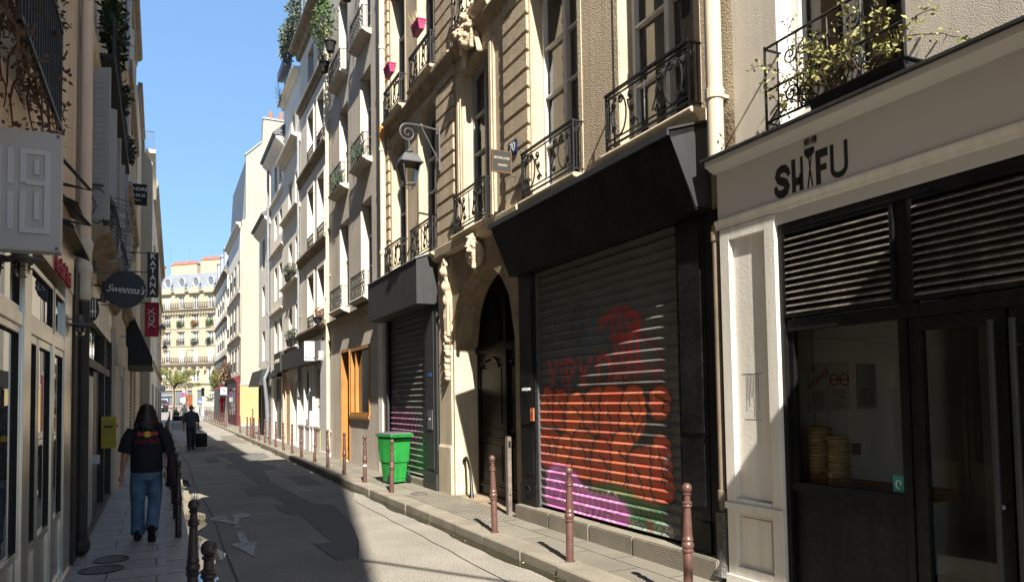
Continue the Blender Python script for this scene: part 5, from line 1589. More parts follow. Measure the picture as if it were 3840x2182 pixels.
mb = MB(); mb.prism([(-.3, 13.4), (.7, 16.2), (2, 16.6), (2, 13.4)], f(84.1), f(68.4), 'x'); mb.build('roof', K['slate'], r7)
for y_ in (70.5, 74.5, 78.5):
    mb = MB(); mb.box(f(y_ + 1.1), f(y_), -.1, .8, 13.5, 15.6); mb.prism([(-.15, 15.6), (-.15, 15.75), (.9, 15.9), (.9, 15.6)], f(y_ + 1.2), f(y_ - .1), 'x'); dm = mb.build('dormer', K['zinc'], r7)
    mb = MB(); mb.box(f(y_ + .9), f(y_ + .2), -.115, -.1001, 13.8, 15.3); mb.build('window', K['glassdark'], dm)
for z in (6.6, 10.0):
    for a in (69.3, 72, 75): wavyrail(r7, f(a + 1.3), f(a), z, z + .7, -.25, K['iron'])
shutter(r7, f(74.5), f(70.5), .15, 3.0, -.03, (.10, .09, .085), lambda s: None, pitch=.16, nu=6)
mb = MB(); mb.box(f(84), f(68.5), -.12, -.001, 3.1, 3.55); mb.box(f(84), f(75), -.1, -.001, .1, 3.05); mb.build('shopfront', K['black'], r7)
mb = MB(); mb.prism([(-.9, 3.0), (0, 3.6), (0, 3.4), (-.9, 2.85)], f(74.5), f(68.6), 'x'); mb.build('awning', K['red'], r7)
for k, (x_, y_, z_, lb) in enumerate([(5.0, 66, 3.9, 'pink-flowered plant above the red shopfront'), (4.9, 75, 3.6, 'trailing orange and green plant over the far shop awning'), (4.95, 80, 3.55, 'last trailing plant on the far ledge, beyond the orange one')]):
    t = thing('ledge_plant', lb, 'plant', (x_, y_, z_))
    mb = MB(); leaves(mb, (0, 0, .5), (.4, 1.5, .9), 500, .14, 90 + k); mb.build('foliage', [mat('pinkish_leaf', (.15, .09, .05), .7, vary=.6, vscale=5), mat('autumn_leaf', (.16, .14, .05), .7, vary=.6, vscale=5), K['leaf']][k], t)
hang_sign('hanging_sign', 'small white sign with a black line drawing beside the red clothes', 'shop sign', 3.96, 57, 2.4, 2.93, .42, .06, K['white'], [('&', .42, 0, 2.72), ('Maison', .09, 0, 2.46)], K['letterdark'], 5.35, (.9,))
t = thing('hanging_clothes', 'bright red overalls hanging outside the far shop', 'clothes', (5.08, 71.5, 0))
mb = MB()
for s in (-1, 1): mb.loft([[(s * .11 + a * .1, b * .07, z) for a, b in ((1, 0), (0, 1), (-1, 0), (0, -1))] for z in (.5, .9, 1.2)])
mb.loft([[(a * w__, b * .1, z) for a, b in ((1, 0), (.7, .7), (0, 1), (-.7, .7), (-1, 0), (-.7, -.7), (0, -1), (.7, -.7))] for z, w__ in ((1.15, .22), (1.6, .2), (2.0, .24), (2.15, .15))])
for s in (-1, 1): mb.tube([(s * .2, 0, 2.05), (s * .33, 0, 1.7), (s * .36, 0, 1.35)], [.08, .07, .06], 6)
remeshed(mb, 'overalls', mat('bright_red_cloth', (.75, .02, .02), .8, vary=.15), t, .03, 2)
mb = MB(); mb.tube([(0, 0, 2.15), (0, 0, 2.35), (.7, 0, 2.4)], .015, 5); mb.build('hanger', K['iron'], t)
t.scale = (.62, .5, 1.1)

# ------------------------------------------------------------------ the limestone block closing the street
hs = thing('limestone_apartment_block', 'sunlit limestone apartment block with grey mansard roof closing the street', 'building', (11.21, 121.48, 0), math.atan2(-.65, .76) )
# local +x runs to the right (towards the camera side); s in the survey equals -x
mb = MB()
cols = [5.3, 8.05, 10.7, 13.3, 16.0, 18.7]
ops = []
for c in cols:
    for z0_, z1_ in ((16.75, 18.75), (13.9, 15.9), (11.05, 13.1), (8.2, 10.3)): ops.append((-c - .5, -c + .5, z0_, z1_))
    ops.append((-c - .6, -c + .6, 5.1, 7.3))
wall(mb, -24, 2, 4.9, 19.2, ops, d=.25)
mb.box(-24, 2, .62, 12, 1, 19.2)
mb.build('wall', K['hauss'], hs)
for o in ops: window(hs, o[0], o[1], o[2], o[3], .22, K['white'], K['glassfar'], rows=3, cols=2, fw=.09)
for c in cols[:5]:
    for z0_, z1_ in ((16.75, 18.75), (8.2, 10.3)):
        if (int(c * 10) + int(z0_)) % 3:
            mb = MB()
            mb.box(-c - .48, -c - .02, .04, .1, z0_, z1_); mb.box(-c + .02, -c + .48, .04, .1, z0_, z1_); mb.build('shutter', K['white'], hs)
mb = MB()
cornice(mb, -24, 2, 19.6, .5, .4); cornice(mb, -24, 2, 16.7, .75, .5); cornice(mb, -24, 2, 8.1, .75, .55); cornice(mb, -24, 2, 13.7, .12, .2); cornice(mb, -24, 2, 10.9, .12, .2); cornice(mb, -24, 2, 5.0, .3, .4)
mb.build('cornice', K['hauss'], hs)
mb = MB()
for k in range(52): mb.box(-24 + k * .5, -23.82 + k * .5, -.55, -.001, 15.95, 16.25)
for c in cols:
    for s in (-1, 1): mb.box(-c + s * .75 - .12, -c + s * .75 + .12, -.6, -.001, 6.9, 7.55)
mb.build('corbel', K['hauss'], hs)
mb = MB()
for c in cols:
    for z in (16.0 - .1, 13.15): 
        mouldx(mb, -c - .75, -c + .75, [(0, z), (-.25, z + .05), (-.25, z + .15), (0, z + .2)])
    for s in (-1, 1):
        for z0_, z1_ in ((16.75, 18.75), (13.9, 15.8), (11.05, 13.0), (8.2, 10.3)): mb.box(-c + s * .6 - .1, -c + s * .6 + .1, -.06, -.001, z0_, z1_)
mb.build('window_surround', K['hauss'], hs)
def longrail(parent, x0, x1, z, y, n):
    mb = MB(); mb.box(x0, x1, y - .03, y + .03, z + .92, z + .98); mb.box(x0, x1, y - .02, y + .02, z + .05, z + .09)
    for k in range(n + 1):
        x = lerp(x0, x1, k / n); mb.box(x - .02, x + .02, y - .02, y + .02, z, z + .92)
        if k < n:
            dx_ = (x1 - x0) / n
            mb.tube([(x + dx_ * .5 + dx_ * .35 * math.cos(a), y, z + .5 + .3 * math.sin(a)) for a in [2 * PI * i / 8 for i in range(9)]], .022, 3)
    mb.build('balcony_railing', K['iron'], parent)
longrail(hs, -22, 1.5, 16.7, -.7, 70); longrail(hs, -22, 1.5, 8.1, -.7, 70)
for c in cols:
    for z in (13.9, 11.05): longrail(hs, -c - .7, -c + .7, z, -.28, 5)
random.seed(6)
pl_ = 0
for c, z in ((5.3, 13.9), (8.05, 13.9), (10.7, 13.9), (8.05, 11.05), (5.3, 11.05)):
    t = RB  # plants hang on the limestone block's balconies, kept as things of their own
    M_ = hs.matrix_basis
    p = Matrix.Translation(Vector((11.21, 121.48, 0))) @ Matrix.Rotation(math.atan2(-.65, .76), 4, 'Z') @ Vector((-c, -.5, z))
    t = thing('balcony_plants', ['full green bush', 'russet flowers', 'loose green plant', 'thin climbing plant', 'small dark plant'][pl_] + ' on a balcony of the limestone block, column %s from the right' % ORD[cols.index(c)], 'plant', p)
    mb = MB(); leaves(mb, (0, 0, .6 + .2 * (pl_ == 0)), (.55 if pl_ == 0 else .35, .25, .35 + .3 * (pl_ == 0)), 120, .16, pl_); mb.build('foliage', [K['leaf'], mat('russet', (.3, .14, .04), .8, vary=.4, vscale=8), K['leaf'], K['leafgrey'], K['leafdark']][pl_], t)
    pl_ += 1
mb = MB()
mb.prism([(-.1, 19.6), (.1, 19.75), (1.5, 22.6), (6, 23.4), (6, 19.6)], -24, 2, 'x'); mb.build('mansard_roof', K['zincroof'] if 'zincroof' in K else mat('mansard_zinc', (.25, .27, .30), .5, metal=.2, vary=.15, vscale=1.2, streak=.2), hs)
mb = MB()
for k in range(40): mb.prism([(.08, 19.75), (1.48, 22.62), (1.46, 22.68), (.04, 19.8)], -24 + k * .65, -23.95 + k * .65, 'x')
mb.build('roof_seam', K['zinc'], hs)
for c in cols:
    mb = MB()
    mb.tube([(-c + .62 * math.cos(a), .1, 21.05 + .75 * math.sin(a)) for a in [2 * PI * i / 16 for i in range(17)]], .16, 6); mb.box(-c - .8, -c + .8, -.05, .5, 20.1, 20.35)
    mb.lathe([(.6, 0), (.6, 1.2)], 16, (0, 0, 0)) if False else None
    dm = mb.build('dormer', K['zinc'], hs)
    mb = MB(); mb.add([(-c + .5 * math.cos(a), .12, 21.05 + .6 * math.sin(a)) for a in [2 * PI * i / 16 for i in range(16)]], [tuple(range(16))]); mb.build('round_window', K['glassfar'], dm)
    mb = MB(); mb.prism([(-c - .9, 19.2), (-c - .9, 19.75), (-c - .5, 20.1), (-c, 20.25), (-c + .5, 20.1), (-c + .9, 19.75), (-c + .9, 19.2)], -.55, -.05, 'y'); mb.build('pediment', K['hauss'], hs)
for a, b in ((-8.9, -4.2), (-14.5, -9.6), (-22, -16.5)):
    mb = MB(); mb.box(a, b, 2.2, 3.4, 21.8, 24.9 if a > -9 else 24.4); ch = mb.build('chimney_stack', K['brickpale'] if 'brickpale' in K else K['hauss'], hs)
    mb = MB(); mb.box(a - .1, b + .1, 2.1, 3.5, 24.9 if a > -9 else 24.4, 25.05 if a > -9 else 24.55)
    n = int((b - a) / .5)
    for k in range(n): mb.lathe([(.16, 0), (.13, .6)], 7, (a + .3 + k * .5, 2.8, 25.0 if a > -9 else 24.5))
    mb.build('chimney_pots', K['terracotta'], ch)
# ground floor: shopfront under a dark lettered band
mb = MB(); mb.box(-24, 2, 0, .3, 3.9, 4.9); mb.box(-24, 2, 0.001, .3, .8, 1.5)
for x in (-24, -15.6, -12.2, -10.4, -8.6, -6.3, -4.2, -2.0): mb.box(x, x + .35 + (.5 if x > -11 else 0), -.05, .3, 1.1, 3.9)
mb.box(-15.2, -12, -.02, .3, 3.05, 3.2)
mb.build('ground_floor', K['hauss'], hs)
mb = MB(); mb.quad((-24, .2, 1.3), (2, .2, 1.3), (2, .2, 3.9), (-24, .2, 3.9)); mb.build('shop_window', K['glassfar'], hs)
text('LA PLATEFORME DE', .95, K['letterdark'], hs, name='shop_name', loc=(-12.0, -.06, 4.45), depth=.02, sx=.82)
def hp(x, y, z): return Matrix.Translation(Vector((11.21, 121.48, 0))) @ Matrix.Rotation(math.atan2(-.65, .76), 4, 'Z') @ Vector((x, y, z))
t = thing('window_poster', 'blue poster reading 100% in white letters in the far shop window', 'poster', hp(-13.8, .05, 2.1), math.atan2(-.65, .76))
mb = MB(); mb.box(-.75, .75, 0, .05, -.95, .95); mb.build('sheet', mat('poster_blue', (.03, .06, .12), .6), t)
text('100%\nD&O', .62, K['letterwhite'], t, loc=(0, -.03, 0), depth=.01)
t = thing('street_poster', 'tall orange-brown poster panel on the far pale wall', 'poster', hp(-9.1, -.12, 2.2), math.atan2(-.65, .76))
mb = MB(); mb.box(-.6, .6, 0, .05, -1.1, 1.0); mb.build('sheet', mat('poster_orange', (.26, .085, .03), .7, vary=.85, vscale=2.2), t)
t = thing('graffiti_wall', 'roller door covered with pale graffiti and the number 100 at its foot', 'graffiti', hp(-5.3, -.12, 2.3), math.atan2(-.65, .76))
mb = MB(); mb.box(-1.1, 1.1, 0, .05, -1.2, 1.4); mb.build('panel', mat('graffiti_pale', (.5, .45, .3), .8, vary=.6, vscale=2), t)
mb = MB(); rnd = random.Random(3)
for k in range(7): mb.tube([(rnd.uniform(-1, 1), -.03, rnd.uniform(-.3, 1)) for _ in range(4)], .05, 4)
mb.build('tags', K['greyiron'], t)
text('100', .8, K['letterwhite'], t, loc=(0, -.03, -.8), depth=.01, bold=.02)
mb = MB(); mb.add([(-14, 112, 1.28), (20, 100, 1.28), (22, 114, 1.36), (-12, 140, 1.36), (-14, 112, .6), (20, 100, .6)], [(0, 1, 2, 3), (4, 5, 1, 0)]); tag(mb.build('far_pavement', K['granite']), kind='structure')
# ------------------------------------------------------------------ left-hand row, in shade
def LB(name, label, y0, X=-.87, cat='building', ang=0.):
    return thing(name, label, cat, (X, y0, 0), PI / 2 - ang)
def grid_frame(parent, x0, x1, z0, z1, y0, y1, fw, m, name='frame', zs=()):
    mb = MB(); mb.box(x0, x0 + fw, y0, y1, z0, z1); mb.box(x1 - fw, x1, y0, y1, z0, z1)
    mb.box(x0 + fw, x1 - fw, y0 + .001, y1, z0, z0 + fw); mb.box(x0 + fw, x1 - fw, y0 + .001, y1, z1 - fw, z1)
    for z in zs: mb.box(x0 + fw, x1 - fw, y0 + .001, y1, z - fw / 2, z + fw / 2)
    fr = mb.build(name, m, parent, bevel=.003)
    mb = MB(); za = zs[0] + fw / 2 if zs else z0 + fw
    mb.box(x1 - fw - .008, x1 - fw - .0005, y0 + .002, y1 + .03, za, z1 - fw); mb.box(x0 + fw, x1 - fw - .008, y0 + .002, y1 + .03, z1 - fw - .008, z1 - fw - .0005)
    mb.build('gasket', K['blackmatt'], fr)
    return fr
l1 = LB('steel_fronted_shop_house', 'pinkish plaster house over a polished steel shopfront', 0)
mb = MB()
wall(mb, 0, 9.55, 3.45, 15.5, [(4.5, 6.1, 3.9, 6.0), (7.1, 8.3, 4.95, 6.9), (7.1, 8.3, 8.2, 10.2), (4.5, 6.1, 8.2, 10.2), (1.5, 2.7, 3.9, 6.2)], d=.25)
mb.box(0, 9.55, .62, 8, 0, 15.5); mb.box(0, 9.55, .3, .62, 0, 3.45)
mb.build('wall', K['wallleft'], l1)
for o in [(4.5, 6.1, 3.9, 6.0), (7.1, 8.3, 4.95, 6.9), (7.1, 8.3, 8.2, 10.2), (1.5, 2.7, 3.9, 6.2)]: window(l1, *o, .25, K['frame_grey'], K['glassdark'])
K['steelglass'] = glassmat('shop_plate_glass', (.04, .045, .05), .0, 2.6, True)
for a, b in ((0, 2.6), (2.7, 5.95)):
    f = grid_frame(l1, a, b, .80, 2.36, -.015, .05, .05, K['silver'])
    mb = MB(); mb.quad((a, .008, .82), (b, .008, .82), (b, .008, 2.34), (a, .008, 2.34)); mb.build('pane', K['steelglass'], f)
    mb = MB(); mb.box(a + .02, b - .02, .005, .05, .16, .795); mb.build('panel', K['silver'], f)
    f = grid_frame(l1, a, b, 2.45, 3.0, -.015, .05, .045, K['silver'])
    mb = MB(); mb.quad((a, .008, 2.47), (b, .008, 2.47), (b, .008, 2.98), (a, .008, 2.98)); mb.build('pane', K['steelglass'], f)
for i, (a, b) in enumerate(((6.3, 6.70), (6.74, 7.50), (7.66, 8.40))):
    f = grid_frame(l1, a, b, .16, 2.34, -.02, .045, .06, K['silver'], name='door_leaf', zs=(.78,))
    mb = MB(); mb.quad((a + .05, .003, .8), (b - .05, .003, .8), (b - .05, .003, 2.3), (a + .05, .003, 2.3)); mb.build('pane', K['steelglass'], f)
    mb = MB(); mb.box(a + .06, b - .06, .0, .03, .22, .75); mb.build('panel', K['silver'], f)
for a, b in ((6.3, 7.62), (7.72, 8.55)):
    f = grid_frame(l1, a, b, 2.45, 2.88, -.02, .045, .045, K['silver'])
    mb = MB(); mb.quad((a, .003, 2.47), (b, .003, 2.47), (b, .003, 2.86), (a, .003, 2.86)); mb.build('pane', K['steelglass'], f)
mb = MB()
mb.box(5.96, 6.28, -.035, .06, .14, 2.99); mb.box(7.5, 7.66, -.03, .05, .14, 2.4); mb.box(8.42, 9.05, -.03, .06, .14, 2.99)
mb.box(0, 5.96, -.03, .06, 2.36, 2.45); mb.box(6.28, 8.42, -.029, .06, 2.345, 2.45)
mb.box(0, 9.05, -.05, .06, 0, .16)
mb.build('steel_upright', K['silver'], l1, bevel=.004)
mb = MB(); mb.box(0, 9.05, -.04, .06, 2.99, 3.45); f1 = mb.build('fascia', mat('brushed_cream_metal', (.62, .52, .38), .35, metal=.7, vary=.12, vscale=2, streak=.1), l1)
text("le chaf' l'hoï", .24, K['letterred'], f1, loc=(8.0, -.052, 3.06), depth=.012, sx=1.0)
mb = MB(); mb.prism([(-.17, 3.40), (-.17, 3.43), (0, 3.52), (0, 3.46)], 7.6, 9.3, 'x'); mb.prism([(-.15, 3.76), (-.15, 3.78), (0, 3.85), (0, 3.82)], 8.2, 9.1, 'x'); mb.build('canopy', K['black'], l1)
for i, z in enumerate((3.6, 3.95)):
    mb = MB(); mb.tube([(8.2, 0, z), (8.2, -.25, z - .04), (8.2, 0, z + .25)], .02, 5); mb.build('bracket', K['iron'], l1)
t = LB('vine_guard', 'black iron window guard half buried in dead vine above the steel shop', 4.3, cat='balcony')
mb = MB()
for z in (3.75, 4.45): mb.box(0, 1.7, -.24, -.215, z, z + .03)
for k in range(18): mb.box(.02 + k * .098, .035 + k * .098, -.235, -.22, 3.75, 4.45)
for x in (0, 1.68): mb.box(x, x + .02, -.215, 0, 4.44, 4.46)
mb.build('railing', K['iron'], t)
t = thing('dead_vine', 'dense brown leafless vine hanging over the white relief sign', 'vine', (-.75, 5.2, 3.6))
st = MB(); lf = MB(); rnd = random.Random(5)
for k in range(110):
    p = Vector((rnd.uniform(-.08, .06), rnd.uniform(-1.0, .7), rnd.uniform(.25, 1.3))); path = [tuple(p)]
    d_ = Vector((rnd.uniform(-.2, .3), rnd.uniform(-.3, 1), rnd.uniform(-1, .6))).normalized()
    for j in range(rnd.randint(4, 9)):
        d_ = (d_ + Vector((rnd.uniform(-.3, .3), rnd.uniform(-.5, .6), rnd.uniform(-.6, .5)))).normalized(); p = p + d_ * .09; p.x = min(max(p.x, -.1), .10); p.z = max(p.z, .0); path.append(tuple(p))
    st.tube(path, [.010 * (1 - i / len(path)) + .003 for i in range(len(path))], 4)
    if p.y < 1.4: leaves(lf, tuple(p), (.07, .1, .1), 7, .03, k)
for k in range(3):
    z0_ = 4.3 + k * .3
    p = Vector((-.08, .9, .4 + k * .3)); path = [tuple(p)]; d_ = Vector((0, .6, .5))
    for j in range(20):
        d_ = (d_ + Vector((0, rnd.uniform(-.5, .5), rnd.uniform(-.5, .5)))).normalized(); p = p + d_ * .11; p.y = min(p.y, 3.2); path.append(tuple(p))
        if rnd.random() < .6: leaves(lf, tuple(p), (.03, .06, .06), 3, .025, k * 30 + j)
    st.tube(path, .006, 4)
st.build('stems', K['twig'], t); lf.build('dry_leaves', mat('dry_leaf', (.10, .06, .04), .9, vary=.4, vscale=20), t)
t = thing('power_cable', 'thin grey cable running up the pink wall beside the vine', 'cable', (-.865, 6.85, 0))
mb = MB(); mb.tube([(0, 0, 3.9), (0, -.03, 4.6), (0, .05, 5.2), (0, .02, 7)], .012, 5); mb.build('cable', K['pipegrey'], t)
t = thing('round_ornament', 'weathered round stone knob on the wall just above the relief sign', 'ornament', (-.82, 6.55, 3.82)); mb = MB(); mb.ell((0, 0, 0), (.09, .1, .08), 10, 8); mb.build('knob', K['carved'], t)
# white relief sign and bulkhead lamps
t = thing('relief_sign', 'large white square sign with raised geometric letters hanging over the pavement', 'shop sign', (-.68, 5.05, 3.05))
mb = MB(); mb.box(-.19, .15, -.06, .06, -.34, .36); sg = mb.build('board', mat('sign_grey', (.36, .355, .35), .5, vary=.06), t, bevel=.004)
mb = MB()
g = [(-.17, -.14, -.22, .25), (-.11, -.08, -.22, .0), (-.11, -.08, .04, .25), (-.05, .10, .22, .25), (-.05, -.02, .05, .22), (.07, .10, -.24, .22), (-.02, .07, .04, .07), (-.05, .07, -.24, -.21), (-.05, -.02, -.21, 0), (.02, .045, -.16, .0), (.02, .045, .1, .19)]
for k, (a, b, c, d) in enumerate(g): mb.box(a, b, -.066 - .0007 * k, -.0601, c, d)
mb.build('relief', mat('pale_relief', (.43, .43, .455), .5, vary=.03), sg)
mb = MB(); mb.lathe([(.008, 0), (.008, .006)], 8)
for x, z in ((.135, .34), (.135, -.32)): mb.lathe([(.008, z - .008), (.008, z + .008)], 8, (x, -.06, 0))
mb.build('screw', K['greyiron'], sg)
mb = MB(); mb.tube([(-.19, 0, .2), (-.19, 0, -.2)], .015, 6); mb.build('bracket', K['iron'], t)
def bulkhead(x, y, z, label, back=True):
    t = thing('caged_lamp', label, 'lamp', (x, y, z))
    mb = MB(); mb.lathe([(.035, .02), (.035, .10), (.01, .11)], 16); mb.lathe([(.12, -.008), (.115, .002), (.04, .025), (.03, .025)], 20); mb.tube([(-.13, 0, .06), (0, 0, .06)], .008, 6); mb.box(-.15, -.13, -.05, .05, -.0, .12); mb.build('hood', K['greyiron'], t, smooth=True)
    mb = MB(); mb.lathe([(.045, .0), (.047, -.06), (.04, -.10), (.02, -.12), (.005, -.125)], 16); mb.build('globe', K['lampglass'], t, smooth=True)
    mb = MB()
    for z_ in (-.03, -.06): mb.tube([(.055 * math.cos(a), .055 * math.sin(a), z_) for a in [2 * PI * i / 16 for i in range(17)]], .004, 4)
    mb.build('cage', K['iron'], t)
K['lampglass'] = glassmat('lamp_glass', (.8, .8, .75), .02)
bulkhead(-.80, 5.6, 2.76, 'caged glass lamp with a round metal hood just under the relief sign')
bulkhead(-.76, 8.95, 2.66, 'caged glass lamp further along, in front of the dark pipe')
# grey reflective neighbour, thick pipe
dp = thing('drainpipe', 'fat pinkish drainpipe with moulded collars ending in a dark iron stretch', 'drainpipe', (-.785, 9.70, 0))
mb = MB(); mb.tube([(0, 0, 3.5), (0, 0, 15)], .066, 14); mb.build('pipe', K['wallleft'], dp, smooth=True)
mb = MB(); mb.lathe([(.06, 3.02), (.08, 3.06), (.085, 3.12), (.068, 3.16), (.07, 3.3), (.085, 3.34), (.085, 3.40), (.07, 3.44), (.075, 3.58), (.088, 3.62), (.088, 3.68), (.068, 3.72)], 14); mb.build('collar', K['wallleft3'], dp, smooth=True)
mb = MB(); mb.tube([(0, 0, .3), (0, 0, 3.0)], .06, 12); mb.ell((-.0, .03, .24), (.09, .11, .12), 10, 8); mb.box(-.11, -.04, -.5, .15, .12, 3.3); mb.build('iron_base', K['pipedark'], dp)
l2 = LB('balconied_house', 'ochre house with open white shutters and curved iron balconies', 9.85)
mb = MB()
wall(mb, 0, 11.2, 3.3, 15.2, [(.5, 1.7, 4.05, 6.0), (3.2, 4.4, 4.05, 6.0), (6.2, 7.4, 4.05, 6.0), (8.9, 10.1, 4.05, 6.0), (.5, 1.7, 7.0, 9.2), (3.2, 4.4, 7.0, 9.2), (6.2, 7.4, 7.0, 9.2), (8.9, 10.1, 7.0, 9.2), (.5, 1.7, 10.5, 12.5), (3.2, 4.4, 10.5, 12.5), (6.2, 7.4, 10.5, 12.5), (8.9, 10.1, 10.5, 12.5)], d=.22)
mb.box(0, 11.2, .62, 8, 0, 15.2); mb.box(0, 11.2, .35, .62, 0, 3.3)
mb.build('wall', K['wallleft2'], l2)
for x in (.5, 3.2, 6.2, 8.9):
    for z in (4.05, 7.0, 10.5): window(l2, x, x + 1.2, z, z + (1.95 if z < 5 else 2), .22, K['frame_white'], K['glassdark'])
mb = MB()
cornice(mb, 0, 11.2, 6.35, .14, .35); cornice(mb, 0, 11.2, 9.9, .12, .3); cornice(mb, 0, 11.2, 13.3, .18, .3); cornice(mb, 0, 11.3, 15.4, .3, .4)
mb.build('cornice', K['wallleft2'], l2)
def lshutter(parent, x, z0, z1, w_, ang):
    mb = MB(); c, s = math.cos(ang), math.sin(ang)
    mb.M = Matrix.Translation((x, -.01, 0)) @ Matrix.Rotation(ang, 4, 'Z')
    mb.box(0, w_, -.015, .015, z0, z1)
    for q in range(int((z1 - z0 - .2) / .07)): mb.prism([(-.02, z0 + .1 + q * .07), (.016, z0 + .14 + q * .07), (.016, z0 + .15 + q * .07), (-.02, z0 + .11 + q * .07)], .06, w_ - .06, 'x')
    mb.build('shutter', K['frame_grey'], parent)
for x in (.5, 3.2, 6.2):
    lshutter(l2, x, 4.08, 5.98, .32, R(-115)); lshutter(l2, x + 1.2, 4.08, 5.98, .32, R(-65))
# balconies with bellied rails
def belly(parent, x0, x1, z, out):
    mb = MB()
    mb.prism([(-out, z), (-out - .02, z - .05), (-out + .02, z - .10), (-out + .1, z - .14), (-.06, z - .32), (0, z - .34), (0, z)], x0, x1, 'x')
    mb.build('balcony_slab', K['stonedark'], parent)
    mb = MB()
    def prof(x, y0, n=8): return [(x, y0 - .10 * math.sin(PI * min(1, i / n * 1.15)), z + .5 * i / n) for i in range(n + 1)]
    mb.tube([(x0 + .03, 0, z + .5), (x0 + .03, -out + .03, z + .5), (x1 - .03, -out + .03, z + .5), (x1 - .03, 0, z + .5)], .013, 5)
    n = 8
    for k in range(n + 1): mb.tube(prof(lerp(x0 + .03, x1 - .03, k / n), -out + .03), .007, 4)
    for x in (x0 + .03, x1 - .03):
        mb.tube([(x, -.16 + .12 * math.cos(a), z + .25 + .22 * math.sin(a)) for a in [2 * PI * i / 14 for i in range(15)]], .008, 4)
        mb.tube([(x, -.05, z + .5), (x, -.16, z + .25), (x, -.05, z)], .008, 4)
    mb.build('balcony_railing', K['iron'], parent)
belly(l2, .35, 1.95, 4.0, .30); belly(l2, 2.9, 4.6, 4.0, .30); belly(l2, 5.9, 7.6, 4.0, .28)
for k, y_ in enumerate((10.9, 13.2)):
    t = thing('wire_planter', 'empty wire planter rack hooked on the %s balcony of the ochre house' % ('nearer' if k == 0 else 'farther'), 'planter rack', (-.55, y_, 4.35))
    mb = MB()
    for z, o in ((.12, .30), (.0, .22), (-.12, .26), (-.22, .16)):
        mb.tube([(0, -.25, z), (o * .7, -.25, z - .05), (o * .7, .45, z - .05), (0, .45, z)], .005, 4)
    for yk in (-.25, 0, .2, .45): mb.tube([(.0, yk, .12), (.2, yk, .07), (.14, yk, -.22), (0, yk, -.22)], .005, 4)
    mb.build('rack', K['iron'], t)
t = thing('potted_plant', 'withered plant in a dark pot wired to the curved balcony', 'plant', (-.62, 10.95, 4.1)); mb = MB(); pot(mb, 0, 0, 0, .07, .14); mb.build('pot', K['greyplastic'], t); mb = MB(); leaves(mb, (0, 0, .27), (.08, .14, .12), 110, .03, 8); mb.build('foliage', K['leafdark'], t)
for k, (x_, y_, z_, r_, n, lb) in enumerate([(-.62, 11.9, 7.25, (.15, .8, .5), 650, 'dense dark green foliage trailing from the upper railing of the ochre house'), (-.62, 13.6, 6.9, (.12, .5, .2), 180, 'thin sprigs hanging below the dense dark foliage'), (-.6, 16.4, 6.9, (.1, .35, .25), 160, 'small green clump at the far end of the black upper railing')]):
    t = thing('trailing_plant', lb, 'plant', (x_, y_, z_)); mb = MB(); leaves(mb, (0, 0, 0), r_, n, .07, 60 + k); mb.build('foliage', K['leafdark'], t)
mb = MB(); mb.box(1.0, 6.5, -.30, -.28, 6.95, 6.98); mb.box(1.0, 6.5, -.31, -.0, 6.38, 6.42)
for k in range(46): mb.box(1.0 + k * .12, 1.012 + k * .12, -.297, -.283, 6.42, 6.95)
mb.build('upper_railing', K['iron'], l2)
# ground floor: wood-grained fascia, glazed shop with slatted vents
mb = MB(); mb.box(.3, 6.2, -.03, .05, 2.98, 3.5); f2 = mb.build('fascia', mat('wood_grained_panel', (.46, .42, .36), .35, vary=.5, vscale=2, streak=.5, spec=.6), l2)
mb = MB()
mb.box(.3, 6.2, -.02, .1, 2.34, 2.46); mb.box(.3, .8, -.02, .1, .12, 3.0); mb.box(4.55, 4.7, -.02, .1, .12, 3.0); mb.box(2.95, 3.1, -.02, .1, .12, 2.4); mb.box(6.05, 6.3, -.04, .1, .0, 3.0); mb.box(.5, 6.2, -.06, .1, 0, .17)
mb.build('dark_upright', K['charcoal'], l2)
mb = MB(); mb.quad((.8, .06, .15), (2.95, .06, .15), (2.95, .06, 2.95), (.8, .06, 2.95)); mb.quad((3.1, .06, .15), (6.1, .06, .15), (6.1, .06, 2.95), (3.1, .06, 2.95)); mb.build('shop_window', K['steelglass'], l2)
mb = MB()
for k in range(7): mb.prism([(-.01, 2.52 + k * .06), (.04, 2.55 + k * .06), (.04, 2.56 + k * .06), (-.01, 2.53 + k * .06)], .85, 1.5, 'x'); mb.prism([(-.01, 2.52 + k * .06), (.04, 2.55 + k * .06), (.04, 2.56 + k * .06), (-.01, 2.53 + k * .06)], 4.75, 5.6, 'x')
mb.build('vent_slats', K['iron'], l2)
mb = MB()
for x in (1.2, 1.45, 1.7): mb.box(x, x + .05, -.05, .02, .25, 2.2)
mb.box(1.05, 1.9, -.02, .05, .18, .26)
dj = mb.build('door', K['silver'], l2); mb = MB(); mb.box(2.0, 2.05, -.12, -.03, 1.0, 1.12); mb.build('handle', K['steelpale'], dj)
mb = MB(); mb.box(2.3, 2.9, -.015, .05, .15, 2.3); mb.build('navy_panel', K['navy'], l2)
mb = MB()
mb.box(6.3, 8.6, -.10, .3, 0, 3.3); mb.box(6.3, 7.0, -.14, -.1001, 2.6, 3.0); mb.box(7.9, 8.6, -.14, -.1001, 2.4, 2.8)
mb.build('stone_pier', K['wallleft3'], l2, bevel=.01)
mb = MB(); mb.box(8.6, 11.2, -.0, .2, 0, 2.75); mb.build('door', K['navy'], l2)
mb = MB(); mb.box(8.6, 11.2, -.08, .3, 2.75, 3.35); mb.box(11.0, 11.2, -.08, .3, .1, 2.75); mb.box(8.4, 11.2, -.14, .3, 0, .2); mb.build('door_surround', K['wallleft3'], l2)
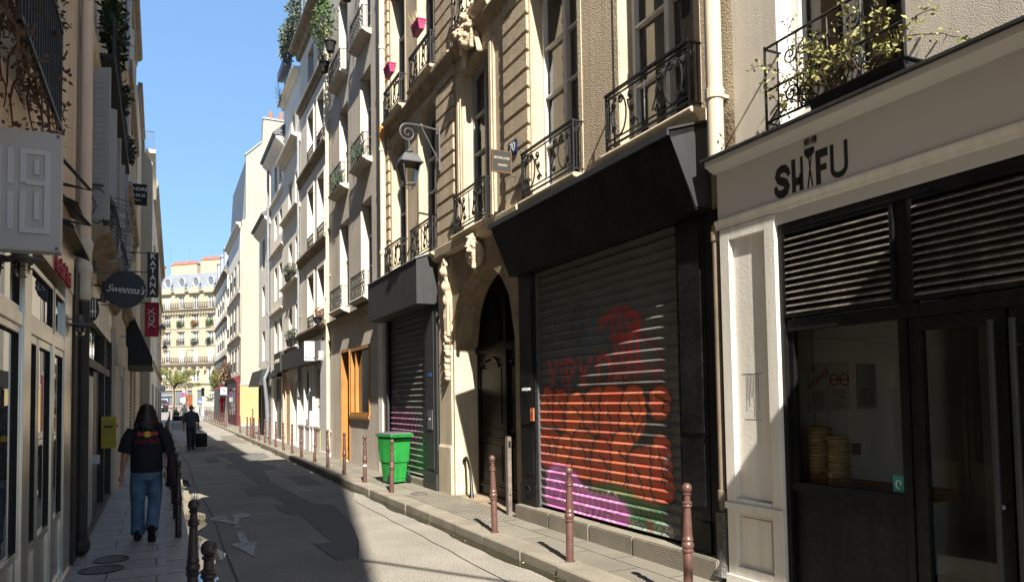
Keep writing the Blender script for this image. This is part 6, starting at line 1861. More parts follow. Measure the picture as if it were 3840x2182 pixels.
# shop signs and lamp arms by the scalloped sign
t = thing('scalloped_sign', 'round dark blue sign with scalloped edge reading Sweetea\'s in white script', 'shop sign', (-.455, 12, 3.48))
mb = MB(); N = 96
mb.prism([((.262 + .010 * abs(math.sin(9 * 2 * PI * i / N))) * math.cos(2 * PI * i / N), (.262 + .010 * abs(math.sin(9 * 2 * PI * i / N))) * math.sin(2 * PI * i / N)) for i in range(N)], -.03, .03, 'y')
bd = mb.build('board', mat('sign_navy', (.018, .026, .036), .5, vary=.1), t)
text("Sweetea's", .15, K['letterwhite'], bd, loc=(0, -.033, -.01), rot=(PI / 2, -R(-4), 0), depth=.002, shear=.45, sx=.9, bold=-.001, spacing=.92)
mb = MB(); mb.tube([(-.40, 0, .04), (-.2, 0, .04)], .014, 6); mb.tube([(-.40, 0, -.16), (-.2, 0, -.16)], .014, 6); mb.box(-.30, -.24, -.02, .02, -.2, .1); mb.build('bracket', K['iron'], t)
t = thing('small_fork_sign', 'small dark wall sign with pale fork and cup shapes beside the scalloped sign', 'shop sign', (-.80, 10.9, 3.05))
mb = MB(); mb.prism([(.09 * math.cos(a), .16 * math.sin(a)) for a in [2 * PI * i / 16 for i in range(16)]], -.015, .015, 'y'); bd = mb.build('board', K['charcoal'], t)
mb = MB()
for k in range(4): mb.box(-.05 + k * .03, -.04 + k * .03, -.03, -.016, -.1, .13)
mb.box(-.06, .06, -.031, -.0161, -.04, -.02); mb.build('fork', K['letterwhite'], bd)
for k, (y_, z_) in enumerate(((10.4, 3.55), (11.6, 3.30))):
    t = thing('spot_lamp', 'boxy dark spot lamp on an arm, %s the small fork sign' % ('above' if k == 0 else 'beyond'), 'lamp', (-.72, y_, z_)); mb = MB(); mb.lathe([(.028, -.05), (.028, .05)], 12); mb.tube([(-.15, 0, -.05), (.04, 0, -.05)], .012, 5); mb.box(-.02, .14, -.01, .01, -.11, -.095); mb.build('head', K['greyiron'], t)
t = thing('yellow_mailbox', 'yellow letter box fixed on the stone pier beside the pavement', 'mailbox', (-.80, 14.2, 1.1))
mb = MB(); mb.box(-.07, .15, -.18, .18, 0, .45); mb.prism([(-.18, .45), (.18, .45), (.12, .52), (-.12, .52)], -.07, .15, 'x'); b = mb.build('box', K['yellowbox'], t, bevel=.008)
mb = MB(); mb.box(.15, .165, -.1, .1, .34, .38); mb.box(-.02, .1, -.19, -.1801, .34, .37); mb.build('slot', K['letterdark'], b)
# the houses further along
l3 = LB('white_pilastered_house', 'pale house with slender pilasters above a black awning', 21.05, X=-.87)
mb = MB(); wall(mb, 0, 8.0, 3.4, 14.2, [(x, x + 1.1, z, z + 2) for x in (1, 3.6, 6.2) for z in (4.6, 8.0, 11.2)], d=.22); mb.box(0, 8, .62, 8, 0, 14.2); mb.box(0, 8, .2, .62, 0, 3.4); mb.build('wall', K['wallleft3'], l3)
for x in (1, 3.6, 6.2):
    for z in (4.6, 8.0, 11.2): window(l3, x, x + 1.1, z, z + 2, .2, K['frame_white'], K['glassdark'])
mb = MB(); cornice(mb, 0, 8, 4.3, .2, .3); cornice(mb, 0, 8.1, 7.5, .2, .3); cornice(mb, 0, 8, 10.7, .18, .3); cornice(mb, 0, 8.2, 14.3, .25, .4)
mb.build('cornice', K['stonedark'], l3)
for k, x in enumerate((.1, 2.6, 5.2, 7.6)):
    mb = MB(); mb.box(x, x + .35, -.06, -.001, 4.4, 14); mb.build('pilaster', K['wallleft3'], l3)
mb = MB(); mb.prism([(-.24, 14.35), (.2, 15.4), (2, 16), (2, 14.35)], 0, 8.1, 'x'); mb.build('roof', K['slate'], l3)
mb = MB(); mb.prism([(0, 4.5), (-.12, 4.5), (-.68, 3.15), (-.68, 2.92), (0, 2.92)], 2.6, 7.2, 'x'); mb.build('shop_awning', K['black'], l3)
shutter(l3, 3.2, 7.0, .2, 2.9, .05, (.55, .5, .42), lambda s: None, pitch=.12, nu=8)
mb = MB(); mb.box(0, 2.6, -.05, .2, 0, 3.4); mb.box(7.0, 8, -.05, .2, 0, 3.4); mb.build('stone_pier', K['wallleft3'], l3)
dp = downpipe('drainpipe', 'grey zinc drainpipe climbing the pale left-hand houses', -.80, 20.9, 4.4, 13.5, .055, K['pipegrey'])
l4 = LB('narrow_left_house', 'narrow pale left-hand house squeezed before the jutting sunlit gable', 29.1, X=-.76)
mb = MB(); wall(mb, 0, 5.9, 0, 13.2, [(x, x + 1, z, z + 1.9) for x in (1, 3.6) for z in (4.6, 8.0)], d=.22); mb.box(0, 5.9, .62, 8, 0, 13.2); mb.build('wall', K['wallleft2'], l4)
for x in (1, 3.6):
    for z in (4.6, 8.0): window(l4, x, x + 1, z, z + 1.9, .2, K['frame_white'], K['glassdark'])
mb = MB(); cornice(mb, 0, 5.9, 4.2, .12, .3); cornice(mb, 0, 5.9, 13.3, .15, .35); mb.build('cornice', K['stonedark'], l4)
t = thing('jutting_gable_house', 'pale house whose sunlit stepped gable juts past the shaded left row', 'building', (0, 35, 0))
mb = MB(); mb.prism([(-.42, 0), (-.33, 8.0), (-.33, 12.2), (-.62, 12.6), (-.75, 15.4), (-6, 15.4), (-6, 0)], 0, .5, 'y'); mb.build('gable_wall', K['gable'], t)
mb = MB(); mb.prism([(-.4, 0), (-.33, 8.0), (-.33, 12.0), (-6, 12.0), (-6, 0)], .5, 8.2, 'y'); mb.build('wall', K['wallleft3'], t)
mb = MB(); mb.prism([(-.66, 12.6), (-.22, 12.6), (-.20, 12.75), (-.66, 12.75)], -.1, 8, 'y'); mb.build('cornice', K['plaster_white'], t)
mb = MB()
for k in range(5): mb.box(-.6 + k * .08, -.585 + k * .08, -.1, -.085, 12.75, 13.5)
mb.box(-.6, -.26, -.1, -.085, 13.5, 13.53); mb.build('roof_railing', K['iron'], t)
l6 = thing('far_left_house', 'long shaded house with deep mouldings at the far end of the left row', 'building', (-.38, 43.3, 0), PI / 2 - .0165)
mb = MB(); wall(mb, 0, 31, 0, 13.2, [(x, x + 1.1, z, z + 1.9) for x in range(1, 30, 3) for z in (4.5, 7.6, 10.6)], d=.25); mb.box(0, 31, .62, 9, 0, 13.2); mb.build('wall', K['wallleft2'], l6)
for x in range(1, 30, 3):
    for z in (4.5, 7.6, 10.6): window(l6, x, x + 1.1, z, z + 1.9, .2, K['frame_white'], K['glassdark'])
mb = MB(); cornice(mb, 0, 31, 4.1, .12, .3); cornice(mb, 0, 31, 10.2, .12, .3); cornice(mb, -.3, 31, 13.4, .25, .5); mb.prism([(-.28, 13.4), (0, 14.5), (2, 15), (2, 13.4)], -.3, 31, 'x'); mb.build('cornice', K['stonedark'], l6)
for x in range(1, 30, 4):
    mb = MB(); mb.box(x, x + 2.6, -.02, .0, .3, 2.9); mb.build('shopfront', K['charcoal'] if x % 8 == 1 else K['wallleft3'], l6)
# tall block behind the viewer: it shades the near end of the street
t = LB('tall_corner_block', 'tall ochre corner block at the near end of the left row', -7.2)
mb = MB(); wall(mb, 0, 7.18, 0, 21.6, [(x, x + 1.1, z, z + 2) for x in (.8, 3.0, 5.2) for z in (4.6, 8.0, 11.2, 14.6, 18)], d=.22); mb.box(0, 7.18, .62, 8, 0, 21.6); mb.build('wall', K['wallleft2'], t)
for x in (.8, 3.0, 5.2):
    for z in (4.6, 8.0, 11.2): window(t, x, x + 1.1, z, z + 2, .2, K['frame_white'], K['glassdark'])
# signs over the left pavement
t = hang_sign('hanging_sign', 'black hanging sign with an agency sale notice in white letters', 'sign', -.38, 25, 7.88, 8.52, .55, .08, K['blackmatt'], [('VENDRE', .15, .0, 8.36), ('70.20.20', .12, .02, 8.17), ('Fortis', .07, .02, 8.02)], K['letterwhite'], -.87, (.1, .9))
t = hang_sign('hanging_sign', 'tall dark brown hanging sign reading KATANA in white capitals downwards', 'shop sign', -.035, 18, 4.16, 5.15, .225, .07, mat('sign_brown', (.022, .012, .014), .5), [(c_, .165, 0, 5.06 - .158 * i, {'bold': .004}) for i, c_ in enumerate('KATANA')], K['letterwhite'], -.87, (.02, .55, .98))
t = thing('hanging_banner', 'red cloth banner with white looping strokes hanging below the tall dark sign', 'banner', (-.165, 18.1, 3.67))
mb = MB(); n = 10
mb.add([(lerp(-.14, .145, i / n), .012 * math.sin(i * .9 + z * 4), z) for z in (-.37, -.1, .15, .37) for i in range(n + 1)], [(r_ * (n + 1) + i, r_ * (n + 1) + i + 1, (r_ + 1) * (n + 1) + i + 1, (r_ + 1) * (n + 1) + i) for r_ in range(3) for i in range(n)])
bd = mb.build('cloth', mat('banner_red', (.34, .018, .05), .8, vary=.1), t)
o = bd; md = bd.data
mb = MB()
mb.tube([(-.08, -.03, .23), (.08, -.03, .12)], .009, 5); mb.tube([(-.08, -.03, .12), (.05, -.03, .26)], .009, 5)
mb.tube([(.05 * math.cos(a), -.03, .03 + .06 * math.sin(a)) for a in [2 * PI * i / 16 for i in range(17)]], .009, 5)
mb.tube([(-.08, -.03, -.06), (.08, -.03, -.16)], .009, 5); mb.tube([(-.08, -.03, -.16), (.05, -.03, -.03)], .009, 5)
mb.build('strokes', K['letterwhite'], bd)
mb = MB(); mb.tube([(-.7, 0, .38), (.15, 0, .38)], .012, 5); mb.tube([(-.7, 0, -.38), (-.14, 0, -.38)], .008, 5); mb.build('bracket', K['iron'], t)
hang_sign('hanging_sign', 'small white far sign showing a slanted black letter O', 'shop sign', .38, 60, 2.66, 3.14, .42, .06, K['white'], [('O', .42, 0, 2.9, {'shear': .3})], K['letterdark'], -.15, (.5,))
# ------------------------------------------------------------------ street lanterns
def lantern(name, label, loc, rz, reach, s=1.):
    """wall bracket along local -y ending in a scroll, with a four-sided lantern under it; origin on the wall at bracket height"""
    t = thing(name, label, 'street lantern', loc, rz)
    t.scale = (s, s, s)
    mb = MB()
    mb.box(-.02, .02, -.03, .0, -.78, .06); mb.tube([(0, -.02, -.02), (0, -reach * .62, .02), (0, -reach * .9, .02)], .017, 6)
    mb.tube([(0, -.02, -.62), (0, -reach * .60, .0)], .012, 6)
    e = (-reach - .0)
    pts = [(0, -reach * .9, .02)] + [(0, e - .02 - .15 * math.sin(a), -.13 + .15 * math.cos(a)) for a in [PI * i / 10 for i in range(1, 11)]] + [(0, e - .02 + (.13 - .0075 * i) * math.sin(2 * PI * i / 12), -.15 - (.13 - .0075 * i) * math.cos(2 * PI * i / 12)) for i in range(1, 15)]
    mb.tube(pts, [.018] * 11 + [.014 - .0004 * i for i in range(len(pts) - 11)], 6)
    mb.tube([(0, e, -.28), (0, e, -.5)], .012, 6); mb.lathe([(.02, -.52), (.07, -.50), (.07, -.485), (.02, -.46)], 10, (0, e, 0))
    mb.box(-.025, .025, -reach * .64, -reach * .58, -.0, .05)
    mb.build('bracket', K['greyiron'], t, smooth=True)
    def sq(h, z): return [(h, e - h, z), (h, e + h, z), (-h, e + h, z), (-h, e - h, z)]
    mb = MB(); mb.loft([sq(.215, -.73), sq(.215, -.715), sq(.19, -.70), sq(.13, -.57), sq(.10, -.54), sq(.02, -.52)]); mb.build('cap', K['greyiron'], t)
    mb = MB()
    a, b = sq(.165, -.73), sq(.095, -1.09)
    for i in range(4):
        mb.tube([a[i], b[i]], .012, 4); mb.tube([b[i], b[(i + 1) % 4]], .012, 4); mb.tube([a[i], a[(i + 1) % 4]], .012, 4); mb.tube([b[i], ((b[i][0]) * .6, e + (b[i][1] - e) * .9, -1.15), (0, e, -1.19)], .008, 4)
    mb.ell((0, e, -1.2), (.018, .018, .03), 8, 6)
    mb.build('lantern_frame', K['greyiron'], t)
    mb = MB()
    a, b = sq(.158, -.73), sq(.09, -1.09)
    for i in range(4): mb.quad(b[i], b[(i + 1) % 4], a[(i + 1) % 4], a[i])
    mb.build('pane', K['frosted'], t)
    return t
K['frosted'] = glassmat('lantern_glass', (.62, .62, .58), .15)
lantern('street_lantern', 'big grey four-sided street lantern on a scrolled bracket of the stone house', (4.69, 12.8, 6.84), -PI / 2, .60)
lantern('street_lantern', 'nearer of two dark lanterns on the far left wall, below the red banner', (-.3, 44, 6.55), PI / 2, .42, .95)
lantern('street_lantern', 'farther of two dark lanterns on the left wall, above the small tree', (-.15, 60, 6.6), PI / 2, .52, .95)
# hanging trade sign of the stone house
t = thing('trade_sign', 'small dark framed sign reading BOOKLAGE GAINIER hung from a thin bracket', 'shop sign', (4.47, 9.62, 5.25))
mb = MB(); mb.box(-.15, .15, -.012, .012, -.15, .16); bd = mb.build('board', mat('sign_dark', (.03, .031, .028), .5, vary=.1), t)
mb = MB()
for a in ((-.156, -.148), (.148, .156)): mb.box(a[0], a[1], -.016, .016, -.156, .166)
mb.box(-.148, .148, -.0155, .0155, -.156, -.146); mb.box(-.148, .148, -.0155, .0155, .156, .166); mb.build('frame', K['brownwood'], bd)
text('BOOKLAGE', .05, K['pipe'], bd, loc=(0, -.014, .055), depth=.001, sx=.95); text('GAINIER', .042, K['pipe'], bd, loc=(.01, -.014, -.05), depth=.001, sx=.95)
mb = MB(); mb.tube([(-.1, 0, -.15), (.1, 0, -.19), (.25, 0, -.2)], .006, 4); mb.tube([(.15, 0, .1), (.27, 0, .1)], .006, 4); mb.build('bracket', K['iron'], t)
# ------------------------------------------------------------------ bollards
def bollard_proto(m):
    t = thing('bollard', 'x', 'bollard', (0, 0, 0))
    mb = MB()
    mb.lathe([(.056, 0), (.058, .008), (.04, .012), (.039, .40), (.037, .405), (.048, .415), (.05, .43), (.040, .44), (.048, .452), (.053, .47), (.048, .488), (.040, .50), (.046, .51), (.046, .525), (.041, .53),
              (.040, .56), (.031, .755), (.028, .775), (.040, .785), (.042, .795), (.036, .803), (.042, .81), (.042, .822), (.028, .83), (.026, .875), (.035, .882), (.036, .893), (.02, .900)], 14)
    mb.build('post', m, t, smooth=True, ang=50)
    mb = MB(); mb.ell((0, 0, .935), (.043, .043, .045), 14, 10); mb.build('ball', m, t, smooth=True, ang=80)
    return t
bp = bollard_proto(K['brown'])
near = [(4.06, 4.95), (3.86, 6.77), (3.86, 8.68), (3.87, 13.34), (3.88, 15.35), (3.88, 17.25), (3.9, 19.2), (3.92, 21.14), (3.93, 23.3), (3.94, 25.15), (3.95, 27.1), (3.97, 29.2), (3.98, 30.95), (4.0, 32.6), (4.02, 34.7), (4.02, 36.7), (4.02, 38.2), (4.03, 39.8), (4.06, 43.76)]
desc = ['nearest brown bollard on the right pavement, in front of the black pier', 'brown bollard in front of the orange-lettered shutter', 'brown bollard just right of the arched black door', 'brown bollard standing against the green wheelie bin', 'brown bollard with a white sticker just left of the wheelie bin', 'brown bollard before the window of the grey house', 'brown bollard before the orange wooden door', 'brown bollard leaning slightly before the white pier']
for i, (x, y) in enumerate(near):
    lb = desc[i] if i < len(desc) else '%s bollard counting away from the leaning one, along the right kerb' % ORD[i - len(desc)]
    x = min(x, kx(y) + .27) if i else kx(y) + .28
    o = bp if i == 0 else copy_thing(bp, (x, y, .12), label=lb)
    o.location = (x, y, .12); o['label'] = lb; o['group'] = 'bollards along the right pavement'
    o.rotation_euler = (R(-2), R(2.5), 0) if i == 7 else (R(1.1 * math.sin(i * 2.3)), R(.9 * math.sin(i * 3.7 + 1)), i * .7)
    if i == 4:
        mb = MB(); mb.lathe([(.0405, .33), (.0405, .37)], 12); mb.build('sticker', K['paper'], o)
t = copy_thing(bp, (3.98, 37.0, .12), label='taller thin post among the far right bollards beside the yellow wall', group='bollards along the right pavement', scale=(.8, .8, 1.45))
far = [54.8, 56.4, 58.1, 59.9, 61.7, 64.0, 66.5, 69.0, 71.6, 74.3, 77.2, 80.2, 83.4]
for i, y in enumerate(far):
    copy_thing(bp, (kx(y) + .16, y, .12), label='%s bollard counting away in the close row before the red shopfront' % ORD[i], group='close row of far bollards')
for i, (x, y) in enumerate(((4.3, 97), (4.75, 97.5))):
    copy_thing(bp, (x, y, gz(y)), label='%s of two bollards standing across the junction' % ('left' if i == 0 else 'right'), group='bollards across the junction')
bl = bollard_proto(K['brownblack'])
ly = [4.25, 6.13, 10.45, 12.2, 14.0, 16.2, 18.2, 20.2, 22.2, 24.3, 26.4, 28.5, 30.6, 32.7, 34.9, 37.2, 39.5, 42, 44.5, 47, 50, 53, 56, 59.5, 63, 67, 71]
for i, y in enumerate(ly):
    x = lx(y) - .12
    lb = ['nearest dark bollard, cut off by the bottom of the picture, left kerb', 'second nearest dark bollard on the left kerb, beside the puddle', 'first dark bollard of the left kerb showing its whole post'][i] if i < 3 else '%s dark bollard from the camera in the row along the left kerb' % ORD[i]
    o = bl if i == 0 else copy_thing(bl, (x, y, .12), label=lb)
    o.location = (x, y, .12); o['label'] = lb; o['group'] = 'bollards along the left pavement'
    o.rotation_euler = (R(1.0 * math.sin(i * 1.9)), R(.8 * math.sin(i * 2.7 + 1)), i)
# ------------------------------------------------------------------ wheelie bin
t = thing('wheelie_bin', 'bright green wheelie bin with a grey lid and two wheels', 'bin', (4.37, 14.86, .12), R(15))
t.scale = (.86, .95, 1)
def rr(w_, d_, z, y=0., r_=.04, n=4):
    out = []
    for cx, cy, a0 in ((w_ - r_, d_ - r_, 0), (-w_ + r_, d_ - r_, PI / 2), (-w_ + r_, -d_ + r_, PI), (w_ - r_, -d_ + r_, 1.5 * PI)):
        for i in range(n): out.append((cx + r_ * math.cos(a0 + PI / 2 * i / (n - 1)), y + cy + r_ * math.sin(a0 + PI / 2 * i / (n - 1)), z))
    return out
mb = MB()
mb.loft([rr(.19, .20, .04), rr(.20, .21, .10), rr(.225, .235, .42), rr(.25, .26, .44, .0), rr(.275, .30, .97, 0)])
bd = mb.build('body', K['green'], t, smooth=True)
mb = MB()
mb.loft([rr(.30, .335, .955), rr(.305, .34, .96), rr(.305, .34, 1.0), rr(.29, .325, 1.005)])
mb.box(-.27, .27, -.40, -.33, .95, 1.0)
for k in range(6): mb.box(-.25 + k * .09, -.24 + k * .09, -.34, -.29, .88, .96)
mb.build('rim', K['green'], bd, bevel=.004)
mb = MB(); mb.box(-.2, .2, -.345, -.33, .90, .945); mb.box(-.22, -.2, -.27, -.235, .16, .3); mb.box(.2, .22, -.27, -.235, .16, .3); mb.build('recess', K['darkgreen'], bd)
mb = MB(); mb.loft([rr(.31, .33, 1.006, .0), rr(.305, .33, 1.02, 0), rr(.27, .29, 1.045, 0), rr(.1, .1, 1.055, 0)]); mb.build('lid', K['greyplastic'], t, smooth=True)
mb = MB()
for s in (-1, 1): mb.tube([(s * .22, -.39, .99), (s * .22, -.34, 1.0)], .014, 6)
mb.tube([(-.25, -.40, 1.0), (.25, -.40, 1.0)], .016, 8); mb.build('handle', K['green'], t, smooth=True)
mb = MB(); mb.tube([(-.26, -.20, .11), (.26, -.20, .11)], .012, 8); mb.build('axle', K['iron'], t)
for s in (-1, 1):
    w = MB(); w.M = Matrix.Translation((s * .245, -.21, .105)) @ Matrix.Rotation(PI / 2, 4, 'Y'); w.lathe([(.06, -.022), (.098, -.022), (.104, -.012), (.104, .012), (.098, .022), (.06, .022)], 22); wo = w.build('wheel', K['rubber'], t, smooth=True)
    w = MB(); w.M = Matrix.Translation((s * .245, -.21, .105)) @ Matrix.Rotation(PI / 2, 4, 'Y'); w.lathe([(.058, -.014), (.058, .014)], 14); w.lathe([(.02, -.026), (.02, .026)], 10); w.build('hub', K['greyplastic'], wo)
mb = MB(); mb.box(-.045, .045, -.262, -.250, .86, .862); mb.box(-.003, .003, -.262, -.25, .82, .86); mb.build('mark', K['letterwhite'], bd)
# post and wheel guard of the carriage door
t = thing('barrier_post', 'flat grey metal post standing against the black pier by the arched door', 'post', (4.62, 9.86, .12))
mb = MB(); mb.box(-.03, .03, -.045, .045, 0, 1.14); p_ = mb.build('plate', mat('rusty_grey_metal', (.17, .135, .115), .7, vary=.35, vscale=8, bump=.4, bscale=50), t, bevel=.004)
mb = MB(); mb.box(-.02, .02, -.05, -.046, .98, 1.08); mb.ell((0, -.05, .3), (.012, .012, .012), 8, 6); mb.build('lock', K['iron'], p_)
t = thing('wheel_guard', 'black curved iron wheel guard leaning at the left jamb of the arched door', 'wheel guard', (4.86, 12.05, .12))
mb = MB(); mb.tube([(-.02, -.22, 0), (0, -.16, .2), (.03, -.04, .45), (.05, .12, .62), (.05, .2, .66), (.05, .26, .62)], [.04, .028, .022, .022, .03, .04], 10); mb.build('guard', K['black'], t, smooth=True)
# ------------------------------------------------------------------ far end of the street
def tube_post(mb, h, r0, r1): mb.lathe([(r0 * 1.8, 0), (r0 * 1.8, .3), (r0, .4), (r1, h)], 8)
t = thing('street_tree', 'small leafy plane tree in front of the limestone block', 'tree', (1.7, 105, gz(105)))
mb = MB(); mb.tube([(0, 0, 0), (.03, 0, 1.5), (-.02, 0, 3.2)], [.14, .11, .09], 8)
rnd = random.Random(4); tips = []
for k in range(12):
    a_ = rnd.uniform(0, 6.28); L_ = rnd.uniform(1.2, 2.4); q = (L_ * math.cos(a_), L_ * math.sin(a_), 3.6 + rnd.uniform(-.2, 1.6))
    mb.tube([(0, 0, 2.7 + .04 * k), (q[0] * .5, q[1] * .5, (q[2] + 3.1) / 2 + .1), q], [.06, .04, .012], 5); tips.append(q)
mb.build('trunk', K['twig'], t, smooth=True)
mb = MB()
for k, q in enumerate(tips): leaves(mb, q, (.85, .85, .42), 170, .17, k, long=1.2)
leaves(mb, (0, 0, 4.6), (1.2, 1.2, .7), 260, .17, 50, long=1.2); leaves(mb, (2.3, -.5, 3.3), (1.1, .6, .3), 160, .16, 51, long=1.2)
mb.build('crown', mat('plane_leaf', (.16, .17, .035), .6, vary=.5, vscale=3), t)
t = thing('traffic_light', 'black traffic light head on a pale post at the junction', 'traffic light', (4.7, 96, gz(96)))
mb = MB(); tube_post(mb, 2.8, .09, .07); mb.build('post', K['frame_white'], t)
mb = MB(); mb.box(-.2, .16, -.12, .12, 2.35, 3.3); hd = mb.build('head', K['blackmatt'], t, bevel=.02)
mb = MB()
for z in (2.5, 2.82, 3.14): mb.M = Matrix.Translation((-.02, -.13, z)) @ Matrix.Rotation(PI / 2, 4, 'X'); mb.lathe([(.1, 0), (.1, .1), (.09, .1), (.09, .0)], 12)
mb.build('visor', K['blackmatt'], hd)
mb = MB(); mb.M = Matrix.Translation((-.45, 0, 2.5)); mb.lathe([(.15, -.02), (.15, .02)], 14); mb.build('side_disc', K['greyiron'], t)
t = thing('parking_sign', 'round blue and red no-parking sign with a grey plate below on a thin post', 'road sign', (2.48, 95, gz(95)))
mb = MB(); mb.tube([(0, 0, 0), (0, 0, 2.7)], .035, 6); mb.build('post', K['greyiron'], t)
mb = MB(); mb.M = Matrix.Translation((0, -.05, 2.55)) @ Matrix.Rotation(PI / 2, 4, 'X'); mb.lathe([(.26, 0), (.26, .02)], 20); ds = mb.build('disc', mat('sign_red', (.5, .03, .04), .5, vary=0), t)
mb = MB(); mb.M = Matrix.Translation((0, -.075, 2.55)) @ Matrix.Rotation(PI / 2, 4, 'X'); mb.lathe([(.2, 0), (.2, .008)], 20); mb.build('blue_field', mat('sign_blue', (.03, .07, .35), .5, vary=0), ds)
mb = MB(); mb.M = Matrix.Rotation(0, 4, 'X'); mb.prism([(-.17, 2.70), (-.14, 2.73), (.17, 2.40), (.14, 2.37)], -.095, -.085, 'y'); mb.build('slash', ds.data.materials[0], ds)
mb = MB(); mb.box(-.25, .25, -.06, -.04, 1.65, 2.15); mb.build('plate', K['frame_white'], t)
t = thing('lamp_post', 'thin tall grey mast rising in front of the limestone facade', 'lamp post', (2.95, 100, gz(100))); mb = MB(); tube_post(mb, 7.5, .07, .04); mb.build('mast', K['greyiron'], t)
mb = MB(); mb.tube([(0, 0, 7.5), (.2, -.2, 7.8), (.6, -.5, 7.8)], .03, 5); mb.ell((.75, -.6, 7.75), (.25, .12, .07), 8, 6); mb.build('lamp_head', K['greyiron'], t)
t = thing('direction_sign', 'small blue and white direction board on a thin post at the junction', 'road sign', (4.35, 95.5, gz(95.5))); mb = MB(); mb.tube([(0, 0, 0), (0, 0, 1.95)], .03, 6); mb.build('post', K['greyiron'], t)
mb = MB(); mb.box(-.3, .22, -.03, 0, 1.5, 2.0); b = mb.build('board', mat('sign_blue2', (.05, .08, .4), .5), t); mb = MB(); mb.box(-.25, .1, -.036, -.0301, 1.72, 1.8); mb.box(-.1, .18, -.036, -.0301, 1.58, 1.65); mb.build('arrows', K['letterwhite'], b)
t = thing('litter_bin', 'grey street bin beside the direction board', 'bin', (4.15, 97, gz(97))); mb = MB(); mb.lathe([(.22, 0), (.27, .85), (.3, .86), (.3, .95), (.26, .95), (.24, .5)], 12); mb.build('body', K['frame_grey'], t)
# bicycle by the traffic light
def ring(mb, c, r, tr, n=18):
    mb.tube([(c[0], c[1] + r * math.cos(2 * PI * i / n), c[2] + r * math.sin(2 * PI * i / n)) for i in range(n + 1)], tr, 5)
def bicycle(label, x, y, z, rz):
    t = thing('bicycle', label, 'bicycle', (x, y, z), rz)
    for yy_ in (-.52, .52):
        mb = MB(); ring(mb, (0, yy_, .34), .32, .022); wo = mb.build('wheel', K['rubber'], t)
        mb = MB()
        for k in range(8): mb.tube([(0, yy_, .34), (0, yy_ + .31 * math.cos(k * PI / 4), .34 + .31 * math.sin(k * PI / 4))], .004, 3)
        mb.build('spokes', K['greyiron'], wo)
    mb = MB()
    for a, b in (((-.52, .34), (-.15, .36)), ((-.15, .36), (-.25, .82)), ((-.25, .82), (.38, .8)), ((-.15, .36), (.36, .72)), ((.52, .34), (.38, .95)), ((-.52, .34), (-.23, .72))): mb.tube([(0, a[0], a[1]), (0, b[0], b[1])], .018, 5)
    mb.build('frame', K['blackmatt'], t)
    mb = MB(); mb.tube([(-.25, .3, 1.0), (0, .38, .97), (.25, .3, 1.0)], .014, 5); mb.build('handlebar', K['blackmatt'], t)
    mb = MB(); mb.ell((0, -.27, .88), (.07, .13, .03), 8, 6); mb.build('saddle', K['blackmatt'], t)
bicycle('dark bicycle parked at the foot of the traffic light', 5.25, 94.5, gz(94.5), .5)
bicycle('dark bicycle leaning beside the far shop windows under the tree', 2.9, 110, gz(110), 1.3)
# loaded hand cart
t = thing('loaded_cart', 'dark cart piled with folded crates and a round red bag on the street', 'cart', (1.42, 73.5, 0))
mb = MB(); mb.box(-.35, .35, -.3, .3, .25, .3); mb.tube([(-.35, .3, .3), (-.38, .4, 1.15), (.3, .4, 1.15), (.35, .3, .3)], .02, 5); mb.build('frame', K['greyiron'], t)
mb = MB(); mb.box(-.36, .2, -.28, .28, .305, .75); mb.box(-.32, .24, -.26, .3, .76, 1.05); mb.box(-.3, .1, -.2, .2, 1.06, 1.2); mb.build('crate', K['blackmatt'], t, bevel=.02)
mb = MB(); mb.box(-.30, .22, -.285, -.281, .70, .74); mb.tube([(-.3, -.3, .35), (-.3, -.3, 1.0), (.2, -.3, 1.0)], .012, 4); mb.build('pale_edge', K['frame_white'], t)
mb = MB(); mb.ell((.38, -.2, .5), (.22, .18, .24), 14, 10); mb.build('bag', mat('dark_red_cloth', (.16, .01, .03), .8, vary=.2), t, smooth=True)
for x in (-.28, .1, .35):
    w = MB(); ring(w, (x, -.2, .12), .1, .02, 12); w.build('wheel', K['rubber'], t)
# car at the junction
t = thing('parked_car', 'dark hatchback seen from behind at the junction, half hidden by the left wall', 'car', (-.15, 104, gz(104)), R(8))
mb = MB()
prof = [(-2.0, .35), (-2.02, .75), (-1.95, .95), (-1.7, 1.35), (-1.45, 1.47), (.2, 1.47), (.9, 1.0), (1.9, .9), (2.0, .6), (1.98, .3), (1.0, .25), (-1.0, .25)]
n = len(prof)
rings = []
for s, wd, in ((-1, .86), (-.94, .89), (.94, .89), (1, .86)):
    rings.append([(s * .9 * (1 - max(0, z - .95) * .28), y * (1 if abs(s) < 1 else .985), z if abs(s) < 1 else .3 + (z - .3) * .97) for y, z in prof])
mb.loft(rings); bd = mb.build('body', mat('dark_car_paint', (.015, .017, .022), .25, vary=.05, spec=.7), t, smooth=True, ang=30)
mb = MB(); mb.add([(-.62, -1.94, 1.0), (.62, -1.94, 1.0), (.55, -1.72, 1.34), (-.55, -1.72, 1.34)], [(0, 1, 2, 3)]); mb.build('rear_window', K['glassdark'], bd)
for s in (-1, 1):
    mb = MB(); mb.box(s * .86, s * .58, -2.06, -1.98, .78, .92); mb.build('tail_light', mat('tail_red', (.5, .02, .05), .3, vary=0), bd)
    for y_ in (-1.3, 1.3):
        w = MB(); w.M = Matrix.Translation((s * .8, y_, .31)) @ Matrix.Rotation(PI / 2, 4, 'Y'); w.lathe([(.2, -.1), (.31, -.1), (.31, .1), (.2, .1)], 16); w.build('wheel', K['rubber'], t)
mb = MB(); mb.box(-.25, .25, -2.05, -2.01, .52, .64); mb.build('number_plate', K['white'], bd)
